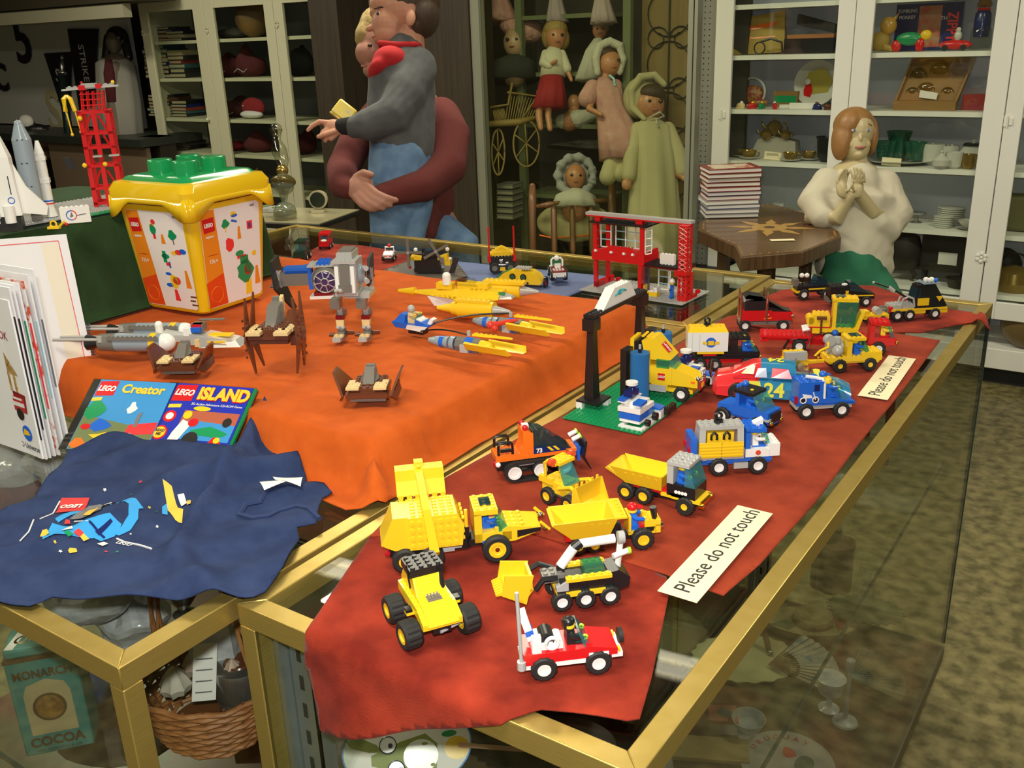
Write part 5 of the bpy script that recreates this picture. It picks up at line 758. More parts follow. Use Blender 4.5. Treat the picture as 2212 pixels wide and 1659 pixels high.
for (px, py, hd, lab) in ((1018, 746, 6, 'nearer blue and grey toy engine with three yellow fins'), (1108, 704, 3, 'farther blue and grey toy engine with red arm and yellow fins')):
    t = ship(lab, px, py, ZR+.018, hd, name='toy_engine', cat='toy spacecraft', group='pair of pod engines')
    P(t, 'barrel', BGR, ('c', (-64, 0, 0), (-78, 0, 0), 8, 4, 16), ('c', (-40, 0, 0), (-64, 0, 0), 10, 8, 16), ('c', (-28, 0, 0), (-36, 0, 0), 11, 11, 16)); P(t, 'blue_band', BLU, ('c', (-56, 0, 0), (-48, 0, 0), 9.4, 10, 12), ('c', (-36, 0, 0), (-28, 0, 0), 10.2, 10.6, 12)); P(t, 'turbine', DGR, ('c', (-24, 0, 0), (18, 0, 0), 12.5, 13, 8)); P(t, 'blue_patch', BLU, ('c', (-8, 0, 0), (6, 0, 0), 13.2, 13.4, 8)); P(t, 'yellow_dome', YEL, ('c', (18, 0, 0), (32, 0, 0), 11, 10, 18), ('e', (32, 0, 0), (9, 10, 10)))
    P(t, 'fin', YEL, ('h', [(0, -17, -2), (74, -17, -4), (80, -15, -2), (0, -13, 0), (0, -24, 10), (66, -24, 8), (74, -22, 8), (0, -20, 12)])); P(t, 'fin', YEL, ('h', [(0, 4, 14), (70, 4, 16), (70, 10, 16), (0, 12, 14), (0, 4, 17), (66, 6, 18), (66, 9, 18), (0, 12, 17)]), ('s', 2, 44, 4, 12, 17)); P(t, 'fin', YEL, ('h', [(20, 10, -6), (84, 14, -8), (88, 18, -6), (20, 14, -4), (20, 18, 4), (84, 22, 2), (84, 24, 2), (20, 22, 6)])); P(t, 'clip', GRY, ('c', (-6, 4, 14), (-6, 4, 22), 3), (-12, 2, -16, -10, -8, 4))
    if py < 720: P(t, 'red_arm', mat('clear_coral', (.9, .08, .05), rough=.12, trans=.3), ('t', [(-30, -20, 4), (-14, -22, 8), (2, -16, 12), (18, -14, 16)], [5, 4, 4, 2]), ('e', (-30, -22, 4), 7), ('e', (-20, -24, 0), 6))
for (a, b) in (((928, 700, 20), (1105, 677, 30)), ((905, 716, 8), (1012, 724, 26))):
    A_, B_ = at(a[0], a[1], ZR+a[2]*.001), at(b[0], b[1], ZR+b[2]*.001); mb = MB(); mb.tube([A_.lerp(B_, k/8)+Vector((0, 0, .006*math.sin(math.pi*k/8))) for k in range(9)], .0015, 6)
    o = mb.build('tether', BLK, pod); o.matrix_parent_inverse = (Matrix.Translation(pod.location) @ Matrix.Rotation(pod.rotation_euler.z, 4, 'Z')).inverted()
# ================================================================ FAR SHOWCASE: fire station and little vehicles
FZ = TZ+.0012
q1, q2, q3 = at(1257, 630, FZ), at(1486, 664, FZ), at(1529, 630, FZ)
an = math.atan2((q2-q1).y, (q2-q1).x); cx = (q1+q3)/2
t = thing('toy_fire_station', 'red toy fire station with barred white windows on a grey studded plate', 'toy building', (cx.x-.004, cx.y+.004, FZ), an)
P(t, 'base_plate', GRY, (-128, 128, -64, 64, 0, 1.6), ('s', -128, 128, -64, 64, 1.6, 8, 2.4, 1.6, 6)); fs_ = t
P(t, 'pillar', RED, (-112, -104, -28, -20, 2, 66)); P(t, 'pillar', RED, (-112, -104, 22, 30, 2, 66)); P(t, 'pillar', RED, (8, 16, -40, -24, 2, 66)); P(t, 'side_wall', pane('violet_pane', (.45, .3, .4), .08, .3), (10, 13, -24, 4, 2, 60)); P(t, 'low_wall', RED, (-112, -104, -28, 48, 2, 14, 's'), (-96, -88, 40, 50, 2, 10))
P(t, 'upper_floor', RED, (-114, 18, -32, 34, 66, 84), ('p', [(-114, 84), (-106, 92), (8, 92), (18, 84)], -32, -26), (-112, -102, -30, -20, 84, 148), (6, 16, -30, -20, 84, 148), (10, 16, -20, 34, 84, 92), (-112, -104, 24, 34, 84, 148)); P(t, 'railing', RED, ('p', [(-84, 84), (-84, 92), (-70, 100), (-20, 100), (-6, 92), (-6, 84)], -30, -26), *[('s', -78, -10, -30, -22, 99)][:1]); P(t, 'upper_roof', BLK, (-120, 24, -36, 38, 148, 151), ('s', -96, 16, -32, 8, 151)); P(t, 'roof_block', RED, (-112, -98, -24, -10, 151, 160), (-8, 8, -24, -10, 151, 160)); P(t, 'top_beam', RED, (-132, 122, -26, -8, 160, 163)); P(t, 'beam_cap', GRY, (-134, 124, -26, -8, 163, 169))
def win(x0, x1, y, z0, z1, nx, nz_, axis='y', nm='window_frame'):
    ops = []; b = 2
    for i in range(nx+1): x = x0+(x1-x0-b)*i/nx; ops.append((x, x+b, y-1.5, y+1.5, z0, z1) if axis == 'y' else (y-1.5, y+1.5, x, x+b, z0, z1))
    for j in (0, nz_): z = z0+(z1-z0-b)*j/nz_; ops.append((x0, x1, y-1.5, y+1.5, z, z+b) if axis == 'y' else (y-1.5, y+1.5, x0, x1, z, z+b))
    f = P(fs_, nm, WHT, *ops); ops = []
    for j in range(1, nz_): z = z0+(z1-z0)*j/nz_; ops.append((x0, x1, y-.8, y+.8, z-1, z+1) if axis == 'y' else (y-.8, y+.8, x0, x1, z-1, z+1))
    if ops: P(f, 'glazing_bar', SKY, *ops)
win(-72, 4, 0, 92, 146, 3, 3); win(-102, -74, -14, 92, 146, 1, 3); win(-26, 6, 16, 92, 146, 1, 3, 'x')
P(t, 'hinged_window', WHT, *[('t', [(20+u*.5, -30+u, 90), (20+u*.5, -30+u, 140)], 1.3, 4) for u in (0, 14)], *[('t', [(20, -30, z), (27, -16, z)], 1.1, 4) for z in (90, 107, 123, 140)])
P(t, 'lamp', WHT, *[('c', (x, -32, 86), (x, -37, 88), 3) for x in (-102, -62, -30, -8)])
P(t, 'annex_roof', BLK, (14, 112, -30, 30, 66, 69, 's')); P(t, 'annex_eave', DRD, (16, 112, -26, 26, 62, 66)); P(t, 'blank_sign', WHT, (48, 82, -16, -8, 69, 92, 's')); win(24, 52, 22, 2, 62, 1, 4); win(78, 106, 22, 2, 62, 1, 3); P(t, 'door_frame', WHT, (50, 54, 18, 24, 2, 60), (76, 80, 18, 24, 2, 60), (50, 80, 18, 24, 48, 62)); P(t, 'white_locker', WHT, (92, 98, -18, 0, 12, 40))
tower = [(106, 126, -44, -20, 2, 14), (98, 126, -44, -24, 54, 66), (106, 126, -20, -12, 2, 60)]
for s in range(4):
    z0 = 14+s*36 if s == 0 else 66+(s-1)*32; z1 = 54 if s == 0 else z0+28
    for (x, y) in ((106, -44), (122, -44), (106, -24), (122, -24)): tower.append((x, x+4, y, y+4, z0, z1))
    for k in range(3):
        za = z0+(z1-z0)*k/3; zb = z0+(z1-z0)*(k+1)/3
        tower += [('c', (107, -43, za), (125, -43, zb), 1.6, 1.6, 6), ('c', (125, -43, za), (107, -43, zb), 1.6, 1.6, 6), ('c', (125, -43, za), (125, -22, zb), 1.6, 1.6, 6), ('c', (125, -22, za), (125, -43, zb), 1.6, 1.6, 6)]
    tower.append((106, 126, -44, -20, z1, z1+4))
P(t, 'lattice_tower', RED, *tower); P(t, 'tower_foot', RED, (118, 126, -12, 8, 2, 10), ('c', (128, 10, 14), (128, 4, 14), 5))
P(t, 'desk', YEL, (32, 54, -38, -22, 2, 12), (20, 22, -36, -22, 10, 24), (22, 32, -36, -22, 2, 9)); P(t, 'desk_top', WHT, ('w', 32, 48, -38, -22, 12, 14, 18), (46, 54, -38, -22, 12, 22))
p, a = local(t, 86, -30, 3.6, math.radians(-160)); figure('blue toy figure in white helmet standing in the fire station doorway', p, a, BLU, BLU, 'helmet', WHT, sit=False, arm=10)
# --- yellow submarine
t = V('toy_submarine', 'yellow toy submarine with two green portholes and grey rack on top', 'toy boat', (1080, 610), (1172, 618), 0, z=TZ+.004, head=14)
P(t, 'hull', YEL, ('p', [(-50, 6), (50, 4), (56, 10), (44, 26), (28, 34), (-20, 34), (-36, 28), (-52, 14)], -16, 16), (-10, 8, -16, 16, 34, 38, 's')); P(t, 'canopy', TRG, ('h', [(-64, -14, 8), (-40, -15, 8), (-40, 15, 8), (-64, 14, 8), (-50, -12, 24), (-24, -14, 36), (-24, 14, 36), (-50, 12, 24)]))
for x in (-14, 12): w = P(t, 'porthole', BLK, ('c', (x, -16, 21), (x, -18, 21), 7.5)); P(w, 'porthole_glass', TRG, ('c', (x, -17.6, 21), (x, -18.6, 21), 5.5))
P(t, 'rack', GRY, *[('c', (-6+k*6, -14, 40), (-6+k*6, 6, 40), 3) for k in range(6)]); P(t, 'propeller', BLK, ('c', (58, 0, 8), (62, 0, 8), 14, 14, 12)); P(t, 'red_mark', RED, (62, 63, -10, -3, 4, 12)); P(t, 'number_panel', BLK, (2, 24, -17, -16, 5, 10)); text(t, 'hull_number', '219', .006, (.013, -.0172, .0075), (math.pi/2, 0, 0), WHT)
# --- deep sea vehicle with red masts
t = V('toy_crane_vehicle', 'black toy vehicle with yellow studded top and two tall red masts', 'toy truck', (1055, 590), (1112, 588), 18, z=TZ+.004, head=36)
wheels(t, (-16, 22), 22, 13, 8, DGR, 'plain'); P(t, 'body', BLK, (-26, 32, -20, 20, 12, 36), (-30, 34, -22, 22, 36, 40, 's')); P(t, 'engine', CHR, ('e', (0, -20, 30), 6), ('c', (-20, -21, 20), (20, -21, 20), 3), ('e', (14, -22, 24), 5)); P(t, 'yellow_top', YEL, (-22, 26, -16, 16, 40, 50, 's'), ('w', -14, 2, -12, 12, 50, 54, 62), ('w', 2, 18, -12, 12, 50, 62, 54), ('e', (-24, -12, 46), 6), ('e', (28, -12, 46), 6)); P(t, 'lower_block', YEL, (-20, 30, -24, -18, 6, 14))
for x in (-28, 32): P(t, 'red_mast', RED, ('c', (x, -18, 26), (x, -18, 112), 2), ('c', (x, -18, 28), (x, -18, 42), 4.5))
# --- white and green car
t = V('toy_service_car', 'white and green toy car with white roll bar and headless driver facing us', 'toy car', (1185, 590), (1224, 612), 0, z=TZ+.006, head=-50); t['label'] = 'white, green and red toy car with white roll bar on the blue card'
wheels(t, (-26, 22), 15, 11, 9, WHT); P(t, 'chassis', GRY, (-34, 34, -13, 13, 10, 16)); P(t, 'body', WHT, (-34, 30, -14, 14, 16, 24, 's'), (18, 40, -15, 15, 12, 22), ('e', (-8, 0, 46), 6.5)); P(t, 'red_trim', DRD, (-10, 6, -14.5, 14.5, 24, 28), (10, 38, -15.4, 15.4, 22, 25)); P(t, 'green_tank', TRG, (-34, -22, -12, 12, 24, 44)); P(t, 'roll_bar', WHT, ('t', [(-4, -13, 28), (-6, -13, 42), (-8, -9, 46), (-8, 9, 46), (-6, 13, 42), (-4, 13, 28)], 2.4)); P(t, 'plate', WHT, (4, 8, -7, 7, 26, 36)); P(t, 'headlight', CHR, ('e', (40, -10, 12), 4), ('e', (40, 10, 12), 4))
# --- twin rotor aircraft
t = V('toy_aircraft', 'black toy aircraft with two grey propellers and yellow engines', 'toy aircraft', (890, 588), (965, 588), 0, z=TZ+.007, head=28)
P(t, 'body', BLK, (-34, 34, -16, 24, 3, 36), (-14, 22, -10, 20, 36, 46)); P(t, 'engine_block', YEL, ('w', -40, -14, -18, 4, 34, 44, 40), ('w', 26, 50, -18, 4, 34, 40, 48), (30, 56, -16, 12, 20, 34)); P(t, 'side_panel', BGR, (-38, -32, -18, -12, 14, 40), (34, 42, -18, -12, 14, 40)); P(t, 'red_light', TRR, ('e', (-44, -14, 16), 4)); P(t, 'canopy', TRD, (-6, 20, -14, 16, 44, 56)); P(t, 'hook', WHT, ('e', (-30, 0, 56), 5), ('e', (48, 0, 56), 5), ('e', (56, -14, 36), 4)); P(t, 'rear_fin', BLK, ('h', [(52, -24, 3), (66, -24, 3), (66, -16, 3), (52, -16, 3), (66, -20, 40), (78, -20, 36), (78, -10, 36), (66, -10, 40)]))
for (cx_, cz_, a0) in ((-44, 54, 0), (24, 56, .5)):
    mb = MB(.001)
    for k in range(4):
        a = a0+k*math.pi/2; d = Vector((math.cos(a), 0, math.sin(a))); n_ = Vector((-math.sin(a), 0, math.cos(a))); c_ = Vector((cx_, -24, cz_))
        pts4 = [c_+d*3-n_*3, c_+d*34-n_*3.6, c_+d*34+n_*3.6, c_+d*3+n_*3]; mb.hexa([p_+Vector((0, -1.2, 0)) for p_ in pts4]+[p_+Vector((0, 1.2, 0)) for p_ in pts4])
    pr_ = mb.build('propeller', DGR, t); P(pr_, 'propeller_cap', GRY, ('c', (cx_, -27, cz_), (cx_, -14, cz_), 3))
# --- white police car
t = V('toy_police_car', 'tiny white toy car with red light and white roll bar on dark red cloth', 'toy car', (826, 562), (858, 560), 0, z=TZ+.006, head=-60)
wheels(t, (-16, 16), 13, 8, 7, WHT); P(t, 'body', WHT, (-24, 22, -13, 13, 8, 18, 's'), ('w', 6, 24, -12, 12, 17, 24, 18)); P(t, 'roll_bar', WHT, ('t', [(-6, -11, 18), (-6, -11, 32), (-6, 11, 32), (-6, 11, 18)], 2.2)); P(t, 'red_light', RED, ('e', (-6, 0, 36), 5)); P(t, 'red_stripe', RED, (22, 22.6, -12, -3, 12, 14), (22, 22.6, 3, 12, 12, 14)); P(t, 'bumper', BLK, (20, 25, -12, 12, 5, 9))
t = V('toy_truck', 'dark green toy truck with teal windows beside the green felt', 'toy truck', (640, 560), (668, 560), 0, z=TZ+.004, head=-58)
DG2 = pl('deep_green', (.006, .035, .022)); wheels(t, (-18, 20), 15, 10, 8, WHT); P(t, 'body', DG2, (-30, 30, -15, 15, 9, 26), (-30, 16, -15, 15, 44, 50, 's'), (-30, -26, -15, 15, 26, 44)); P(t, 'windows', TRB, (-26, 14, -14, 14, 26, 44)); P(t, 'red_bumper', RED, (28, 42, -16, 4, 4, 10))
t = V('toy_truck', 'bright red toy truck with pale bonnet behind the grey walker', 'toy truck', (690, 535), (720, 535), 0, z=TZ+.004, head=-58); wheels(t, (-14, 14), 13, 8, 7, WHT); P(t, 'body', RED, (-24, 24, -14, 14, 8, 24), (-24, 18, -14, 14, 38, 43, 's'), (-24, -20, -14, 14, 24, 38), (12, 16, -14, -10, 24, 38), (12, 16, 10, 14, 24, 38)); P(t, 'bonnet', WHT, ('e', (20, 0, 24), (8, 9, 4))); P(t, 'side_window', TRB, (-20, 12, -13, 13, 24, 38))
# ================================================================ SHIRT, DISCS AND BOOKS
JERSEY = mat('navy_jersey', (.022, .036, .098), rough=.95, col2=(.032, .050, .125), noise_scale=30, bump=.3, bump_scale=900, spec=.1)
def tz(x, y):
    h = .010+.010*max(0, nz(x, y, 5, 21))
    # long soft creases, mostly running away from the neck
    a = .016*math.exp(-((x*.72+y*.69+.20+.03*math.sin(x*20))/.014)**2)
    b = .013*math.exp(-((x*.95-y*.3+1.12+.02*math.sin(y*22))/.02)**2)
    c_ = .008*math.sin((x*.5+y)*46+3*nz(x, y, 5, 33))*sm(-.75, -.95, -abs(x+.9)-.6) + .005*math.sin((x-.8*y)*60+4*nz(x, y, 6, 31))
    d = .020*sm(.60, .70, y)*sm(-.85, -1.0, x)
    return TZ+max(.003, h+a+b+c_*.7+d)
shirt_px = [(-60, 1240), (-60, 1150), (0, 1098), (70, 1060), (150, 985), (230, 958), (290, 965), (330, 975), (420, 985), (495, 985), (520, 985), (545, 960), (580, 928), (600, 950), (640, 990), (660, 1020), (662, 1035), (700, 1042), (717, 1055), (695, 1065), (690, 1090), (682, 1122), (640, 1130), (645, 1150), (612, 1215), (570, 1262), (545, 1275), (480, 1284), (380, 1287), (270, 1278), (170, 1280), (110, 1272), (60, 1295), (20, 1290), (-30, 1275)]
spoly = pts(shirt_px, TZ+.015)
def zs(x, y):
    z = tz(x, y)
    if x > -.752 and y < 1.0: z = max(z, TZ+.006)
    if y > .80 and x > -1.1: z = max(z, TZ+.02+(y-.80)*.85)
    return Vector((x, y, z))
shirt = sheet('tee_shirt', 'navy blue tee shirt with space print spread over the glass showcase', 'shirt', spoly, JERSEY, zs, step=.0075, th=.002)
def onshirt(name, m_, px_list, lift=.0012):
    pl_ = [tuple(at(x, y, TZ+.016))[:2] for x, y in px_list]
    o = fabric(pl_, .006, lambda x, y: zs(x, y)+Vector((0, 0, lift))).build(name, m_, ang=1.2); o.parent = shirt; return o
PB = mat('print_sky_blue', (.02, .30, .70), rough=.7); PR = mat('print_red', (.55, .03, .03), rough=.7); PY = mat('print_yellow', (.75, .48, .05), rough=.7); PW = mat('print_white', (.7, .7, .7), rough=.7); PG = mat('print_grey', (.16, .16, .17), rough=.7)
onshirt('print_swirl', PB, [(215, 1082), (240, 1077), (270, 1077), (295, 1084), (310, 1096), (300, 1100), (298, 1118), (280, 1135), (255, 1144), (240, 1142), (262, 1130), (278, 1115), (280, 1098), (262, 1090), (240, 1088)])
onshirt('print_swirl', PB, [(118, 1118), (150, 1098), (200, 1084), (215, 1086), (185, 1098), (150, 1112), (125, 1124)])
onshirt('print_swirl', PB, [(92, 1160), (95, 1145), (112, 1125), (160, 1135), (210, 1128), (235, 1130), (225, 1150), (180, 1160), (120, 1164), (95, 1176)])
onshirt('print_vehicle', PG, [(150, 1120), (175, 1100), (200, 1090), (225, 1100), (222, 1118), (190, 1124)], .002); onshirt('print_figure', PY, [(180, 1118), (192, 1103), (210, 1102), (216, 1116), (196, 1126)], .0028); onshirt('print_figure', PR, [(138, 1128), (142, 1121), (150, 1122), (152, 1130)], .0028); onshirt('print_figure', PW, [(132, 1152), (140, 1140), (156, 1140), (160, 1152), (140, 1156)], .0028); onshirt('print_figure', PY, [(84, 1150), (90, 1138), (100, 1136), (104, 1144), (90, 1156)], .0028); onshirt('print_figure', PY, [(170, 1158), (180, 1154), (192, 1160), (180, 1166)], .0028); onshirt('print_figure', PY, [(146, 1186), (150, 1180), (164, 1180), (166, 1188), (150, 1192)]); onshirt('print_figure', PW, [(222, 1096), (236, 1090), (248, 1098), (244, 1108), (226, 1108)], .0028); onshirt('print_figure', PR, [(236, 1086), (248, 1080), (256, 1086), (246, 1094)], .0028)
onshirt('print_rider', PY, [(356, 1062), (374, 1066), (384, 1095), (396, 1100), (392, 1125), (378, 1118), (362, 1100)]); onshirt('print_rider', PW, [(384, 1072), (398, 1070), (404, 1086), (392, 1094)], .002); onshirt('print_rider', PY, [(404, 1080), (412, 1080), (412, 1090), (404, 1092)], .002); onshirt('print_rider', PB, [(349, 1088), (360, 1082), (362, 1110), (350, 1108)])
onshirt('logo_patch', PR, [(116, 1098), (132, 1072), (192, 1068), (176, 1095)], .0015); onshirt('print_net', PB, [(185, 1150), (200, 1130), (240, 1120), (262, 1128), (245, 1146), (215, 1158)]); onshirt('print_net', DBL, [(205, 1146), (240, 1126), (244, 1128), (212, 1150)], .002); onshirt('print_net', DBL, [(196, 1134), (226, 1150), (222, 1153), (193, 1137)], .002)
onshirt('print_vehicle', PG, [(176, 1096), (188, 1082), (214, 1078), (236, 1086), (226, 1100)], .002); onshirt('print_figure', GRN, [(140, 1160), (150, 1156), (160, 1160), (150, 1166)], .0028); onshirt('print_figure', PR, [(160, 1158), (172, 1150), (182, 1154), (172, 1162)], .003); onshirt('print_figure', PW, [(208, 1166), (222, 1160), (232, 1164), (220, 1172)], .002)
for (x, y, s, m_) in ((40, 1168, 5, PW), (130, 1188, 5, PW), (120, 1176, 4, PY), (228, 1186, 5, PR), (252, 1187, 5, GRN), (338, 1129, 4, PW), (226, 1056, 5, PW), (305, 1050, 5, PR), (280, 1141, 3, PW), (284, 1070, 3, GRN), (322, 1092, 4, PY), (338, 1100, 3, GRN)):
    onshirt('print_star', m_, [(x+s*(1 if i % 2 == 0 else .45)*math.cos(i*math.pi/5+.3), y+s*.7*(1 if i % 2 == 0 else .45)*math.sin(i*math.pi/5+.3)) for i in range(10)])
def stroke(pxs, m_, w=.0016, name='print_line'):
    mb = MB(); mb.tube([zs(*at(x, y, TZ+.016)[:2])+Vector((0, 0, .001)) for x, y in pxs], w, 5); mb.build(name, m_, shirt)
stroke([(128, 1076), (112, 1098), (86, 1118)], PW, .0009); stroke([(72, 1120), (60, 1140), (40, 1156)], PW, .0009); stroke([(250, 1150), (268, 1158), (300, 1166), (326, 1180)], PW, .0012); stroke([(160, 1124), (190, 1134), (222, 1148)], PW, .0008)
q = zs(*at(153, 1083, TZ+.016)[:2]); text(shirt, 'logo_word', 'LEGO', .012, (q.x, q.y, q.z+.0028), (0, 0, math.radians(215)), WHT, sx=.85, shear=.2, bold=.0004)
q = zs(*at(266, 1163, TZ+.016)[:2]); text(shirt, 'print_word', 'LEGO', .010, (q.x, q.y, q.z+.0022), (0, 0, math.radians(12)), WHT, sx=.85, shear=.2)
# neck band and labels
stroke([(590, 1048), (575, 1060), (560, 1078), (530, 1085), (515, 1100), (545, 1112), (580, 1110), (600, 1095), (640, 1085), (668, 1100), (690, 1115)], mat('navy_rib', (.016, .034, .11), rough=.95), .0035, 'collar')
for (pxs, nm) in (([(590, 1036), (655, 1038), (650, 1056), (596, 1044)], 'care_label'), ([(562, 1051), (605, 1046), (618, 1050), (572, 1068)], 'care_label')):
    onshirt(nm, PAPER, pxs, .008)
# --- CD cases leaning on the platform edge
def cdcase(label, corners, cover, spine, title):
    """corners: bottom-left, bottom-right, top-right, top-left in the photo; the case leans back against the platform"""
    bl = at(*corners[0], TZ+.004); br = at(*corners[1], TZ+.004); x = (br-bl).normalized()
    w = .142; h = .125; an = math.atan2(x.y, x.x); t = thing('disc_case', label, 'CD case', (bl+br)/2+Vector((-.002, -.016, .002)), an)
    lean = math.radians(34); M_ = Matrix.Rotation(lean, 4, 'X'); k = 1
    def bx(nm, m_, x0, x1, y0, y1, z0, z1, par=t):
        mb = MB(.001); mb.m = M_; mb.box(x0, x1, y0, y1, z0, z1); return mb.build(nm, m_, par)
    bx('case_shell', TRN, -71, 71, 0, 125, 0, 10); bx('case_tray', mat('case_black', (.015, .015, .015), rough=.25), -70, -58, 1, 124, 1, 9.6); bx('case_tray', MATS['case_black'], -58, 70, 1, 124, 1, 5); bx('spine_label', spine, 67, 71.4, 1, 124, 5, 9.4); c_ = bx('cover_card', cover, -57, 67, 1.5, 123.5, 9.2, 10.4)
    def q(nm, m_, poly, z=10.7):
        mb = MB(.001); mb.m = M_; mb.prism(poly, z-.3, z, 'z'); return mb.build(nm, m_, c_, smooth=False)
    def tx(nm, body, sz, x_, y_, m_, **kw):
        p = M_ @ Vector((x_*.001, y_*.001, .0111)); text(c_, nm, body, sz, p, (lean, 0, kw.pop('rot', 0)), m_, **kw)
    return t, q, tx, c_
COVB = mat('cover_blue', (.02, .035, .42), rough=.2); COVS = mat('cover_sky', (.05, .28, .62), rough=.2); GOLDY = mat('print_gold', (.85, .55, .03), rough=.3)
t, q, tx, cc = cdcase('left disc case with light blue cover and scrambled yellow title', [(180, 975), (322, 985)], COVS, DBL, '')
q('logo_square', RED, [(-55, 94), (-25, 96), (-25, 122), (-55, 120)]); tx('logo_word', 'LEGO', .013, -40, 107, WHT, sx=.85, shear=.2, bold=.0005); tx('title', 'Creator', .021, 20, 108, GOLDY, bold=.0007)
q('picture_ground', mat('print_olive', (.16, .20, .08), rough=.3), [(-56, 2), (66, 2), (66, 40), (-56, 60)]); q('picture_red', CRED, [(20, 30), (66, 34), (66, 54), (24, 48)], 10.9); q('picture_green', GRN, blob(-42, 70, 16, 16, 10, 1, .2), 10.9); q('picture_blue', BLU, blob(-22, 44, 16, 10, 10, 1, .2), 11); q('picture_yellow', YEL, blob(-6, 24, 22, 9, 11, 3, .3), 11.1); q('picture_red', RED, blob(-44, 40, 8, 5), 11.1); q('picture_white', WHT, blob(16, 76, 7, 9, 9, 2, .3), 11); q('picture_orange', ORG, blob(-44, 12, 12, 8, 9, 2, .2), 11.1); q('picture_white', WHT, blob(34, 26, 8, 7, 9, 1, .3), 11.1); q('yellow_tag', GOLDY, [(-56, 84), (-40, 86), (-40, 92), (-56, 90)], 11)
q('picture_tower', PG, [(30, 44), (36, 44), (36, 70), (30, 66)], 11.1)
t, q, tx, cc = cdcase('right disc case with deep blue cover reading ISLAND', [(338, 985), (494, 1000)], COVB, GRN, '')
q('logo_square', RED, [(-55, 92), (-22, 94), (-22, 122), (-55, 120)]); tx('logo_word', 'LEGO', .014, -38, 107, WHT, sx=.85, shear=.2, bold=.0005); tx('title', 'ISLAND', .028, 26, 107, GOLDY, sx=.86, bold=.0014); tx('title_edge', 'ISLAND', .028, 26, 106.4, RED, sx=.86, bold=.0022, ext=.00005)
tx('small_print', '3D Action Adventure CD-ROM Game', .0052, 22, 89, WHT)
q('yellow_tag', GOLDY, [(-54, 80), (-34, 82), (-34, 88), (-54, 86)]); q('round_seal', RED, blob(-44, 66, 10, 10, 18)); q('seal_middle', WHT, blob(-44, 66, 6, 6, 14), 11); q('round_seal', RED, blob(-48, 38, 12, 12, 18)); q('seal_middle', GOLDY, blob(-48, 38, 9.5, 9.5, 18), 11); tx('seal_word', 'READ', .006, -48, 41, INK, bold=.0002); tx('seal_word', 'ME', .006, -48, 35, INK, bold=.0002)
q('picture_sunset', mat('print_brick', (.42, .10, .05), rough=.3), [(-24, 46), (64, 46), (64, 78), (-24, 78)]); q('picture_sea', COVS, [(-24, 30), (64, 30), (64, 58), (-10, 62)], 10.9); q('picture_car', GRN, blob(28, 44, 26, 8, 12, 1, .2), 11.1); q('picture_wheel', BLK, blob(4, 28, 13, 15, 16), 11.2); q('picture_wheel', BLK, blob(50, 62, 7, 8, 12), 11.2); q('picture_man', WHT, [(-34, 4), (-22, 4), (-12, 34), (-4, 56), (-20, 62), (-28, 40)], 11.2); q('picture_head', YEL, blob(-16, 70, 7, 7), 11.3); q('picture_ball', YEL, blob(2, 82, 14, 4, 12), 11.2); q('picture_red', RED, blob(-2, 58, 8, 7), 11.3); q('picture_driver', RED, blob(44, 22, 12, 14, 10, 1, .2), 11.2); q('picture_driver', YEL, blob(46, 32, 5, 5), 11.4); q('picture_blocks', RED, blob(-2, 6, 12, 6, 10, 2, .2), 11.3)
# --- books standing open at the left edge
def upright(label, px0, px1, h, thick, m_, name='magazine', cat='book', z=TZ+.001, lean=0, zof=0):
    a, b = at(*px0, z), at(*px1, z); d = b-a; an = math.atan2(d.y, d.x); L = d.length*1000; H = h*1000; T = thick*1000
    t = thing(name, label, cat, a, an); mb = MB(.001); mb.m = Matrix.Rotation(lean, 4, 'X'); mb.box(0, L, 0, T, 0, H); mb.build('pages', m_, t); return t, L, H, T
GLP = mat('gloss_white_page', (.80, .80, .82), rough=.25)
t, L, H, T_ = upright('front white catalogue cover with red toy car and giraffe picture', (-120, 905), (92, 992), .232, .004, GLP, 'catalogue')
before = set(COL.objects)
P(t, 'car_picture', mat('print_car_red', (.45, .03, .03), rough=.3), ('h', [(10, -.4, 62), (104, -.4, 66), (108, -.4, 66), (10, -.4, 66), (10, -.4, 100), (60, -.4, 98), (112, -.4, 94), (104, -.4, 84)]), (14, 106, -.6, 0, 66, 88), ('w', 20, 70, -.6, 0, 88, 112, 92)); P(t, 'car_chrome', PW, (20, 104, -.8, 0, 74, 80), (60, 100, -.8, 0, 84, 87)); P(t, 'car_wheel', BLK, ('c', (88, -.9, 62), (88, 0, 62), 9), ('c', (36, -.9, 60), (36, 0, 60), 9)); P(t, 'giraffe_picture', mat('print_giraffe', (.55, .38, .12), rough=.4, col2=(.22, .12, .04), noise_scale=160), ('h', [(72, -.5, 122), (100, -.5, 122), (104, -.4, 122), (72, -.4, 122), (60, -.5, 158), (74, -.5, 158), (80, -.4, 150), (60, -.4, 158)]), (76, 82, -.6, 0, 96, 124), (90, 96, -.6, 0, 96, 124)); P(t, 'globe_picture', BLU, ('c', (118, -.6, 34), (118, 0, 34), 12, 12, 20)); P(t, 'globe_picture', YEL, ('h', [(108, -.8, 30), (126, -.8, 32), (126, -.7, 32), (108, -.7, 30), (112, -.8, 40), (122, -.8, 38), (122, -.7, 38), (112, -.7, 40)]))
text(t, 'lettering', 'Discover the LEGO Universe', .0125, (.080, -.0006, .013), (math.pi/2, 0, 0), INK, sx=.85, ext=.0001); text(t, 'lettering', 'BOOK', .017, (.100, -.0006, .178), (math.pi/2, 0, 0), mat('print_dark_red', (.3, .02, .02)), sx=.9, ext=.0001)
for o_ in set(COL.objects)-before: o_.location.x += (L-(122 if o_.name[0] in 'cg' and 'globe' not in o_.name else 145))*.001
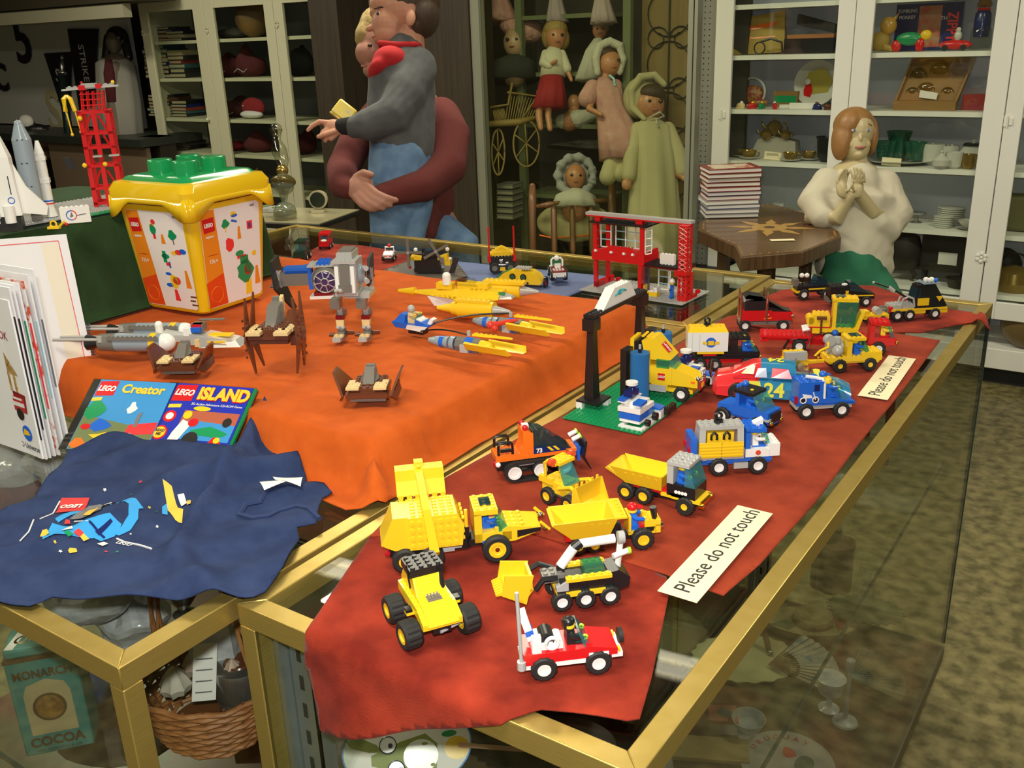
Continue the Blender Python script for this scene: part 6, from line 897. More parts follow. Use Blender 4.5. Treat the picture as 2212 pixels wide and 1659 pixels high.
specs = [((100, 993), .250, 'white booklet directly behind the front catalogue', GLP), ((108, 990), .252, 'booklet with black spine line', GLP), ((118, 986), .253, 'white booklet with green edge', GLP), ((128, 984), .255, 'booklet with red and orange spine', mat('red_spotted_spine', (.75, .72, .7), rough=.4, col2=(.6, .08, .03), noise_scale=60, ramp=(.5, .6))), ((140, 980), .262, 'pale blue-edged booklet', GLP), ((152, 976), .268, 'last white booklet beside the left disc case', GLP)]
for i, ((x, y), h, lab, m_) in enumerate(specs):
    t, L, H, T_ = upright(lab + (' in the standing row' if 'row' not in lab and len(lab) < 50 else ''), (x-150, y-52+i*1), (x, y), h, .0025, m_, 'booklet'); c_ = [INK, BLK, GRN, CRED, SKY, PG][i]; P(t, 'cover_edge', c_, (L-3, L+.3, -.6, .2, 30+i*14, H-40-i*6))
# big spiral-bound book with page turned toward us
a, b = at(-40, 880, TZ+.001), at(215, 850, TZ+.001); d = b-a; t = thing('spiral_book', 'tall white spiral-bound book standing open, red line along its page', 'book', a, math.atan2(d.y, d.x)); L = d.length*1000
P(t, 'page', GLP, ('h', [(0, 0, 0), (L, 0, 0), (L, 1, 0), (0, 1, 0), (0, 14, 268), (L-6, 14, 268), (L-6, 15, 268), (0, 15, 268)])); P(t, 'page_margin', mat('cream_page', (.80, .74, .60), rough=.4), ('h', [(L-38, -.4, 6), (L-12, -.4, 6), (L-12, 0, 6), (L-38, 0, 6), (L-46, 12.6, 256), (L-20, 12.6, 256), (L-20, 13, 256), (L-46, 13, 256)])); P(t, 'red_line', CRED, ('h', [(L-11, -.4, 6), (L-10, -.4, 6), (L-10, 0, 6), (L-11, 0, 6), (L-19.6, 12.7, 258), (L-18.6, 12.7, 258), (L-18.6, 13, 258), (L-19.6, 13, 258)]), ('h', [(0, 12.7, 258), (L-19, 12.7, 258), (L-19, 13, 258), (0, 13, 258), (0, 12.8, 259), (L-19, 12.8, 259), (L-19, 13, 259), (0, 13, 259)])); P(t, 'spiral_binding', mat('wire_dark', (.06, .09, .12), rough=.3, metal=.6), *[('r', (L+1, 3+.04*(12+k*4.6), 12+k*4.6), 3.6, .6, 'z', 10, 4) for k in range(24)])
# ================================================================ ON THE GREEN BLOCK
ZG = GZ+.004
def gat(px, py): return at(px, py, ZG)
t = thing('toy_launch_pad', 'grey and green studded toy plates on the edge of the green cloth', 'toy plate', (-1.745, 1.03, ZG))
P(t, 'grey_plate', GRY, (-95, 80, -160, 90, 0, 3), ('s', -96, 80, -160, 88, 3, 8, 2.4, 1.6, 6)); P(t, 'green_plate', GRN, (82, 100, -60, 180, 0, 2), ('s', 84, 100, -60, 180, 2, 8, 2.4, 1.6, 6)); P(t, 'far_plate', GRY, (-95, 80, 92, 200, 0, 3), ('s', -96, 80, 92, 196, 3, 8, 2.4, 1.6, 6))
p = gat(176, 488); t = thing('toy_sign_brick', 'white studded toy brick with round space emblem', 'toy brick', (p.x-.012, p.y, ZG+.005), math.radians(52))
P(t, 'brick', WHT, (-24, 24, -4, 4, 0, 28, 's')); P(t, 'emblem_ring', BLU, ('r', (-6, -4.2, 14), 8, .9, 'y', 20, 5, 1.4, 4.9)); P(t, 'emblem_ring', CRED, ('r', (-6, -4.2, 14), 8, .9, 'y', 20, 5, -1.4, 1.4)); P(t, 'emblem_shuttle', PG, ('h', [(-9, -4.5, 10), (-3, -4.5, 12), (-3, -4.2, 12), (-9, -4.2, 10), (-6, -4.5, 19), (-5, -4.5, 19), (-5, -4.2, 19), (-6, -4.2, 19)]), ('t', [(2, -4.4, 13), (18, -4.4, 15)], .7, 4))
# shuttle, tank and booster
p = gat(48, 505); t = thing('toy_shuttle', 'white toy space shuttle standing upright with blue window', 'toy spacecraft', (p.x-.02, p.y-.005, ZG+.006), math.radians(-38))
P(t, 'hull', WHT, ('h', [(-14, -24, 24), (10, -24, 24), (10, 22, 24), (-14, 22, 24), (-12, -20, 120), (10, -18, 120), (10, 18, 120), (-12, 20, 120)]), ('h', [(-12, -20, 120), (10, -18, 120), (10, 18, 120), (-12, 20, 120), (-8, -6, 168), (2, -6, 168), (2, 6, 168), (-8, 6, 168)]), ('c', (14, 4, 14), (14, 4, 42), 9), ('c', (12, -18, 14), (12, -18, 38), 7)); P(t, 'window', BLU, ('h', [(9, -15, 118), (12, -15, 118), (12, -3, 118), (9, -3, 118), (6, -13, 142), (9, -13, 140), (9, -4, 140), (6, -4, 142)])); P(t, 'wing', WHT, ('p', [(22, 26), (58, 20), (62, 34), (34, 70), (20, 110)], -8, -2, 'x')); P(t, 'wing', WHT, ('p', [(-24, 26), (-62, 10), (-66, 20), (-34, 70), (-22, 110)], -8, -2, 'x')); P(t, 'wing_stripe', BLK, ('p', [(-26, 30), (-58, 14), (-58, 18), (-28, 40)], -1.8, -.8, 'x')); P(t, 'emblem', BLU, ('r', (10.6, 10, 50), 5, .7, 'x', 16, 4)); P(t, 'stripe', INK, (10.2, 10.8, 11, 12.5, 60, 90)); P(t, 'launch_stand', BLK, (-10, 16, -18, 20, 0, 22))
p = gat(78, 490); t = thing('toy_rocket_tank', 'bluish grey cylindrical toy rocket tank behind the shuttle', 'toy spacecraft', (p.x-.030, p.y+.022, ZG+.006), math.radians(-38))
P(t, 'tank', BGR, ('c', (0, 0, 18), (0, 0, 140), 16, 16, 20), ('c', (0, 0, 140), (0, 0, 166), 16, 7, 20), ('e', (0, 0, 166), 7)); P(t, 'tank_marks', BLK, *[(15.4, 16.4, -6+k*8, -3+k*8, z, z+1.6) for z in (60, 100, 140) for k in range(2)]); P(t, 'stand', DGR, (-8, 8, -8, 8, 0, 18))
p = gat(113, 478); t = thing('toy_booster', 'slim white toy booster rocket with blue and red bands', 'toy spacecraft', (p.x-.02, p.y+.012, ZG+.006), math.radians(-38))
P(t, 'tube', WHT, ('c', (0, 0, 18), (0, 0, 112), 8.5, 8.5, 16), ('c', (0, 0, 112), (0, 0, 134), 8.5, 3, 16), (-9, 9, -9, 9, 60, 68), (-9, 9, -9, 9, 100, 106), ('c', (0, 0, 0), (0, 0, 18), 12, 8, 16)); P(t, 'blue_band', BLU, ('c', (0, 0, 27), (0, 0, 29.5), 9, 9, 16)); P(t, 'red_band', CRED, ('c', (0, 0, 22), (0, 0, 24.5), 9, 9, 16))
# red gantry tower
p = gat(238, 452); t = thing('toy_launch_tower', 'tall red lattice toy launch tower with grey top wings', 'toy building', (p.x-.028, p.y+.02, ZG+.004), math.radians(48)); LT = t
ops = []
for (x, y) in ((-26, -22), (22, -22), (-26, 18), (22, 18)): ops.append((x, x+8, y, y+8, 0, 178))
ops.append((-2, 6, -24, -18, 0, 178))
for z in (4, 32, 74, 108, 134, 172): ops += [(-26, 30, -22, -16, z, z+5), (-26, 30, 18, 24, z, z+5), (-26, -20, -22, 26, z, z+5), (24, 30, -22, 26, z, z+5)]
for z in (36, 110, 138): ops += [('c', (8, -19, z+32), (22, -19, z+2), 2, 2, 6), ('c', (-18, -19, z+2), (-4, -19, z+32), 2, 2, 6), ('c', (28, 18, z+30), (28, -18, z+2), 2, 2, 6)]
P(t, 'tower_frame', RED, *ops); P(t, 'upper_ladders', RED, *[('t', [(x, y, 178), (x+3, y+2, 212)], 1.4, 5) for x in (-18, -8, 2, 12, 20) for y in (-12, 8)], *[(-18, 24, -13, -11, z, z+2) for z in (186, 196, 206)]); P(t, 'top_wings', GRY, ('h', [(-48, -10, 214), (52, -10, 218), (52, 10, 218), (-48, 10, 214), (-48, -8, 217), (52, -8, 221), (52, 8, 221), (-48, 8, 217)]), (-14, 14, -12, 12, 218, 224, 's'), (-40, -20, -6, 6, 217, 220, 's'), (24, 44, -6, 6, 220, 223, 's')); P(t, 'top_panel', RED, (-18, -6, -13, 10, 214, 223), (12, 22, -13, 10, 216, 224)); P(t, 'top_lamp', TRR, *[('e', (x, -4, 227), 2.6) for x in (-12, 8)][:1]); P(t, 'yellow_clip', YEL, ('e', (42, 0, 226), 3.4)); P(t, 'grey_landing', GRY, (-10, 6, -36, -22, 94, 97), (18, 36, -34, -22, 94, 97)); P(t, 'yellow_joint', YEL, ('e', (-28, -30, 80), 4.5), ('e', (8, -28, 80), 4.5), ('e', (-22, -26, 165), 4.5))
P(t, 'lifting_claw', YEL, ('t', [(-40, -14, 206), (-46, -16, 200), (-46, -16, 178)], [3, 4.5, 4]), ('t', [(-40, -14, 206), (-34, -16, 200), (-30, -16, 178)], [3, 4.5, 4]), ('c', (-45, -16, 178), (-42, -16, 138), 1.4), ('c', (-30, -16, 178), (-26, -16, 142), 1.4), ('e', (-42, -16, 136), 3), ('e', (-26, -16, 140), 3)); P(t, 'flying_panel', BLK, ('h', [(-60, -30, 74), (-44, -30, 76), (-44, -28, 76), (-60, -28, 74), (-62, -30, 96), (-50, -30, 97), (-50, -28, 97), (-62, -28, 96)]))
p = gat(150, 500); t = thing('toy_robot_arm', 'small yellow toy loading arm on the grey plates', 'toy', (p.x-.02, p.y-.01, ZG+.005), .6); P(t, 'arm', YEL, (-14, 6, -4, 4, 0, 4, 's'), ('r', (-4, 0, 8), 5, 1.6, 'y'), ('c', (6, 0, 4), (16, 0, 12), 2)); P(t, 'red_knob', RED, ('e', (18, 0, 7), 3))
# ================================================================ THINGS INSIDE THE SHOWCASES
SH = .662
def put(px, py, z, name, label, cat, rz=0, group=None, dz=.001): p = at(px, py, z); return thing(name, label, cat, (p.x, p.y, z+dz), rz, group)
TEAL = mat('tin_teal', (.05, .22, .20), rough=.35, col2=(.07, .28, .25), noise_scale=30); CREM = mat('tin_cream', (.50, .42, .22), rough=.4); RUST2 = mat('tin_brown', (.10, .05, .025), rough=.4)
t = put(88, 1650, SH, 'cocoa_tin', 'old teal and cream cocoa tin with brown lettering inside the near case', 'tin', math.radians(50)); t.location.x -= .02; t.location.y += .045; t.scale = (.86, .86, .9)
P(t, 'tin_body', TEAL, (-48, 48, -32, 32, 0, 158), bevel=.003); P(t, 'tin_lid', TEAL, (-46, 46, -30, 30, 161, 176), bevel=.004); P(t, 'rim', RUST2, (-48.6, 48.6, -32.6, 32.6, 156, 161))
P(t, 'front_panel', CREM, ('p', [(-32, 34), (32, 34), (32, 100), (26, 116), (0, 124), (-26, 116), (-32, 100)], -32.6, -31)); P(t, 'medallion', RUST2, ('c', (0, -31, 78), (0, -33.4, 78), 23, 23, 24)); P(t, 'medallion', mat('lion_gold', (.40, .20, .04), rough=.5, col2=(.15,.07,.02), noise_scale=80), ('c', (0, -31, 78), (0, -33.9, 78), 19, 19, 24))
text(t, 'lettering', 'MONARCH', .0185, (0, -.0331, .134), (math.pi/2, 0, 0), RUST2, sx=.86, bold=.0006); text(t, 'lettering', 'COCOA', .021, (0, -.0331, .021), (math.pi/2, 0, 0), RUST2, sx=.95, bold=.0008); text(t, 'lettering', 'REID, MURDOCH & CO', .006, (0, -.0331, .007), (math.pi/2, 0, 0), RUST2); text(t, 'lettering', 'Quality', .026, (0, 0, .1764), (0, 0, math.radians(12)), CREM, shear=.4, bold=.0005); P(t, 'paper_label', PAPER, ('h', [(-44, -26, 176), (-32, -29, 176), (-18, 24, 176), (-30, 27, 176), (-44, -26, 176.6), (-32, -29, 176.6), (-18, 24, 176.6), (-30, 27, 176.6)]))
# wicker basket
WICK = mat('wicker', (.30, .11, .03), rough=.5, col2=(.42, .18, .06), noise_scale=60); WICD = mat('wicker_dark', (.16, .05, .015), rough=.55)
t = put(430, 1640, SH, 'wicker_basket', 'brown wicker basket with tall handle beneath the case corner', 'basket'); t.location.x -= .035; t.location.y += .055
mb = MB(.001)
for k in range(13):
    z = 3+k*7.0; r = 62+28*(k/12)**.8; pts_ = []
    for i in range(49): a = 2*math.pi*i/48; w = 2.4*math.cos(a*12+k*math.pi); pts_.append(((r+w)*math.cos(a)*1.15, (r+w)*math.sin(a), z+1.4*math.sin(a*3+k)))
    mb.tube(pts_, 3.6, 6)
mb.build('weave', WICK, t); P(t, 'base', WICD, ('c', (0, 0, 0), (0, 0, 3), 62, 62, 28)); mb = MB(.001)
for i in range(24): a = 2*math.pi*i/24; mb.cyl((60*math.cos(a)*1.15, 60*math.sin(a), 0), (88*math.cos(a)*1.15, 88*math.sin(a), 90), 2.2, 2.2, 6)
mb.build('stakes', WICD, t); mb = MB(.001)
for o_ in (-4, 0, 4, 8): mb.tube([(100*math.cos(a)*1.02, 4*math.sin(a*6+o_)+o_, 84+178*math.sin(a)) for a in [math.pi*i/28 for i in range(29)]], 2.6, 6)
mb.build('handle', WICK, t); bk = t
p, a = local(bk, 24, -28, 66, .3); t = thing('note_card', 'white handwritten card standing in the wicker basket', 'card', p, math.radians(40)); P(t, 'card', PAPER, ('h', [(-14, 0, 0), (16, 0, 0), (16, 1, 0), (-14, 1, 0), (-10, 34, 62), (20, 34, 62), (20, 35, 62), (-10, 35, 62)])); P(t, 'handwriting', PG, *[('h', [(-9+k*.6, 4.2+k*6.6, 9+k*12), (12+k*.6, 4.2+k*6.6, 9+k*12), (12+k*.6, 4.8+k*6.6, 10+k*12), (-9+k*.6, 4.8+k*6.6, 10+k*12), (-9+k*.6, 4.2+k*6.6-.5, 10+k*12), (12+k*.6, 4.2+k*6.6-.5, 10+k*12), (12+k*.6, 4.8+k*6.6-.5, 11+k*12), (-9+k*.6, 4.8+k*6.6-.5, 11+k*12)]) for k in range(4)])
for i, (x, y, m_) in enumerate(((-30, 10, mat('shell_pink', (.5, .36, .28), rough=.5)), (0, 30, mat('shell_pale', (.55, .5, .4), rough=.5)), (34, 16, MATS['shell_pink']), (-20, -34, MATS['shell_pale']))):
    p, a = local(bk, x, y, 62, i); t = thing('sea_shell', ['pink shell at the left in the basket', 'pale shell at the back of the basket', 'pink shell at the right in the basket', 'pale shell at the front of the basket'][i], 'shell', p, a); mb = MB(.001); mb.lathe([(.5, 0), (16, 6), (20, 16), (14, 28), (7, 38), (1, 44)], 16, fr=lambda tt, z: 1+.1*math.cos(8*tt)); mb.build('shell', m_, t)
# cup, lidded canister
SILV = mat('pewter', (.45, .45, .45), rough=.25, metal=.9)
t = put(535, 1560, SH, 'metal_canister', 'silver lidded canister with brown top right of the basket', 'canister'); P(t, 'body', SILV, ('l', [(28, 0), (32, 6), (33, 46), (31, 50)], 28)); P(t, 'collar', SILV, ('l', [(35, 51), (36, 56), (35, 84), (32, 92), (20, 95)], 28)); P(t, 'top', BRN, ('c', (0, 0, 94), (0, 0, 97), 20, 18, 20))
# plastic wrapped parcels under the shirt
PLAS = mat('clear_film', (.55, .56, .58), rough=.18, trans=.25, col2=(.75, .77, .80), noise_scale=40, bump=1, bump_scale=60, detail=8)
def crumple(label, px, py, z, rx, ry, h, m_, cat='parcel', name='wrapped_parcel', rz=0, sd=1):
    t = put(px, py, z, name, label, cat, rz); mb = MB(.001); mb.ell((0, 0, h*.5), (rx, ry, h*.5), 28, 16)
    mb.v = [Vector((v.x*(1+.35*nz(v.x*20, v.z*20, 1.2, sd)), v.y*(1+.35*nz(v.y*20, v.z*25, 1.4, sd+2)), max(0, v.z*(1+.4*nz(v.x*22, v.y*22, 1.3, sd+4))))) for v in mb.v]; mb.build('wrapping', m_, t, ang=.25); return t
crumple('clear plastic bag of glassware under the near edge of the shirt', 205, 1335, .80, 70, 50, 90, PLAS, sd=3); crumple('crumpled clear bag above the corner of the near case', 300, 1400, SH+.05, 58, 46, 110, PLAS, sd=5)
crumple('clear wrapped bundle left of the shirt', 30, 1045, .82, 60, 50, 60, PLAS, sd=8); crumple('clear wrapped glass bundle beside the standing books', 120, 1030, .84, 50, 40, 70, PLAS, sd=9)
crumple('maroon cloth bundle in the case left of the shirt', 10, 1085, .74, 90, 60, 50, mat('maroon_cloth', (.14, .02, .02), rough=.9), 'cloth', 'cloth_bundle', sd=11)
crumple('blue cloth bundle behind the cocoa tin', 185, 1495, SH-.1, 80, 60, 60, mat('blue_cloth', (.03, .06, .22), rough=.9), 'cloth', 'cloth_bundle', sd=12); crumple('pinkish rag beside the blue bundle low in the case', 165, 1560, SH-.12, 44, 30, 30, mat('pink_cloth', (.45, .26, .22), rough=.9), 'cloth', 'cloth_bundle', sd=13)
t = put(330, 1290, .80, 'glass_jug', 'ribbed clear glass jug just below the shirt hem', 'glass'); mb = MB(.001); mb.lathe([(20, 0), (26, 10), (28, 60), (22, 80), (24, 90)], 32, fr=lambda tt, z: 1+.05*math.cos(16*tt)); mb.build('jug', PLAS, t)
t = put(400, 1330, .80, 'silver_cup', 'shiny silver cup close to the gold rail', 'cup'); P(t, 'cup', SILV, ('l', [(14, 0), (16, 3), (6, 10), (20, 30), (22, 56), (20, 57)], 24))
t = put(470, 1430, .74, 'plastic_sheet', 'clear folded plastic sleeve right of the corner post', 'sleeve', .5); P(t, 'sleeve', PLAS, ('h', [(-30, -20, 0), (34, -20, 4), (34, 10, 4), (-30, 14, 0), (-26, -16, 60), (30, -14, 70), (30, -6, 70), (-26, -8, 60)]))
crumple('dark brown rag pile on the deck of the near case', 250, 1600, .40, 120, 80, 50, mat('brown_cloth', (.07, .03, .02), rough=.9), 'cloth', 'cloth_bundle', sd=15)
# donkey paddle fan and frilled tray on the upper shelf of the long case
p = at(880, 1615, .672); t = thing('paddle_fan', 'round white card fan printed with a green donkey in glasses', 'fan', p); zt = (CAM-p).normalized(); xr = Vector((0, 0, 1)).cross(zt).normalized(); yr = zt.cross(xr); M_ = Matrix((( xr.x, yr.x, zt.x), (xr.y, yr.y, zt.y), (xr.z, yr.z, zt.z)))
t.rotation_euler = M_.to_euler()
DON = mat('print_donkey_green', (.22, .27, .05), rough=.5)
def fanp(nm, m_, poly, z=1.2): return P(t, nm, m_, ('p', poly, z-.5, z, 'z'))
fanp('fan_card', PAPER, blob(0, 0, 80, 50, 40), 1); fanp('rim', mat('print_blue', (.05, .25, .6), rough=.5), blob(0, 0, 82, 52, 40), .4)
fanp('donkey_ear', DON, [(-80, 22), (-60, 20), (-38, 8), (-30, -2), (-48, 0), (-70, 8)]); fanp('donkey_ear', DON, [(-62, -46), (-46, -30), (-32, -20), (-28, -32), (-44, -44)]); fanp('donkey_head', DON, [(-46, -4), (-8, 8), (24, 14), (38, 0), (34, -30), (8, -38), (-20, -26), (-46, -16)], 1.4); fanp('donkey_muzzle', WHT, blob(16, -12, 22, 20, 18), 1.7); fanp('donkey_nostril', DON, blob(22, 2, 4, 2), 1.9); fanp('donkey_nostril', DON, blob(30, -24, 3, 2), 1.9); fanp('donkey_eye', WHT, blob(-24, 6, 10, 9, 16), 2); fanp('donkey_eye', WHT, blob(-16, -24, 10, 10, 16), 2); fanp('donkey_pupil', DBL, blob(-21, 5, 3, 3), 2.3); fanp('donkey_pupil', DBL, blob(-10, -24, 3, 3), 2.3)
for c_ in ((-24, 6), (-16, -24)): P(t, 'glasses', DBL, ('r', (c_[0], c_[1], 2.2), 10.5, .7, 'z', 20, 5))
fanp('blue_print', MATS['print_blue'], [(-14, 22), (0, 24), (2, 34), (-10, 36)]); fanp('gold_print', GOLDY, blob(-22, 34, 9, 7)); fanp('gold_print', GOLDY, blob(62, -8, 16, 14), 1.5); fanp('green_print', GRN, [(44, 30), (58, 20), (62, 28), (48, 42)]); fanp('green_print', GRN, blob(54, 10, 10, 4)); P(t, 'handle', mat('pale_wood', (.55, .32, .18), rough=.6), ('h', [(64, -8, 1), (230, -42, 1), (230, -36, 1), (64, -2, 1), (64, -8, 4), (230, -42, 4), (230, -36, 4), (64, -2, 4)]))
BMET = mat('black_tin', (.025, .023, .02), rough=.3, metal=.5)
t = put(1190, 1610, .626, 'frilled_tray', 'dark oval metal tray with a frilled rim below the hanging cloth', 'tray', .5); mb = MB(.001); mb.lathe([(1, 2), (72, 3), (88, 16), (96, 15), (97, 13), (88, 12), (72, 0), (1, 0)], 72, fr=lambda tt, z: (1+.028*math.cos(36*tt)*(1 if z > 10 else 0))); mb.build('tray', BMET, t); t.scale = (1.2, .8, 1)
t = put(620, 1600, .30, 'carved_box', 'dark red carved box low in the long case', 'box', .6); P(t, 'box', mat('red_brown_wood', (.09, .03, .02), rough=.5), (-80, 80, -60, 60, 0, 60), bevel=.003); P(t, 'carving', RUST2, ('r', (0, 0, 61), 40, 3, 'z', 28, 6), ('r', (0, 0, 61), 26, 3, 'z', 28, 6))
a, b = at(655, 1655, .60), at(800, 1545, .66); mb = MB(); mb.tube([a, a.lerp(b, .5)+Vector((0, 0, -.004)), b], .001, 5); tag(mb.build('pull_string', mat('twine', (.45, .38, .15), rough=.8)), 'thin pale string across the end of the long case', 'string')
t = put(715, 1280, .80, 'glass_block', 'clear glass block under the near corner of the long case', 'glass', .4); P(t, 'block', PLAS, (-14, 14, -10, 10, 0, 40), (-4, 16, 12, 14, 0, 60))
# deck of the long case, seen through its right side
D = .162
STRAW = mat('straw', (.36, .29, .13), rough=.8, col2=(.28, .22, .09), noise_scale=80)
def discfan(label, px, py, z, rx, ry, m_, tilt=0, rz=0, frill=0, name='palm_fan', cat='fan', waves=20, hnd=None):
    t = put(px, py, z, name, label, cat, rz, dz=.004); mb = MB(.001); mb.m = Matrix.Rotation(tilt, 4, 'X'); mb.lathe([(1, 3), (.5*rx, 2.5), (rx, 2.4), (rx, 0), (.5*rx, 0), (1, 0)], 96, fr=lambda tt, z_: 1+frill*math.cos(waves*tt)); mb.v = [Vector((v.x, v.y*ry/rx, v.z)) for v in mb.v]; o = mb.build('blade', m_, t)
    if hnd: P(t, 'handle', hnd, ('c', (-rx*.6, 0, 4), (-rx*2.1, -rx*.3, 4), 4))
    return t
discfan('large cream palm leaf fan with scalloped edge in the long case', 1610, 1425, D, 120, 90, mat('palm_cream', (.48, .42, .24), rough=.8), rz=.6, frill=.03)
discfan('dark green palm leaf fan with jagged edge at the far end of the case', 1870, 1320, D+.03, 85, 60, mat('palm_green', (.09, .10, .04), rough=.8), rz=.2, frill=.07, waves=26)
t = discfan('straw hat with a red panel and green edge on the case floor', 1755, 1345, D+.012, 105, 62, STRAW, rz=.5, name='straw_hat', cat='hat'); P(t, 'crown', STRAW, ('l', [(46, 2), (44, 20), (36, 26), (1, 27)], 32)); P(t, 'red_panel', mat('straw_red', (.28, .03, .02), rough=.8), ('h', [(50, -40, 3), (70, -36, 3), (96, 6, 3), (50, 8, 3), (50, -40, 4.4), (70, -36, 4.4), (96, 6, 4.4), (50, 8, 4.4)]), ('r', (0, 0, 6), 47, 1.5, 'z', 32, 5)); P(t, 'green_panel', mat('straw_green', (.05, .09, .05), rough=.8), ('h', [(-100, -20, 3), (-60, -40, 3), (-40, -20, 3), (-60, 0, 3), (-100, -20, 4.2), (-60, -40, 4.2), (-40, -20, 4.2), (-60, 0, 4.2)]))
def foldfan(label, px, py, z, r, a0, a1, m1, m2, rz):
    t = put(px, py, z, 'folding_fan', label, 'fan', rz, dz=.004); n = 26; mb = MB(.001); vs = []; 
    for i in range(n+1):
        a = a0+(a1-a0)*i/n; h = 4 if i % 2 else 0; vs += [(r*.45*math.cos(a), r*.45*math.sin(a), h), (r*math.cos(a), r*math.sin(a), h)]
    mb.add(vs, [(2*i, 2*i+1, 2*i+3, 2*i+2) for i in range(n)]); solid(mb.build('leaf', m1, t, smooth=False), .0006); P(t, 'rib', m2, *[('c', (0, 0, 2), (r*.98*math.cos(a0+(a1-a0)*i/12), r*.98*math.sin(a0+(a1-a0)*i/12), 2), 1.2, 1.2, 5) for i in range(13)])
    return t
t = foldfan('open white paper fan painted with small figures in the long case', 1660, 1440, D+.01, 150, -.4, 1.2, mat('fan_paper', (.42, .40, .34), rough=.8, col2=(.16, .26, .32), noise_scale=28, ramp=(.55, .62)), BRN, .2)
foldfan('open brown ribbed wooden fan at the right of the case floor', 1830, 1465, D+.012, 120, .1, 1.9, mat('fan_brown', (.22, .16, .07), rough=.7), mat('fan_blue_edge', (.12, .2, .22), rough=.7), -.3)
t = put(1615, 1590, D, 'glass_bowl', 'small clear stemmed glass bowl beside the pink box', 'bowl'); P(t, 'bowl', PLAS, ('l', [(20, 0), (8, 6), (6, 16), (26, 24), (34, 44), (32, 44), (24, 27), (1, 20)], 28))
t = put(1560, 1570, D, 'gift_box', 'small pink and white box with dark oval print', 'box', math.radians(28)); P(t, 'box', mat('box_white', (.6, .55, .52), rough=.5), (-28, 28, -24, 24, 0, 26)); P(t, 'lid', mat('box_pink', (.5, .16, .12), rough=.5), (-29, 29, -25, 25, 26, 34)); P(t, 'oval_print', PG, ('c', (4, 0, 34), (4, 0, 34.6), 15, 15, 20))
t = put(1550, 1620, D, 'wooden_board', 'pale folded wooden board lying below the pink box', 'board', math.radians(26)); P(t, 'board', mat('pale_board', (.38, .27, .11), rough=.5), (-120, 60, -40, 26, 0, 10), bevel=.002)
t = put(1400, 1655, D, 'glass_dome', 'clear glass dome at the bottom edge beneath the rail', 'glass'); P(t, 'dome', PLAS, ('e', (0, 0, 0), (50, 50, 48), 28, 16))
t = discfan('white souvenir plate lettered URUGUAY on the case floor', 1700, 1652, D, 90, 90, mat('plate_white', (.45, .42, .38), rough=.35), rz=0, name='souvenir_plate', cat='plate'); 
for i, ch in enumerate('URUGUAY'): a = math.radians(175-i*16); text(t, 'lettering', ch, .018, (.070*math.cos(a), .070*math.sin(a), .0036), (0, 0, a-math.pi/2), PR)
P(t, 'leaf_print', mat('print_leaf', (.08, .14, .10), rough=.5), ('p', blob(30, 10, 18, 26, 12), 3, 3.6, 'z')); P(t, 'red_print', PR, ('p', blob(-6, 26, 14, 14, 8, 1, .2), 3, 3.6, 'z'))
t = put(1805, 1200, .26, 'round_tin', 'dark brown round tin standing deep in the long case', 'tin'); P(t, 'tin', mat('dark_tin', (.07, .03, .025), rough=.4), ('c', (0, 0, -90), (0, 0, 30), 44, 44, 28)); P(t, 'lid', RUST2, ('c', (0, 0, 30), (0, 0, 38), 46, 46, 28))
t = put(1790, 1130, .34, 'tall_tin', 'narrow dark round tin behind the brown tin', 'tin'); t.location.z = .162; P(t, 'tin', mat('dark_tin2', (.06, .05, .03), rough=.3), ('c', (0, 0, 0), (0, 0, 170), 34, 34, 28))
t = put(1870, 1190, .30, 'wire_figure', 'small bent white wire animal at the back of the case', 'ornament', .4); t.location.z = .163; mb = MB(.001); w_ = []
for k in range(7): mb.tube([(-20+k*6, 0, 0), (-14+k*5, 4, 50), (-6+k*6, 0, 96-k*4), (10+k*3, -4, 70), (-10+k*6, 2, 0)], .8, 4)
mb.build('wire', PW, t)
t = put(1670, 1305, .30, 'walking_cane', 'long brown wooden cane leaning in the long case', 'cane', 0); t.location.z = .168; P(t, 'shaft', WICD, ('c', (0, 0, 2), (-60, 60, 90), 6, 9)); P(t, 'cap', SILV, ('e', (2, -2, 4), 7))
t = put(1825, 1560, D, 'glass_candlestick', 'tall thin clear glass candlestick near the right glass', 'candlestick'); P(t, 'stem', PLAS, ('l', [(26, 0), (24, 4), (5, 10), (4, 120), (8, 128), (9, 150), (7, 152)], 20))
t = put(1790, 1530, D, 'glass_goblet', 'cut glass goblet lying behind the candlestick', 'glass'); P(t, 'goblet', PLAS, ('l', [(22, 0), (6, 6), (6, 30), (24, 42), (30, 76), (28, 77)], 24))
# ceiling tubes whose mirror image shows in the near glass
for (px, py) in ((1462, 1432), (738, 1222)):
    P0 = at(px, py, .966); d = (P0-CAM).normalized(); d.z = -d.z; q = P0+d*((2.70-P0.z)/d.z)
    t = thing('ceiling_tube_fitting', 'long twin tube ceiling light over the %s end of the showcases' % ('right' if px > 1000 else 'left'), 'ceiling light', (q.x, q.y, 2.70), math.radians(8))
    P(t, 'housing', WHT, (-620, 620, -70, 70, 30, 90)); m_ = mat('tube_glow', (1, .92, .7), emis=5.0); P(t, 'tube', m_, ('c', (-600, -38, 10), (600, -38, 10), 18, 18, 12)); P(t, 'tube', m_, ('c', (-600, 38, 10), (600, 38, 10), 18, 18, 12))
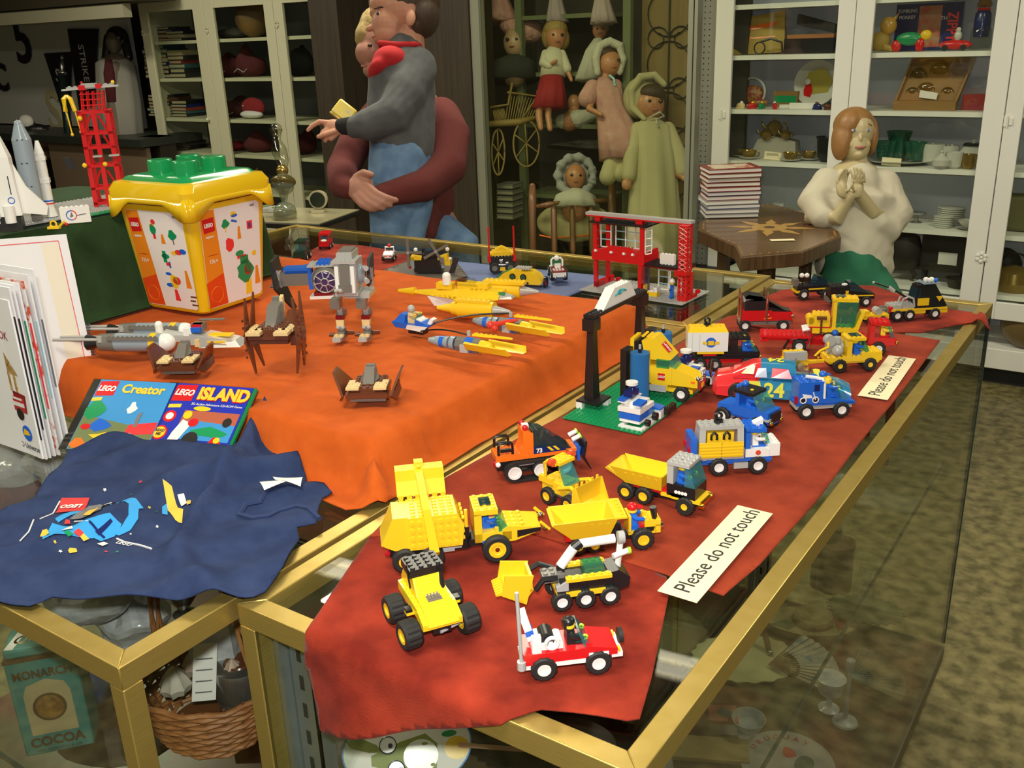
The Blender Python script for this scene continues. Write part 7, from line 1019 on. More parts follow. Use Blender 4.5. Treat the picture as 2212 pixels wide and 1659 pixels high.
# ================================================================ CABINETS AGAINST THE BACK WALL
def cabinet(label, m_, xs, y0, depth, zs, z0, z1, seams, back, base=None, name='display_cabinet', sh_t=.02, hidden=()):
    """xs: list of (opening left, opening right); everything between openings is door frame"""
    L, R_ = xs[0][0]-.085, xs[-1][1]+.085; cx = (L+R_)/2; t = thing(name, label, 'cabinet', (cx, y0+depth/2, 0)); Y0, Y1 = -depth/2, depth/2; X = lambda x: x-cx
    mb = MB(); mb.box(X(L), X(R_), Y1-.012, Y1, .02, z1+.08); mb.build('back_panel', back, t); mb = MB(); mb.box(X(L), X(L)+.02, Y0+.02, Y1-.012, .02, z1+.08); mb.build('side_panel', m_, t); mb = MB(); mb.box(X(R_)-.02, X(R_), Y0+.02, Y1-.012, .02, z1+.08); mb.build('side_panel', m_, t)
    for z in zs: mb = MB(); mb.box(X(L)+.02, X(R_)-.02, Y0+.03, Y1-.012, z-sh_t, z); mb.build('shelf', m_, t)
    mb = MB(); mb.box(X(L), X(R_), Y0, Y1, z1+.08, z1+.10); mb.build('cornice', m_, t, bevel=.004)
    for (a, b) in xs:
        i = xs.index((a, b)); la = seams[i][0]; lb = seams[i][1]
        mb = MB(); mb.box(X(la), X(a), Y0, Y0+.02, z0, z1+.08); mb.box(X(b), X(lb), Y0, Y0+.02, z0, z1+.08); mb.box(X(a), X(b), Y0, Y0+.02, z1, z1+.08); mb.box(X(a), X(b), Y0, Y0+.02, z0, z0+.075)
        d = mb.build('door', m_, t, bevel=.002); mb = MB(); mb.box(X(a), X(b), Y0+.008, Y0+.011, z0+.075, z1); mb.build('door_glass', GLS, d, smooth=False)
    if base: mb = MB(); mb.box(X(L), X(R_), Y0-.0, Y1, base[0], base[1]); mb.build('plinth', m_, t, bevel=.003); mb = MB(); mb.box(X(L)+.01, X(R_)-.01, Y0+.05, Y1, .0, base[0]); mb.build('toe_kick', TOE, t)
    return t, cx, Y0
WY = 4.40; WZ = (1.605, 1.388, 1.150, .915, .655, .40)
wc, wcx, wy = cabinet('long white painted glass-door cabinet holding old toys and china', M_CAB, [(-1.785, -1.315), (-1.165, -.70), (-.555, -.09)], WY, .40, WZ, .30, 1.84, [(-1.868, -1.243), (-1.240, -.622), (-.618, -.01)], M_CABIN, (.08, .17))
for (px, py) in ((1560, 248), (2178, 262)):
    p = atY(px, py, WY); h = P(wc, 'hinge', M_CAB, (-16, 0, -4, 0, -20, 20), (4, 16, -7, 0, -14, 14), ('c', (-2, -5, -24), (-2, -5, 22), 3)); h.location = (p.x-wcx, -.20, p.z)
for (px, py) in ((2120, 556),):
    p = atY(px, py, WY); h = P(wc, 'rosette', M_CAB, *[('e', (16*math.cos(a), -4, 16*math.sin(a)), (9, 4, 9), 12, 8) for a in [k*math.pi/3+.5 for k in range(6)]], ('e', (0, -5, 0), (7, 5, 7))); h.location = (p.x-wcx, -.20, p.z)
WI = WY+.16
def it(px, zi, name, label, cat, dy=0, rz=0, group=None, zz=None, Y=None, k=1.7):
    z = zz if zz is not None else WZ[zi]; Y = (WI if Y is None else Y)+dy
    # choose x so the base shows at this pixel column
    c = (px-1106)/FPX; A_ = RT-FW*c; v = Vector((0, Y, z))-CAM; x = -(A_.y*v.y+A_.z*v.z)/A_.x
    t = thing(name, label, cat, (x, Y, z+.0008), rz, group); t.scale = (k, min(k, 1.35), k); return t
def lathe_thing(t, nm, m_, prof, n=24, fr=None): mb = MB(.001); mb.lathe(prof, n, fr=fr); return mb.build(nm, m_, t)
OCH = mat('ochre_card', (.42, .28, .04), rough=.5); GREENG = pane('green_glass', (.08, .42, .28), .1, .25); CHINA = mat('white_china', (.58, .58, .52), rough=.2); GILT = mat('gilt_lustre', (.30, .20, .05), rough=.2, metal=.6); KRAFT = mat('kraft_board', (.26, .14, .035), rough=.6)
# top shelf left
t = it(1640, 1, 'toy_gun_box', 'yellow box printed with orange flames on the upper left shelf', 'box', 0, .12); P(t, 'box', OCH, ('h', [(-72, -8, 0), (70, -8, 4), (70, 20, 4), (-72, 20, 0), (-76, 14, 92), (60, 14, 110), (60, 24, 110), (-76, 24, 92)])); P(t, 'flame_print', ORG, ('h', [(-50, -1, 38), (40, 0, 44), (40, 1, 44), (-50, 1, 38), (-20, 3.4, 52), (50, 4.4, 56), (50, 6, 56), (-20, 6, 52)]), ('h', [(-50, 2.5, 60), (30, 3, 70), (30, 6, 70), (-50, 6, 60), (-30, 6, 74), (50, 8, 84), (50, 10, 84), (-30, 10, 74)]))
t = it(1752, 1, 'toy_case', 'black and orange long toy case lying at the right of the flame box', 'case', 0, 0); P(t, 'case', BLK, (-70, 62, -20, 20, 0, 38)); P(t, 'orange_lid', mat('dull_orange', (.40, .16, .05), rough=.6), (-62, 62, -22, 22, 38, 48)); 
t = it(1762, 1, 'toy_holster', 'black slanting toy case resting on the orange lid', 'case', 0, 0, zz=WZ[1]+.083); P(t, 'case', mat('black_card', (.02, .02, .02), rough=.7), ('h', [(-50, -12, 26), (52, -12, 0), (52, 14, 0), (-50, 14, 26), (-48, -12, 50), (52, -12, 22), (52, 14, 22), (-48, 14, 50)]))
t = it(1640, 1, 'wire_toy', 'small dark wire toy with a ring in front of the yellow box', 'toy', -.07, 0); P(t, 'ring', BLK, ('r', (0, 0, 17), 15, 2, 'y')); P(t, 'arm', BLK, ('t', [(0, 0, 32), (30, 2, 40), (60, 2, 30), (64, 0, 2)], 3))
# top shelf right
t = it(1905, 1, 'tin_lion_toy', 'yellow and brown tin cat toy sitting with a red ball', 'toy', -.05, .2); P(t, 'body', OCH, ('e', (-6, 0, 26), (24, 18, 24)), ('t', [(4, -10, 14), (26, -12, 6)], [9, 6]), ('t', [(-20, 0, 10), (-34, 0, 20)], [6, 4])); P(t, 'head', mat('tin_gold', (.5, .28, .04), rough=.25), ('e', (10, -2, 62), (20, 18, 22)), ('c', (22, 0, 76), (32, 0, 92), 5, 1)); P(t, 'ball', RED, ('e', (34, -10, 11), 11))
t = it(1995, 1, 'boxed_game', 'dark blue picture box lettered ZIP behind the tin toys', 'box', .08, 0); P(t, 'box', DBL, (-74, 84, -8, 14, 0, 112)); P(t, 'picture', mat('print_warm', (.42, .26, .12), rough=.5, col2=(.5, .07, .03), noise_scale=50), (-18, 36, -9, -7.9, 8, 106)); text(t, 'lettering', 'ZIPPY', .034, (.062, -.0095, .055), (math.pi/2, math.pi/2, 0), CRED, sx=.8, bold=.001); text(t, 'lettering', 'THE', .012, (.045, -.0095, .075), (math.pi/2, 0, 0), PAPER); text(t, 'lettering', 'TUMBLING', .012, (-.046, -.0095, .095), (math.pi/2, 0, 0), PAPER, sx=.8); text(t, 'lettering', 'MONKEY', .012, (-.046, -.0095, .080), (math.pi/2, 0, 0), PAPER, sx=.8)
t = it(1962, 1, 'tin_duck_toy', 'red and green crouching tin toy on the upper right shelf', 'toy', -.06, 0); P(t, 'body', GRN, ('e', (0, 0, 30), (32, 12, 16))); P(t, 'feet', RED, ('e', (-30, -2, 14), (12, 8, 14)), ('e', (26, -4, 16), (11, 8, 16))); P(t, 'head', YEL, ('e', (38, 0, 38), (14, 10, 12)))
t = it(2062, 1, 'toy_racer', 'small red and cream toy car with round driver on the upper shelf', 'toy', -.06, 0); P(t, 'body', RED, ('e', (0, 0, 14), (38, 14, 11))); P(t, 'driver', CHINA, ('e', (4, 0, 34), (9, 9, 12)), ('e', (4, 0, 48), 6)); P(t, 'wheel', BLK, ('c', (20, -14, 7), (20, -10, 7), 7), ('c', (-22, -14, 7), (-22, -10, 7), 7))
t = it(2115, 1, 'figure_bottle', 'tall figure-shaped bottle in dark blue and red at the shelf end', 'bottle', -.02, 0, k=1.25); lathe_thing(t, 'bottle', TRN, [(30, 0), (33, 20), (32, 60), (22, 78)]); lathe_thing(t, 'figure', DBL, [(24, 40), (26, 80), (24, 112), (18, 122)]); P(t, 'red_collar', RED, ('c', (0, 0, 122), (0, 0, 130), 20, 18)); P(t, 'head', KRAFT, ('e', (0, 0, 148), (19, 18, 17)), ('e', (-14, 0, 140), 9), ('e', (14, 0, 140), 9), ('e', (0, 0, 168), (10, 10, 12)))
# second shelf
t = it(1625, 2, 'glass_jar', 'round glass jar of coloured beads lying on its side', 'jar', .02, 0); P(t, 'jar', PLAS, ('r', (0, -12, 40), 38, 3, 'y', 28, 6)); P(t, 'beads', mat('mixed_beads', (.30, .18, .04), rough=.4, col2=(.25, .03, .03), noise_scale=120, ramp=(.45, .55)), ('e', (0, 0, 30), (34, 20, 28)), ('e', (24, -14, 12), (26, 14, 11)))
for i, (px, m_, lb) in enumerate(((1600, TAN, 'tiny tan dish at the left end of the toy shelf'), (1624, RED, 'tiny red toy beside the bead jar'), (1645, GRN, 'tiny green and red toy cart before the small box'), (1673, RED, 'tiny red toy boat left of the white card'), (1765, DBL, 'tiny dark toy wagon below the bird plate'), (1790, BRN, 'tiny brown toy horse at the shelf end'))):
    t = it(px, 2, 'miniature_toy', lb, 'toy', -.09, i*.7, 'miniature toys on the second shelf'); P(t, 'body', m_, ('e', (0, 0, 8), (13, 8, 8)), (-12, 12, -6, 6, 0, 5)); P(t, 'top', [WHT, YEL, YEL, WHT, BRN, BLK][i], ('e', (2, 0, 15), 5))
t = it(1697, 2, 'small_box', 'little dark box with a green and orange picture', 'box', .03, 0); P(t, 'box', KRAFT, (-34, 34, -8, 8, 0, 42)); P(t, 'picture', GRN, (-30, 30, -9, -8, 12, 30))
t = it(1697, 2, 'card_note', 'narrow white card lying in front of the little box', 'card', -.03, 0); P(t, 'card', PAPER, (-16, 22, -6, 6, 0, 9))
t = it(1760, 2, 'bird_plate', 'cream plate with red bird standing against the cabinet back', 'plate', .05, 0); mb = MB(.001); mb.m = Matrix.Translation((0, 0, 62)) @ Matrix.Rotation(math.radians(80), 4, 'X'); mb.lathe([(1, -2), (40, 0), (60, 5), (61, 3), (40, -3), (1, -4)], 40); mb.build('plate', CHINA, t); P(t, 'yellow_print', mat('print_mustard', (.45, .38, .06), rough=.4), ('p', blob(6, 66, 36, 34, 16, 1, .12), -5, -3)); P(t, 'bird_print', RED, ('p', [(-30, 30), (-14, 26), (-8, 44), (-14, 62), (-26, 58), (-32, 44)], -9, -5)); P(t, 'bird_head', WHT, ('e', (-22, -8, 66), (8, 3, 8)))
t = it(1736, 2, 'card_note', 'blank white folded card in front of the bird plate', 'card', -.06, 0); P(t, 'card', PAPER, ('w', -38, 38, -6, 8, 0, 15, 15))
t = it(2000, 2, 'glassware_box', 'open brown cardboard box displaying amber doll glassware', 'box', -.04, 0, k=1.5); P(t, 'tray', KRAFT, (-86, 82, -28, 0, 0, 26), ('h', [(-84, 0, 20), (80, 0, 20), (80, 6, 20), (-84, 6, 20), (-56, 44, 140), (108, 44, 140), (108, 50, 140), (-56, 50, 140)]), ('h', [(76, -28, 20), (82, -28, 20), (82, 2, 20), (76, 2, 20), (104, 30, 138), (110, 30, 138), (110, 48, 138), (104, 48, 138)]), ('h', [(-88, -10, 20), (-82, -10, 20), (-82, 2, 20), (-88, 2, 20), (-60, 32, 138), (-54, 32, 138), (-54, 48, 138), (-60, 48, 138)])); AMB = pane('amber_glass', (.62, .42, .12), .12, .15)
for (x, z, r) in ((-44, 44, 17), (-8, 50, 24), (50, 44, 17), (-34, 92, 22), (20, 104, 26), (70, 100, 22)): P(t, 'glass_piece', AMB, ('e', (x, 2+z*.3, z), (r, 7, r*.9)), ('r', (x, -3+z*.3, z), r, 1.4, 'y', 18, 5)); 
P(t, 'price_card', PAPER, ('h', [(-22, -4, 34), (26, -6, 28), (26, -5, 28), (-22, -3, 34), (-20, -2, 54), (28, -4, 46), (28, -3, 46), (-20, -1, 54)]))
t = it(2102, 2, 'red_tin', 'small dark red toy trunk at the right end of the second shelf', 'tin', -.02, 0); P(t, 'trunk', mat('dark_red_tin', (.28, .02, .02), rough=.4), (-26, 30, -14, 14, 0, 30), ('w', -26, 30, -14, 14, 30, 36, 38))
# third shelf
t = it(1672, 3, 'doily_box', 'pale cloth covered block carrying the gilt tea set', 'box', .03, 0); P(t, 'block', mat('pale_cloth', (.42, .40, .34), rough=.9), ('p', [(-70, 0), (66, 0), (62, 46), (-10, 62), (-46, 50)], -16, 34)); 
def pot(px, zz, s, lb, m_, dy=.03, name='teapot'):
    t = it(px, 0, name, lb, name.replace('_', ' '), dy, 0, zz=zz); lathe_thing(t, 'body', m_, [(12*s, 0), (22*s, 10*s), (24*s, 24*s), (14*s, 38*s), (4*s, 42*s), (3*s, 48*s), (.5, 49*s)]); P(t, 'handle', m_, ('r', (26*s, 0, 24*s), 11*s, 2.2*s, 'y', 14, 6, -1.8, 1.8)); P(t, 'spout', m_, ('t', [(-20*s, 0, 16*s), (-32*s, 0, 26*s), (-38*s, 0, 38*s)], [5*s, 3.5*s, 2.5*s])); return t
pot(1672, WZ[3]+.102, 1.0, 'gilt lustre toy teapot on top of the pale block', GILT); pot(1655, WZ[3]+.086, .7, 'small gilt jug on the left slope of the block', GILT, -.0, 'milk_jug'); pot(1697, WZ[3]+.092, .6, 'small gilt sugar pot on the right of the block', GILT, 0, 'sugar_pot')
for i, (px, dy, lb) in enumerate(((1605, 0, 'gilt cup at the far left of the third shelf'), (1618, -.06, 'gilt cup and saucer before the leftmost cup'), (1706, -.08, 'gilt cup and saucer just right of the note card'), (1746, -.02, 'gilt cup and saucer near the black jug'))):
    t = it(px, 3, 'tea_cup', lb, 'cup', dy, 0, 'gilt toy cups'); lathe_thing(t, 'saucer', CHINA, [(10, 0), (28, 5), (29, 7), (10, 3)]); lathe_thing(t, 'cup', GILT, [(9, 4), (18, 12), (21, 24), (19, 24), (14, 12), (1, 6)]); P(t, 'cup_handle', GILT, ('r', (22, 0, 15), 7, 1.6, 'y', 12, 5, -1.8, 1.8))
t = it(1668, 3, 'note_card', 'cream typed card leaning on the pale block', 'card', -.07, 0); P(t, 'card', CARD, ('h', [(-24, 0, 2), (24, 0, 0), (24, 1, 0), (-24, 1, 2), (-24, 5, 24), (24, 5, 20), (24, 6, 20), (-24, 6, 24)])); P(t, 'typing', PG, *[(-18, 16, .6+k, 1.2+k, 14-k*4+3, 15-k*4+3) for k in range(2)])
t = it(1786, 3, 'black_jug', 'black jug with flared lip at the middle stile', 'jug', -.04, 0); lathe_thing(t, 'jug', BLK, [(18, 0), (26, 12), (28, 34), (30, 58), (34, 66), (31, 66), (26, 40)])
t = it(1938, 3, 'serving_plate', 'white plate with blue rim under the green tumblers', 'plate', -.01, 0); lathe_thing(t, 'plate', CHINA, [(40, 0), (90, 10), (91, 12), (40, 3)])
for i, (px, dz, dy, lb) in enumerate(((1905, 0, -.02, 'green glass tumbler at the left of the cluster'), (1920, 0, .0, 'green glass tumbler second from the left'), (1968, 0, .0, 'green glass tumbler second from the right'), (1980, 0, -.02, 'green glass tumbler at the right of the cluster'), (1938, .0, .03, 'green glass jug rising behind the tumblers'))):
    t = it(px, 3, 'green_tumbler', lb, 'tumbler', dy, 0, 'green glass tumblers', zz=WZ[3]+.020); k = 1.5 if i == 4 else 1; lathe_thing(t, 'glass', GREENG, [(12*k, 0), (14*k, 8), (17*k, 30*k), (22*k, 46*k), (20*k, 46*k), (14*k, 26*k)], 20)
t = it(1924, 3, 'note_card', 'cream typed card in front of the green tumblers', 'card', -.11, 0); P(t, 'card', CARD, ('h', [(-24, 0, 2), (24, 0, 0), (24, 1, 0), (-24, 1, 2), (-24, 5, 22), (24, 5, 20), (24, 6, 20), (-24, 6, 22)]))
for i, (px, dy, s, lb) in enumerate(((2012, 0, 1.2, 'white china cup behind the little sugar bowl'), (2045, .02, 1.1, 'white china cup in the middle of the china group'), (2058, -.09, .9, 'white and gold egg cup near the shelf edge'), (2090, -.08, .8, 'small gilt creamer beside the rose teapot'))):
    t = it(px, 3, 'china_cup', lb, 'cup', dy, 0, 'white china on the third shelf'); lathe_thing(t, 'cup', CHINA if i < 3 else GILT, [(12*s, 0), (20*s, 6*s), (23*s, 30*s), (24*s, 44*s), (22*s, 44*s), (18*s, 10*s)])
t = it(2031, 3, 'sugar_bowl', 'little white lidded sugar bowl at the shelf edge', 'bowl', -.12, 0); lathe_thing(t, 'bowl', CHINA, [(10, 0), (20, 8), (21, 22), (14, 28), (6, 34), (3, 38), (5, 42), (1, 46)])
t = pot(2097, WZ[3]+.0, 1.35, 'white toy teapot with pink rose and dark rim', CHINA, .02); P(t, 'rim', BLK, ('c', (0, 0, 50), (0, 0, 56), 26, 20)); P(t, 'rose_print', CRED, ('e', (-4, -30, 26), (8, 4, 7)))
# fourth shelf and below
for i, (px, r, h, dy, lb) in enumerate(((2052, 34, 46, .03, 'tall stack of cream plates at the back'), (2036, 24, 30, -.05, 'short stack of small cream plates in front'))):
    t = it(px, 4, 'plate_stack', lb, 'plates', dy, 0); pr = []
    for k in range(int(h/5)): pr += [(r*.8, k*5), (r, k*5+2.5), (r*.98, k*5+4)]
    lathe_thing(t, 'plates', CHINA, pr+[(1, h)], 28)
t = it(1978, 4, 'cake_stand', 'little glass and silver cake stand', 'stand', .02, 0); lathe_thing(t, 'stand', SILV, [(16, 0), (6, 5), (5, 18), (24, 24), (25, 27), (1, 25)])
t = it(2090, 4, 'tea_cup', 'white cup on saucer at the right end of the plate shelf', 'cup', -.06, 0); lathe_thing(t, 'saucer', CHINA, [(12, 0), (30, 5), (12, 2)]); lathe_thing(t, 'cup', CHINA, [(9, 5), (22, 16), (25, 24), (20, 20), (1, 8)])
t = it(1680, 4, 'glass_votive', 'small clear glass behind the inlaid table', 'glass', -.02, 0); lathe_thing(t, 'glass', PLAS, [(14, 0), (16, 30), (14, 30)])
DKM = mat('dark_iron', (.035, .03, .025), rough=.5, metal=.3)
t = it(1945, 5, 'iron_kettle', 'dark iron pot with curved leg on the bottom shelf', 'pot', -.04, 0); lathe_thing(t, 'pot', DKM, [(30, 30), (44, 50), (46, 90), (36, 120), (20, 128), (1, 130)]); P(t, 'foot', DKM, ('t', [(20, 0, 40), (34, 0, 16), (30, 0, 0)], 6), ('t', [(-20, 0, 40), (-34, 0, 16), (-30, 0, 0)], 6))
t = it(2035, 5, 'toy_stove', 'dark cast iron toy stove with a white card on it', 'toy', 0, 0); P(t, 'stove', DKM, (-56, 60, -30, 30, 40, 140), (-70, 74, -36, 36, 34, 42), (-50, -40, -20, 20, 0, 36), (44, 54, -20, 20, 0, 36)); P(t, 'card', PAPER, (-12, 34, -33, -31, 52, 84))
t = it(2075, 5, 'iron_pan', 'dark round iron pan at the right of the stove', 'pan', -.07, 0); lathe_thing(t, 'pan', DKM, [(30, 0), (40, 24), (38, 24), (28, 3)])
t = it(2185, 5, 'brass_kettle', 'dull brass kettle with wire handle behind the right door', 'kettle', -.03, 0); lathe_thing(t, 'kettle', GILT, [(40, 0), (56, 24), (50, 50), (20, 62), (1, 66)]); P(t, 'handle', BLK, ('r', (0, 0, 62), 34, 2.4, 'y', 16, 6, 0, math.pi))
t = it(2160, 5, 'flat_iron', 'dark lump of iron left of the brass kettle', 'iron', .04, 0); P(t, 'iron', DKM, ('e', (0, 0, 50), (46, 30, 50)))
t = it(2200, 4, 'old_case', 'greenish brown old case on the shelf at the right edge', 'case', 0, 0); P(t, 'case', mat('olive_case', (.14, .13, .05), rough=.5), (-46, 80, -30, 30, 0, 90), bevel=.01)
t = it(2200, 0, 'wooden_bowl', 'brown round wooden bowl standing on edge under the cabinet', 'bowl', -.10, 0, zz=.171); mb = MB(.001); mb.ell((20, 0, 62), (70, 40, 62), 28, 16); mb.build('bowl', mat('bowl_wood', (.16, .11, .04), rough=.35), t)
# ---------------------------------------------------------------- cream cabinet at the left
CY = 4.25; CZ = (1.553, 1.317, 1.060, .838, .60)
cc_, ccx, cy_ = cabinet('tall cream painted glass-door cabinet filled with folded clothes and books', M_CREAM, [(-5.81, -5.345), (-5.15, -4.69), (-4.53, -4.05)], CY, .42, CZ, .30, 1.735, [(-5.893, -5.245), (-5.242, -4.612), (-4.608, -3.97)], mat('cabinet_back_dim', (.14, .14, .15), rough=.7), (.08, .17))
for (px, py) in ((452, 258),):
    p = atY(px, py, CY); h = P(cc_, 'door_knob', M_CREAM, ('e', (0, -14, 0), (12, 12, 12)), ('c', (0, -8, 0), (0, 0, 0), 6)); h.location = (p.x-ccx, -.21, p.z)
for (px, py) in ((310, 72), (447, 64), (598, 52)):
    p = atY(px, py, CY); h = P(cc_, 'rosette', M_CREAM, *[('e', (12*math.cos(a), -4, 18*math.sin(a)), (7, 4, 8), 10, 6) for a in [k*math.pi/3+.5 for k in range(6)]]); h.location = (p.x-ccx, -.21, p.z)
CI = CY+.2
def ci(px, zi, name, label, cat, dy=0, group=None): return it(px, 0, name, label, cat, dy, RND.uniform(-.08, .08), group, zz=CZ[zi], Y=CI, k=1)
BC = [BLK, DBL, mat('book_teal', (.03, .10, .11), rough=.6), mat('book_brown', (.12, .05, .02), rough=.6), PG, mat('book_red', (.22, .03, .02), rough=.6), mat('book_cream', (.38, .33, .2), rough=.6), mat('book_black', (.02, .02, .02), rough=.7)]
def pile(px, zi, n, w, th_, seed, where, cat='book', name='old_book', dy=0):
    w *= 1.35; th = th_*1.5; z = 0; r = random.Random(seed); words = ['black', 'navy', 'teal', 'brown', 'grey', 'dark red', 'cream', 'dull black']
    for k in range(n):
        c = r.randrange(8) if k else 7; h = th*r.uniform(.7, 1.4); t = ci(px, zi, name, '%s book, %s of the %s pile' % (words[c], ['lowest', 'second', 'third', 'fourth', 'fifth', 'sixth', 'seventh', 'eighth', 'ninth', 'tenth'][k], where), cat, dy, where+' pile of books'); t.location.z += z*.001+.0004*k; ww = w*r.uniform(.85, 1.05)
        P(t, 'cover', BC[c], (-ww/2, ww/2, -90, 90, 0, h)); P(t, 'pages', BC[6], (-ww/2+4, ww/2-4, -91, -88, h*.2, h*.8)); z += h+.3
pile(372, 0, 4, 160, 14, 3, 'left top shelf', dy=0); pile(402, 0, 3, 120, 14, 4, 'right top shelf'); pile(365, 1, 8, 190, 15, 5, 'left second shelf'); pile(408, 1, 6, 120, 16, 6, 'right second shelf'); pile(372, 2, 7, 200, 14, 8, 'left third shelf'); pile(413, 2, 5, 120, 14, 9, 'right third shelf'); pile(385, 3, 4, 330, 8, 10, 'fourth shelf')
MAR = mat('maroon_wool', (.085, .012, .015), rough=.95); MRD = mat('red_wool', (.25, .015, .02), rough=.95)
def cloth(px, zi, w, h, m_, lb, sd, dy=0, cat='clothing', name='folded_garment', trim=True):
    t = ci(px, zi, name, lb, cat, dy); mb = MB(.001); mb.ell((0, 0, h*.5), (w/2, 90, h*.56), 26, 14); mb.v = [Vector((v.x*(1+.2*nz(v.x*16, v.z*20, 1, sd)), v.y, max(0, v.z*(1+.5*nz(v.x*14, v.y*14, 1, sd+3))))) for v in mb.v]; mb.build('garment', m_, t, ang=.9)
    if trim: P(t, 'white_trim', PW, ('t', [(-w*.3, -86, h*.2), (-w*.1, -92, h*.36), (w*.1, -90, h*.2), (w*.24, -88, h*.34)], 1.6, 5))
    return t
cloth(505, 0, 260, 60, mat('dark_grey_cloth', (.04, .035, .03), rough=.9), 'dark folded cap and cloth left of the ball', 3, trim=False); cloth(500, 1, 240, 120, MAR, 'maroon jacket with pale trim on the second shelf', 4); cloth(545, 1, 240, 150, MAR, 'larger maroon jacket heaped at the right of the second shelf', 6); cloth(510, 2, 280, 110, mat('maroon_dark', (.06, .012, .012), rough=.9), 'dark maroon garment on the third shelf', 7); cloth(500, 3, 280, 60, MRD, 'red folded shirt on the fourth shelf', 8); cloth(560, 3, 240, 100, MAR, 'maroon bundle at the right of the fourth shelf', 9, trim=False); cloth(655, 3, 200, 120, MAR, 'maroon bundle on the fourth shelf by the dark post', 19, trim=False); cloth(650, 1, 200, 150, mat('black_cloth', (.015, .015, .016), rough=.9), 'black cloth heap by the dark post', 21, trim=False)
t = ci(553, 0, 'old_ball', 'dark brown and tan basketball on the top shelf', 'ball', 0); P(t, 'ball', mat('ball_leather', (.05, .035, .02), rough=.6, col2=(.22, .12, .03), noise_scale=6), ('e', (0, 0, 118), 118, 30, 18))
t = ci(550, 2, 'stadium_cushion', 'red cushion with white edging leaning on the third shelf', 'cushion', -.06); P(t, 'cushion', MRD, ('e', (0, 0, 70), (110, 40, 60), 24, 14)); P(t, 'white_side', PW, ('e', (0, -20, 26), (104, 44, 26), 24, 12)); P(t, 'lettering_mark', PW, *[('e', (-60+k*16, -42+abs(k-4)*2, 92-abs(k-4)*3), (5, 3, 4), 8, 6) for k in range(8)][:1])
for i, (px, h, lb) in enumerate(((560, 130, 'thin brass candlestick low in the cream cabinet'), (530, 110, 'dark wooden spindle low in the cream cabinet'))):
    t = ci(px, 4, 'candlestick', lb, 'candlestick', 0); lathe_thing(t, 'stick', GILT if not i else BRN, [(26, 0), (10, 10), (7, h*.5), (14, h*.6), (8, h*.9), (12, h)])
# ================================================================ MIDDLE DISTANCE
def colx(px, Y, z):
    c = (px-1106)/FPX; A_ = RT-FW*c; v = Vector((0, Y, z))-CAM; return -(A_.y*v.y+A_.z*v.z)/A_.x
def slab(name, m_, px0, px1, Y, d, z0, z1, label=None, cat=None, bev=0, zr=1.2):
    x0, x1 = colx(px0, Y, zr), colx(px1, Y, zr); mb = MB(); mb.box(x0, x1, Y, Y+d, z0, z1); o = mb.build(name, m_, None, bevel=bev)
    return tag(o, label, cat) if label else structure(o)
# dark posts and panelling between the cabinets
slab('trim_1', M_WALLB, 682, 742, 3.95, .25, 0, 2.8, zr=1.3); slab('trim_2', M_WALLB, 925, 1018, 3.95, .2, 0, 2.8, zr=1.3)
slab('wall_middle', mat('tan_wallboard', (.20, .155, .08), rough=.7), 735, 940, 4.6, .03, 0, 2.8); slab('trim_3', mat('tan_trim', (.34, .29, .17), rough=.6), 722, 742, 4.45, .05, 1.30, 2.8, zr=1.55)
slab('chalk_board', mat('black_board', (.03, .03, .022), rough=.7), 748, 900, 4.55, .03, 1.38, 2.7, 'tall blackish board on the tan wall behind the child', 'board', zr=1.6)
slab('picture_frame', mat('grey_frame', (.10, .11, .12), rough=.5), 726, 768, 4.3, .03, 1.10, 1.30, 'small dark grey frame beside the yellow packet', 'frame', zr=1.2)
# pegboard strip
x0, x1 = colx(1508, 4.42, 1.2), colx(1545, 4.42, 1.2); mb = MB(); mb.box(x0, x1, 4.42, 4.44, 0, 2.4); pb = tag(mb.build('peg_board', M_PEG), 'narrow grey perforated board left of the white cabinet', 'board'); mb = MB()
for k in range(90):
    for j in range(2): mb.cyl((x0+.022+j*.025, 4.4195, .03+k*.025), (x0+.022+j*.025, 4.4215, .03+k*.025), .0032, .0032, 6)
mb.build('holes', M_HOLE, pb)
# doll showcase
DY = 3.98; X0, X1 = colx(1040, DY, 1.2), colx(1500, DY, 1.2); cx = (X0+X1)/2; t = thing('doll_showcase', 'tall glass-fronted doll showcase with pale metal frame', 'display case', (cx, DY+.3, 0)); ALU = mat('pale_aluminium', (.34, .35, .27), rough=.35, metal=.4)
for nm, a, b, y0, y1, z0, z1, m_ in (('frame_post', X0-.03, X0+.02, DY-.02, DY+.03, 0, 2.4, ALU), ('frame_post', X0-.075, X0-.03, DY-.01, DY+.02, 0, 2.4, mat('post_brown', (.16, .10, .05), rough=.5)), ('frame_post', X1-.03, X1-.008, DY-.02, DY+.03, 0, 2.4, ALU), ('frame_post', X1-.002, X1+.012, DY-.02, DY+.03, 0, 2.4, ALU), ('head_rail', X0-.03, X1+.01, DY-.02, DY+.03, 2.38, 2.44, ALU), ('plinth', X0-.03, X1+.01, DY-.02, DY+.6, .0, .40, TOE), ('back_panel', X0-.03, X1+.01, DY+.56, DY+.6, .4, 2.4, mat('case_back_dark', (.04, .038, .03), rough=.7))):
    mb = MB(); mb.box(a-cx, b-cx, y0-DY-.3, y1-DY-.3, z0, z1); mb.build(nm, m_, t)
mb = MB(); mb.box(X0+.02-cx, X1-.03-cx, -.302, -.297, .4, 2.38); mb.build('front_glass', pane('showcase_glass', (.93, .95, .85), .10), t, smooth=False)
SHG = mat('shelf_edge_green', (.17, .20, .12), rough=.3)
xm = colx(1345, DY+.5, 1.3); zs_ = (1.60, 1.33, 1.08, .72)
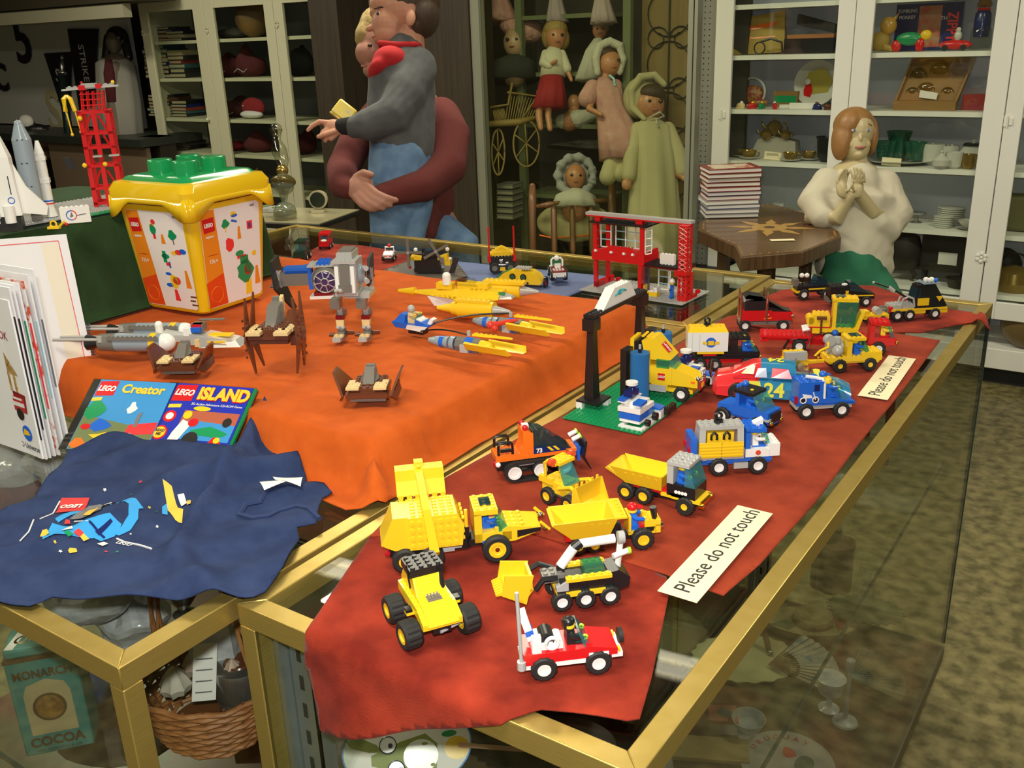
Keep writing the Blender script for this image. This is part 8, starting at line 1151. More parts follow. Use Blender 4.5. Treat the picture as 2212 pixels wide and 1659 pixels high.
for z in zs_: mb = MB(); mb.box(X0+.03-cx, xm-cx, .0, .25, z-.02, z); mb.build('shelf', SHG, t)
for px in (1125, 1355): x = colx(px, DY+.3, 1.3); mb = MB(); mb.box(x-.02-cx, x+.02-cx, -.01, .02, .4, 2.4); mb.build('divider', SHG, t)
# tan panel with scroll ironwork
a, b = colx(1385, DY+.42, 1.2), colx(1505, DY+.42, 1.2); mb = MB(); mb.box(a, b, DY+.42, DY+.44, .402, 2.3); sp = tag(mb.build('scroll_panel', mat('tan_wood', (.21, .15, .06), rough=.6, col2=(.25, .18, .08), noise_scale=8, stretch=(8, 8, .3))), 'tan wooden panel carrying black scrolled ironwork', 'panel'); mb = MB(); cxm = (a+b)/2; y = DY+.412
mb.tube([(cxm, y, .42), (cxm, y, 2.28)], .004, 5)
for k in range(8):
    z = .55+k*.23
    for s in (-1, 1):
        mb.tube([(cxm+s*(.062-.062*math.cos(u)*(1-u/14)), y, z+.062*math.sin(u)*(1-u/14)) for u in [q*.45 for q in range(18)]], .003, 4)
        mb.tube([(cxm+s*.112*math.sin(u), y, z+.115-.105*math.cos(u)) for u in [math.pi*q/12 for q in range(13)]], .003, 4)
mb.build('ironwork', mat('wrought_iron', (.015, .018, .018), rough=.5), sp)
# ---------------------------------------------------------------- figures modelled at their distance from the lens
class FG:
    """collects rounded solids given by picture column/row at a real depth; fused into one skin by a voxel remesh"""
    def __init__(s, D): s.D = D; s.q = D/FPX; s.mb = MB(); s.R = Matrix(((RT.x, FW.x, UPV.x), (RT.y, FW.y, UPV.y), (RT.z, FW.z, UPV.z)))
    def p(s, px, py, dd=0): return CAM+ray(px, py)*s.D+FW*(dd*s.q)
    def e(s, px, py, dd, rx, ry, rz, tilt=0): s.mb.ell(s.p(px, py, dd), (rx*s.q, ry*s.q, rz*s.q), 20, 14, s.R @ Matrix.Rotation(math.radians(tilt), 3, 'Y')); return s
    def t(s, pts_, rs, n=14):
        P_ = [s.p(*a) for a in pts_]; rs = rs if isinstance(rs, list) else [rs]*len(P_); s.mb.tube(P_, [r*s.q for r in rs], n)
        for a, r in ((pts_[0], rs[0]), (pts_[-1], rs[-1])): s.mb.ell(s.p(*a), r*s.q, 12, 8)
        return s
    def done(s, name, m_, parent=None, vox=.006, smooth=6, wr=0, label=None, cat=None, remesh=True, ws=.05):
        o = s.mb.build(name, m_, None, ang=3)
        c = sum(s.mb.v, Vector())/len(s.mb.v)
        if parent is None:
            c.z = min(v.z for v in s.mb.v)
            for v in o.data.vertices: v.co -= c
            o.location = c
        else:
            for v in o.data.vertices: v.co -= parent.location
            o.parent = parent
        if remesh:
            r = o.modifiers.new('fuse', 'REMESH'); r.mode = 'VOXEL'; r.voxel_size = vox; r.use_smooth_shade = True
            if wr:
                tx = bpy.data.textures.new('folds', 'CLOUDS'); tx.noise_scale = ws; tx.noise_depth = 2; dm = o.modifiers.new('folds', 'DISPLACE'); dm.texture = tx; dm.strength = wr; dm.mid_level = .5
            if smooth: sm_ = o.modifiers.new('smooth', 'SMOOTH'); sm_.iterations = smooth; sm_.factor = .5
        s.mb = MB()
        if label: tag(o, label, cat)
        return o
def hand(F, wx, wy, dd, dirs, r, palm=None):
    for d in dirs: F.t(d, [r*1.05, r, r*.85][:len(d)] if len(d) < 4 else [r*1.1, r, r*.95, r*.75])
SK1 = mat('child_skin', (.52, .25, .16), rough=.55); SK2 = mat('adult_skin', (.40, .19, .13), rough=.55); DENIM = mat('blue_denim', (.10, .19, .34), rough=.9, col2=(.15, .26, .42), noise_scale=25, bump=.4, bump_scale=900); FLE = mat('grey_fleece', (.075, .08, .085), rough=.95, col2=(.09, .095, .10), noise_scale=40, sheen=.1); FRED = mat('red_fleece', (.42, .015, .02), rough=.95); SWE = mat('maroon_knit', (.115, .02, .018), rough=.95, bump=.3, bump_scale=500); HBR = mat('brown_hair', (.055, .032, .018), rough=.6, bump=.8, bump_scale=260, stretch=(1, 1, .3)); HBL = mat('blond_hair', (.34, .24, .08), rough=.6, bump=.8, bump_scale=240, stretch=(1, 1, .3)); EYE = mat('eye_dark', (.02, .015, .012), rough=.2); EYW = mat('eye_white', (.6, .58, .55), rough=.3); LIP = mat('lips', (.42, .14, .11), rough=.5)
# adult first
F = FG(3.12)
F.e(818, 78, 22, 50, 55, 66, 8).e(800, 112, 8, 34, 36, 32).e(786, 128, -2, 12, 12, 9).e(806, 150, 10, 24, 26, 16); F.t([(850, 130, 34), (880, 190, 40)], [34, 40])   # head, nose, jaw, neck
F.t([(885, 220, 50), (890, 330, 55), (900, 460, 60)], [62, 74, 70]); F.t([(962, 250, 40), (968, 350, -50), (925, 428, -138), (860, 455, -172)], [26, 24, 20, 18]); F.t([(812, 250, 30), (764, 340, -40), (758, 400, -100), (785, 444, -176)], [24, 22, 19, 17])
F.e(808, 444, -188, 28, 15, 26, -28); hand(F, 0, 0, 0, [[(822, 440, -196), (842, 458, -202), (862, 467, -202), (880, 470, -196)], [(816, 450, -196), (836, 468, -202), (854, 476, -202), (868, 480, -196)], [(808, 458, -196), (826, 476, -202), (842, 483, -202), (854, 486, -196)], [(800, 464, -194), (814, 480, -200), (828, 487, -200), (838, 489, -196)], [(800, 424, -190), (816, 416, -198), (832, 421, -200)]], 7.5)
F.t([(850, 470, 60), (830, 540, 50), (820, 640, 55), (818, 800, 60)], [40, 36, 30, 26]); F.t([(940, 470, 60), (985, 540, 50), (1010, 640, 55), (1012, 800, 60)], [42, 38, 32, 26])
man = F.done('person', SK2, None, .0045, 3, label='person in maroon sweater and jeans with blond hair holding the child', cat='person')
F.e(822, 62, 24, 53, 60, 62, 8).e(852, 96, 30, 34, 46, 50).e(790, 74, 12, 24, 40, 34, 14); F.done('hair', HBL, man, .005, 3, wr=.008, ws=.02)
F.e(803, 108, -28, 5, 3, 3.4); F.done('eye', EYE, man, remesh=False); F.t([(782, 142, 2), (792, 146, -10)], 3); F.done('mouth', LIP, man, remesh=False)
F.t([(862, 195, 46), (880, 230, 48), (888, 330, 52), (905, 440, 58), (905, 480, 58)], [44, 78, 84, 76, 70]).t([(950, 240, 44), (972, 300, -20), (970, 380, -80), (925, 432, -140), (850, 456, -172)], [44, 46, 42, 33, 24]).t([(815, 240, 34), (770, 320, -30), (755, 390, -90), (768, 430, -150), (785, 444, -178)], [40, 36, 34, 30, 22]).t([(905, 470, -30), (915, 500, -40)], [52, 36]); F.done('sweater', SWE, man, .008, 8, wr=.008, ws=.08)
F.t([(860, 480, 56), (835, 540, 46), (822, 640, 52), (820, 760, 56)], [52, 46, 40, 34]).t([(925, 480, 56), (988, 530, 44), (1008, 640, 50), (1012, 760, 56)], [52, 50, 40, 34]); F.done('jeans', DENIM, man, .008, 6, wr=.006, ws=.06)
F.t([(818, 770, 50), (770, 785, 30)], [26, 20]).t([(1010, 770, 50), (965, 785, 30)], [26, 20]); F.done('shoes', BLK, man, .008, 4)
# child
F = FG(2.96)
F.e(878, 16, 0, 66, 56, 56).e(846, 50, 0, 43, 42, 48).e(842, 74, 0, 34, 36, 30).e(838, 12, 0, 40, 44, 34).e(799, 61, 0, 10, 8, 7, -20).e(812, 50, 0, 10, 8, 12).e(818, 84, 0, 11, 18, 9).e(832, 97, 0, 16, 20, 9).e(808, 30, 0, 9, 22, 8).e(850, 66, -14, 26, 22, 28).e(892, 58, -48, 11, 7, 17, 8)
F.t([(880, 80, 4), (880, 120, 6)], [36, 40]).t([(870, 150, 8), (860, 260, 8), (865, 350, 4), (850, 430, 6)], [50, 54, 48, 40]).t([(890, 160, -30), (870, 250, -62), (790, 285, -66), (760, 290, -66)], [28, 24, 18, 14])
F.e(736, 293, -66, 24, 12, 17, 12); hand(F, 0, 0, 0, [[(724, 284, -68), (704, 282, -70), (690, 290, -70), (680, 300, -70)], [(726, 296, -70), (712, 304, -72), (706, 314, -70)], [(732, 304, -70), (720, 314, -72), (716, 322, -70)], [(738, 308, -68), (728, 318, -70)], [(736, 304, -76), (716, 312, -80), (704, 316, -80)]], 5.6)
boy = F.done('person', SK1, None, .003, 2, label='young child in grey and red fleece and jeans pointing at the toys', cat='person')
F.e(884, 0, 0, 68, 62, 58).e(914, 34, 0, 36, 50, 46).e(846, -16, 0, 36, 46, 26).e(902, 62, 0, 18, 40, 22).e(884, 14, -20, 27, 38, 34).e(868, 34, -34, 9, 12, 20); F.done('hair', HBR, boy, .0045, 3)
F.e(824, 42, -31, 7, 5, 4.2); F.done('eye', EYW, boy, remesh=False); F.e(821, 42, -34, 3.6, 3, 4); F.done('iris', EYE, boy, remesh=False); F.t([(814, 32, -34), (828, 29, -36), (840, 32, -36)], 1.8, 6); F.done('eyebrow', HBR, boy, remesh=False); F.t([(806, 82, -6), (814, 83, -16), (822, 80, -20)], 2.2, 8); F.done('mouth', LIP, boy, remesh=False)
F.t([(872, 112, 4), (868, 160, 6), (866, 240, 8), (868, 326, 4)], [46, 72, 76, 70]).t([(905, 150, -14), (880, 215, -46), (858, 270, -66), (800, 290, -68), (778, 292, -68)], [42, 46, 42, 34, 24]).t([(820, 322, 0), (915, 314, 0)], [24, 24]); F.done('fleece_jacket', FLE, boy, .006, 8, wr=.009, ws=.07)
F.e(850, 142, 0, 46, 74, 36, 6).e(828, 158, -2, 34, 72, 24, -25); F.done('red_yoke', FRED, boy, .006, 5)
F.t([(826, 104, -30), (860, 112, -44), (900, 108, -34), (912, 100, 0), (880, 96, 40), (835, 100, 34), (824, 102, 0), (826, 104, -30)], 6.5); F.done('collar', FRED, boy, .003, 2)
F.t([(776, 291, -68), (750, 291, -67)], [21, 17]); F.done('cuff', mat('black_rib', (.012, .012, .014), rough=.95), boy, .004, 3)
F.t([(866, 330, 4), (858, 400, 4), (846, 470, 4), (836, 520, 8)], [70, 66, 50, 38]).t([(890, 350, 16), (890, 440, 20), (880, 520, 24)], [50, 44, 34]); F.done('jeans', DENIM, boy, .006, 6, wr=.005, ws=.05)

# yellow packet in the child's other hand
q = F.p(742, 238, 10); t = thing('snack_packet', 'crumpled yellow packet held out behind the pointing hand', 'packet', q); M_ = Matrix(((RT.x, FW.x, UPV.x), (RT.y, FW.y, UPV.y), (RT.z, FW.z, UPV.z))).to_4x4() @ Matrix.Rotation(math.radians(38), 4, 'Y'); t.rotation_euler = M_.to_euler(); P(t, 'packet', mat('packet_yellow', (.80, .62, .10), rough=.25, col2=(.5, .5, .45), noise_scale=110, ramp=(.55, .62)), (-34, 34, -8, 8, -26, 26), bevel=.006); P(t, 'packet_end', GILT, (-34, 34, -7, 7, -34, -25), bevel=.003)
# ---------------------------------------------------------------- shop mannequin
F = FG(3.45); MSK = mat('mannequin_flesh', (.50, .42, .23), rough=.4); MHR = mat('mannequin_hair', (.30, .15, .045), rough=.45, bump=.5, bump_scale=160, stretch=(1, 1, .2)); MSW = mat('cream_sweatshirt', (.56, .52, .40), rough=.95)
F.e(1849, 282, 0, 37, 40, 46).e(1847, 318, -8, 28, 28, 34).e(1846, 307, -33, 5, 8, 9).e(1846, 340, -22, 12, 12, 9).e(1884, 305, 6, 5, 10, 14).e(1832, 318, -24, 10, 8, 10).e(1862, 318, -24, 10, 8, 10)
F.t([(1850, 335, 6), (1850, 372, 10)], [24, 28]).t([(1850, 400, 20), (1845, 520, 30), (1842, 640, 20)], [62, 66, 66]).t([(1775, 410, 10), (1755, 470, -10), (1790, 480, -60), (1806, 440, -84)], [26, 22, 17, 12]).t([(1910, 410, 10), (1925, 480, -10), (1860, 470, -60), (1822, 430, -84)], [26, 22, 17, 12])
for s, bx_ in ((-1, 1792), (1, 1816)):
    F.e(bx_+s*5, 426, -90, 12, 7, 20, s*6); hand(F, 0, 0, 0, [[(bx_+s*5-10+k*6.6, 414, -92-s*k*3), (bx_+s*4-10+k*6.4-s*3, 399, -96-s*k*4), (bx_-8+k*5.6-s*5, 384+abs(k-1.3)*3, -96-s*k*4)] for k in range(4)]+[[(bx_-s*6, 432, -98), (bx_-s*12, 420, -104), (bx_-s*12, 410, -104)]], 2.7)
mq = F.done('mannequin', MSK, None, .003, 2, label='child shop mannequin in cream sweatshirt with pressed hands and bobbed hair', cat='mannequin')
F.e(1846, 268, 6, 43, 44, 38).e(1818, 300, -4, 22, 32, 48, 6).e(1884, 290, 14, 14, 36, 44).e(1850, 300, 30, 42, 26, 46).e(1828, 272, -20, 24, 22, 30, 22); F.done('hair', MHR, mq, .005, 10)
for x in (1832, 1862): F.e(x, 291, -35, 6, 3.5, 3.4); F.done('eye', EYW, mq, remesh=False); F.e(x, 291, -38.5, 2.6, 1.5, 2.8); F.done('iris', mat('iris_blue', (.10, .16, .3), rough=.2), mq, remesh=False); F.t([(x-8, 280, -34), (x, 277, -37), (x+8, 280, -34)], 1.2, 6); F.done('eyebrow', MHR, mq, remesh=False)
F.t([(1836, 326, -33), (1842, 328, -37), (1847, 327, -38), (1852, 328, -37), (1858, 325, -33)], [1.5, 2.6, 2.8, 2.6, 1.5], 8); F.done('mouth', LIP, mq, remesh=False)
F.t([(1850, 382, 8), (1850, 402, 10)], [28, 56]).t([(1850, 398, 14), (1848, 424, 14), (1846, 480, 24), (1850, 560, 20)], [34, 92, 92, 80]).t([(1788, 396, 8), (1758, 440, -8), (1768, 474, -34)], [36, 38, 28]).t([(1908, 400, 8), (1928, 465, -4), (1898, 498, -36), (1880, 490, -50)], [38, 42, 36, 24]).t([(1800, 570, 10), (1895, 575, 10)], [38, 38]); F.done('sweatshirt', MSW, mq, .007, 8, wr=.016, ws=.09)
F.t([(1822, 370, -12), (1836, 377, -24), (1850, 379, -28), (1864, 377, -24), (1878, 370, -12)], 4, 8); F.done('neckband', MSW, mq, remesh=False)
F.t([(1842, 570, 14), (1840, 620, -10)], [74, 70]).t([(1800, 620, -20), (1795, 660, -90), (1795, 800, -100)], [42, 34, 26]).t([(1880, 620, -20), (1885, 660, -90), (1885, 800, -100)], [42, 34, 26]); F.done('green_trousers', mat('green_cloth', (.015, .13, .065), rough=.9), mq, .009, 4, wr=.008)
# wooden chair behind it
q = F.p(1920, 560, 30); t = thing('wooden_chair', 'dark reddish wooden chair carrying the mannequin', 'chair', (q.x, q.y, 0), YAW); CHW = mat('chair_wood', (.10, .025, .015), rough=.35)
for x, y, h in ((0, 0, 880), (-290, 0, 840), (-30, -270, 430), (-270, -270, 430)): P(t, 'leg' if h < 800 else 'back_post', CHW, ('c', (x, y, 0), (x, y, h), 13, 16, 12))
P(t, 'seat', CHW, (-300, 10, -290, 10, 430, 452)); P(t, 'back_rail', CHW, (-285, -10, -8, 8, 780, 830))
# inlaid table
c_ = at(1662, 492, .835); INW = mat('table_edge_wood', (.075, .035, .015), rough=.4, col2=(.13, .07, .03), noise_scale=60, stretch=(1, 1, .1)); t = thing('inlaid_table', 'octagonal side table with inlaid star marquetry top', 'table', (c_.x, c_.y, 0)); tp = []
for px, py in ((1508, 497), (1510, 480), (1595, 442), (1668, 440), (1745, 462), (1812, 500), (1817, 512), (1735, 545), (1600, 557), (1588, 532)): q = at(px, py, .835); tp.append(((q.x-c_.x)*1000, (q.y-c_.y)*1000))
P(t, 'table_top', INW, ('p', tp, 790, 835, 'z'), bevel=.002); TPW = mat('walnut_top', (.11, .055, .018), rough=.25, coat=.3); MPL = mat('maple_inlay', (.42, .25, .07), rough=.3); P(t, 'veneer', TPW, ('p', [(x*.97, y*.97) for x, y in tp], 835, 836, 'z'))
for k in range(8): a = k*math.pi/4+.3; P(t, 'star_inlay', MPL, ('p', [(30*math.cos(a), 30*math.sin(a)), (90*math.cos(a-.22), 90*math.sin(a-.22)), (155*math.cos(a), 155*math.sin(a)), (90*math.cos(a+.22), 90*math.sin(a+.22))], 836, 836.8, 'z'))
P(t, 'medallion', MPL, ('p', blob(0, 0, 62, 62, 28, 1, .03), 836, 837, 'z')); P(t, 'medallion_eye', INW, ('p', blob(0, 0, 20, 20, 20), 837, 837.6, 'z')); P(t, 'dotted_border', MPL, *[('p', blob(tp[i][0]*.93*(1-f)+tp[(i+1) % len(tp)][0]*.93*f, tp[i][1]*.93*(1-f)+tp[(i+1) % len(tp)][1]*.93*f, 4, 4, 4), 836, 836.8, 'z') for i in range(len(tp)) for f in (.1, .25, .4, .55, .7, .85)])
for x, y in ((-130, -90), (60, -150), (120, 60), (-60, 130)): P(t, 'leg', INW, (x-18, x+18, y-18, y+18, 0, 790))
q = at(1690, 519, .837); t = thing('caption_card', 'small cream caption card lying on the inlaid table', 'card', (q.x, q.y, .838), .55); P(t, 'card', CARD, (-40, 40, -14, 14, 0, .6))
tops = [CRED, BRN, DRD, BRN, DRD, DBL, DRD, mat('book_grey', (.3, .3, .3), rough=.4), DBL, PG, PG]; names = ['topmost, maroon hardback with framed flower cover', 'second from the top, brown covers', 'third from the top, dark red covers', 'fourth from the top, brown covers', 'fifth from the top, dark red covers', 'sixth from the top, navy covers', 'seventh from the top, dark red covers', 'eighth from the top, grey covers', 'ninth from the top, navy covers', 'tenth from the top, dark grey covers', 'lowest, dark grey covers']
q = at(1567, 466, .838)
for k in range(11):
    z = .8385+k*.0165; i = 10-k; t = thing('stacked_book', 'hardback in the stack on the inlaid table, '+names[i], 'book', (q.x+RND.uniform(-.004, .004), q.y+.03+RND.uniform(-.004, .004), z), math.radians(35+RND.uniform(-4, 4)), 'hardbacks stacked on the inlaid table')
    P(t, 'cover', DRD if i == 0 else tops[i], (-100, 100, -75, 75, 0, 2), (-100, 100, -75, 75, 14, 16), (-100, 100, 72, 75, 0, 16)); P(t, 'pages', PAPER, (-97, 97, -72, 72, 2, 14))
    if i == 0: P(t, 'cover_picture', mat('cover_cream', (.55, .48, .35), rough=.4, col2=(.45, .16, .10), noise_scale=25, ramp=(.55, .65)), (-76, 76, -55, 55, 16, 16.4))
# ================================================================ DOLLS BEHIND GLASS
def FY(px, py, Y): return FG(Y/ray(px, py).y)
VIN = mat('doll_vinyl', (.48, .22, .12), rough=.35); LACE = mat('white_lace', (.55, .55, .50), rough=.9, bump=.8, bump_scale=500); PNK = mat('pink_cotton', (.50, .25, .25), rough=.9, col2=(.55, .33, .30), noise_scale=30); CRM = mat('cream_coat', (.45, .42, .26), rough=.95); BNT = mat('lace_bluish', (.38, .40, .44), rough=.9, bump=1, bump_scale=400)
def face(F, o, x, y, r, turn=0):
    for s in (-1, 1):
        F.e(x+turn*r+s*r*.38, y-r*.05, -r*.88, r*.16, r*.1, r*.14); F.done('eye', EYE, o, remesh=False)
    F.t([(x+turn*r-r*.16, y+r*.52, -r*.86), (x+turn*r, y+r*.55, -r*.92), (x+turn*r+r*.16, y+r*.52, -r*.86)], r*.07, 6); F.done('mouth', LIP, o, remesh=False)
def cone(F, pts_, rs, wav, name, m_, o, n=36, k=9):
    a0 = [F.p(*p) for p in pts_]; vs = []; N = n
    for i, (c, r) in enumerate(zip(a0, rs)):
        for j in range(N):
            a = 2*math.pi*j/N; w = 1+wav*i/len(rs)*math.cos(k*a); vs.append(c+RT*(r*F.q*w*math.cos(a))+FW*(r*.75*F.q*w*math.sin(a)))
    fs = [(i*N+j, i*N+(j+1) % N, (i+1)*N+(j+1) % N, (i+1)*N+j) for i in range(len(rs)-1) for j in range(N)]; F.mb.add(vs, fs+[tuple(range(N)), tuple(range((len(rs)-1)*N, len(rs)*N))]); return F.done(name, m_, o, remesh=False)
DV = .004
F = FY(1195, 150, 4.22)
F.e(1201, 80, 0, 24, 24, 29).t([(1198, 104, 0), (1196, 160, 0)], [9, 18]).t([(1178, 120, 0), (1180, 150, -14), (1200, 142, -30)], [7, 6, 4]).t([(1214, 120, 0), (1226, 155, -4), (1234, 176, -8)], [7, 6, 4]).t([(1168, 200, 0), (1164, 250, 0), (1168, 278, -4)], [10, 8, 6]).t([(1186, 200, 0), (1184, 250, 0), (1188, 280, -6)], [10, 7, 6])
o = F.done('doll', VIN, None, DV, 2, label='blond doll in white blouse and red skirt on the glass shelf', cat='doll'); F.e(1200, 64, 4, 27, 28, 22).e(1214, 82, 10, 18, 20, 24).e(1186, 76, 10, 16, 20, 26); F.done('hair', HBL, o, DV, 1, wr=.003, ws=.01); face(F, o, 1202, 84, 24, .1)
cone(F, [(1196, 100, 0), (1194, 118, 0), (1194, 166, 0)], [10, 24, 28], .03, 'blouse', mat('white_cotton', (.62, .60, .50), rough=.9), o); F.t([(1178, 116, 0), (1174, 140, -10), (1186, 148, -18)], [9, 11, 8]).t([(1214, 116, 0), (1224, 150, -4)], [9, 11]); F.done('sleeve', MATS['white_cotton'], o, DV, 2); cone(F, [(1192, 164, 0), (1190, 200, 0), (1186, 234, 0)], [24, 31, 36], .14, 'skirt', mat('red_skirt', (.30, .012, .02), rough=.8), o)
F = FY(1320, 250, 4.16)
F.e(1318, 138, 0, 25, 25, 28).t([(1308, 165, 0), (1312, 260, 4)], [9, 24]).t([(1282, 200, -4), (1272, 240, -14), (1296, 256, -30)], [9, 8, 5]).t([(1330, 330, 0), (1316, 380, -10)], [14, 13]).t([(1360, 320, 0), (1345, 372, -10)], [14, 13])
o = F.done('doll', VIN, None, DV, 2, label='doll in long pink dress and white lace bonnet with a blue ribbon', cat='doll'); F.e(1312, 118, 4, 24, 22, 16); F.done('hair', HBR, o, DV, 1); face(F, o, 1320, 138, 25, .2); F.t([(1290, 160, -8), (1286, 130, -12), (1294, 104, -12), (1316, 94, -12), (1338, 104, -12), (1345, 130, -8), (1338, 158, -6)], [7, 9, 10, 10, 10, 9, 7]).e(1310, 124, 18, 32, 24, 34); F.done('bonnet', LACE, o, DV, 2, wr=.006, ws=.01)
cone(F, [(1305, 168, 0), (1308, 196, 0), (1318, 230, 0), (1338, 290, 0), (1350, 345, 0)], [12, 34, 30, 46, 54], .10, 'dress', PNK, o); F.t([(1280, 190, 0), (1268, 215, -8)], [18, 20]).t([(1330, 185, 0), (1334, 205, 0)], [14, 12]); F.done('puff_sleeve', PNK, o, DV, 2); F.t([(1316, 168, -14), (1324, 176, -18), (1326, 190, -20)], 3, 6); F.done('ribbon', SKY, o, remesh=False); F.t([(1322, 352, -4), (1312, 384, -10)], [18, 19]).t([(1352, 350, -4), (1340, 378, -10)], [17, 18]); F.done('socks', CRM, o, DV, 2)
F = FY(1410, 300, 4.2)
F.e(1404, 224, 0, 31, 30, 36).t([(1402, 258, 0), (1405, 330, 0)], [12, 30]).t([(1378, 290, 0), (1356, 380, -20), (1350, 405, -26)], [12, 9, 6]).e(1350, 404, -28, 11, 7, 13).t([(1440, 290, 0), (1462, 380, -10), (1484, 392, -18)], [12, 9, 6]).e(1480, 390, -18, 12, 7, 8)
o = F.done('doll', VIN, None, DV, 2, label='tall standing doll in long cream coat and knitted cream bonnet', cat='doll'); F.e(1408, 206, -4, 30, 30, 22, 8); F.done('hair', HBR, o, DV, 1); face(F, o, 1407, 228, 31, .15); F.e(1385, 206, 18, 38, 34, 46, 14).t([(1368, 236, -6), (1362, 200, -12), (1382, 172, -16), (1412, 168, -16), (1432, 186, -12)], [8, 9, 10, 9, 7]).t([(1368, 236, -6), (1390, 262, -18)], [8, 5]); F.done('bonnet', CRM, o, DV, 2)
cone(F, [(1405, 256, 0), (1408, 275, 0), (1412, 360, 0), (1412, 480, 0), (1412, 600, 0)], [16, 42, 48, 56, 62], .12, 'coat', CRM, o); F.t([(1378, 280, 0), (1362, 340, -12), (1356, 384, -20)], [17, 17, 16]).t([(1442, 280, 0), (1462, 330, -6), (1470, 372, -8)], [17, 17, 17]); F.done('sleeve', CRM, o, DV, 2); F.t([(1400, 262, -30), (1420, 252, -36), (1430, 260, -34), (1412, 268, -36), (1416, 282, -36)], 2.2, 6); F.done('ribbon', LACE, o, remesh=False)
F = FY(1243, 400, 4.12)
F.e(1243, 382, 0, 23, 23, 28).t([(1243, 410, 4), (1242, 450, 8)], [10, 30])
o = F.done('doll', VIN, None, DV, 2, label='baby doll with ruffled bluish lace bonnet sitting behind the chair rail', cat='doll'); face(F, o, 1243, 384, 23); F.t([(1243+38*math.cos(a), 380-38*math.sin(a)*1.05, -4+3*math.sin(a*9)) for a in [math.radians(-60+300*i/30) for i in range(31)]], [9+2.5*math.sin(i*1.9) for i in range(31)]).e(1243, 376, 16, 34, 20, 38); F.done('bonnet', BNT, o, DV, 1); cone(F, [(1243, 408, 0), (1242, 422, 0), (1242, 448, 0)], [14, 42, 52], .1, 'dress', LACE, o)
F = FY(1295, 80, 4.36)
F.e(1296, 66, 0, 16, 16, 19).t([(1294, 84, 0), (1290, 120, 0)], [6, 12]); o = F.done('doll', VIN, None, DV, 2, label='small doll in white dress behind the bonnet of the pink doll', cat='doll'); F.e(1298, 58, 4, 18, 17, 15); F.done('hair', CRM, o, DV, 1); face(F, o, 1295, 68, 16); cone(F, [(1292, 84, 0), (1284, 110, 0), (1274, 172, 0)], [10, 20, 32], .12, 'dress', LACE, o)
F = FY(1115, 90, 4.3)
F.e(1112, 92, 0, 25, 24, 32).t([(1114, 122, 4), (1112, 160, 6)], [10, 26]); o = F.done('doll', mat('doll_pale', (.42, .28, .18), rough=.4), None, DV, 2, label='large pale-faced doll in dark clothes and pink hat at the left', cat='doll'); face(F, o, 1108, 94, 25, -.1); F.e(1128, 60, 10, 50, 30, 26, 16).e(1155, 62, 6, 16, 18, 22); F.done('pink_hat', PNK, o, DV, 2, wr=.008, ws=.02); cone(F, [(1112, 118, 4), (1110, 135, 4), (1108, 172, 4)], [16, 48, 56], .06, 'dark_coat', mat('dark_wool', (.03, .035, .03), rough=.95), o)
F = FY(1240, 245, 4.3)
F.e(1240, 222, 0, 15, 15, 18).t([(1240, 240, 0), (1230, 262, 0)], [12, 22]); o = F.done('doll', VIN, None, DV, 2, label='little bisque doll lying in white on the glass shelf', cat='doll'); F.e(1240, 212, 6, 16, 14, 12); F.done('hair', HBR, o, DV, 1); F.t([(1215, 262, 0), (1250, 258, -6), (1290, 248, -10)], [16, 20, 9]); F.done('white_gown', LACE, o, DV, 2, wr=.006, ws=.02)
for i, (x, w, m_, lb) in enumerate(((1075, 34, PNK, 'pink doll dress hanging at the top left of the doll case'), (1200, 20, mat('striped_cotton', (.36, .30, .34), rough=.9), 'small violet and white doll dress at the top of the case'), (1300, 24, mat('lilac_cotton', (.42, .34, .36), rough=.9), 'lilac lace doll dress hanging at the top of the case'))):
    F = FY(x, 20, 4.3); q = F.p(x, 30); tt = cone(F, [(x, -50, 0), (x, -10, 0), (x+2, 30, 0), (x+4, 46+i*2, 0)], [w*.4, w*.6, w, w*1.15], .16, 'doll_dress', m_, None); tag(tt, lb, 'doll dress')
# wicker doll carriage
F = FY(1110, 280, 4.14); WK = mat('pale_wicker', (.30, .21, .07), rough=.6); mb0 = F
for k in range(9): F.t([(1064+k*3, 232, 8), (1070+k*3, 262, 8)], 1.5, 5)
for k in range(12): F.t([(1092+k*5, 262-k*.5, 0), (1100+k*6, 200+k*1.4, 6)], 1.5, 5)
F.t([(1060, 232, 0), (1098, 226, 0), (1106, 180, 0)], 3, 6); F.t([(1098, 200, 0), (1160, 208, 0), (1126, 262, 0)], 3, 6); o = F.done('doll_carriage', WK, None, remesh=False, label='pale wicker doll carriage with large spoked wheels', cat='carriage'); F.t([(1060, 268, 0), (1120, 264, 0), (1166, 252, 0)], [7, 8, 4], 8); F.done('tray', WK, o, remesh=False)
for (x, y, rx, ry, dd) in ((1137, 310, 28, 50, 0), (1076, 326, 14, 50, 10)):
    F.t([(x+rx*math.cos(a), y+ry*math.sin(a), dd) for a in [2*math.pi*i/28 for i in range(29)]], 2.2, 6)
    for k in range(6): a = k*math.pi/3+.4; F.t([(x, y, dd), (x+rx*math.cos(a), y+ry*math.sin(a), dd)], 1.8, 5)
    F.done('wheel', WK, o, remesh=False)
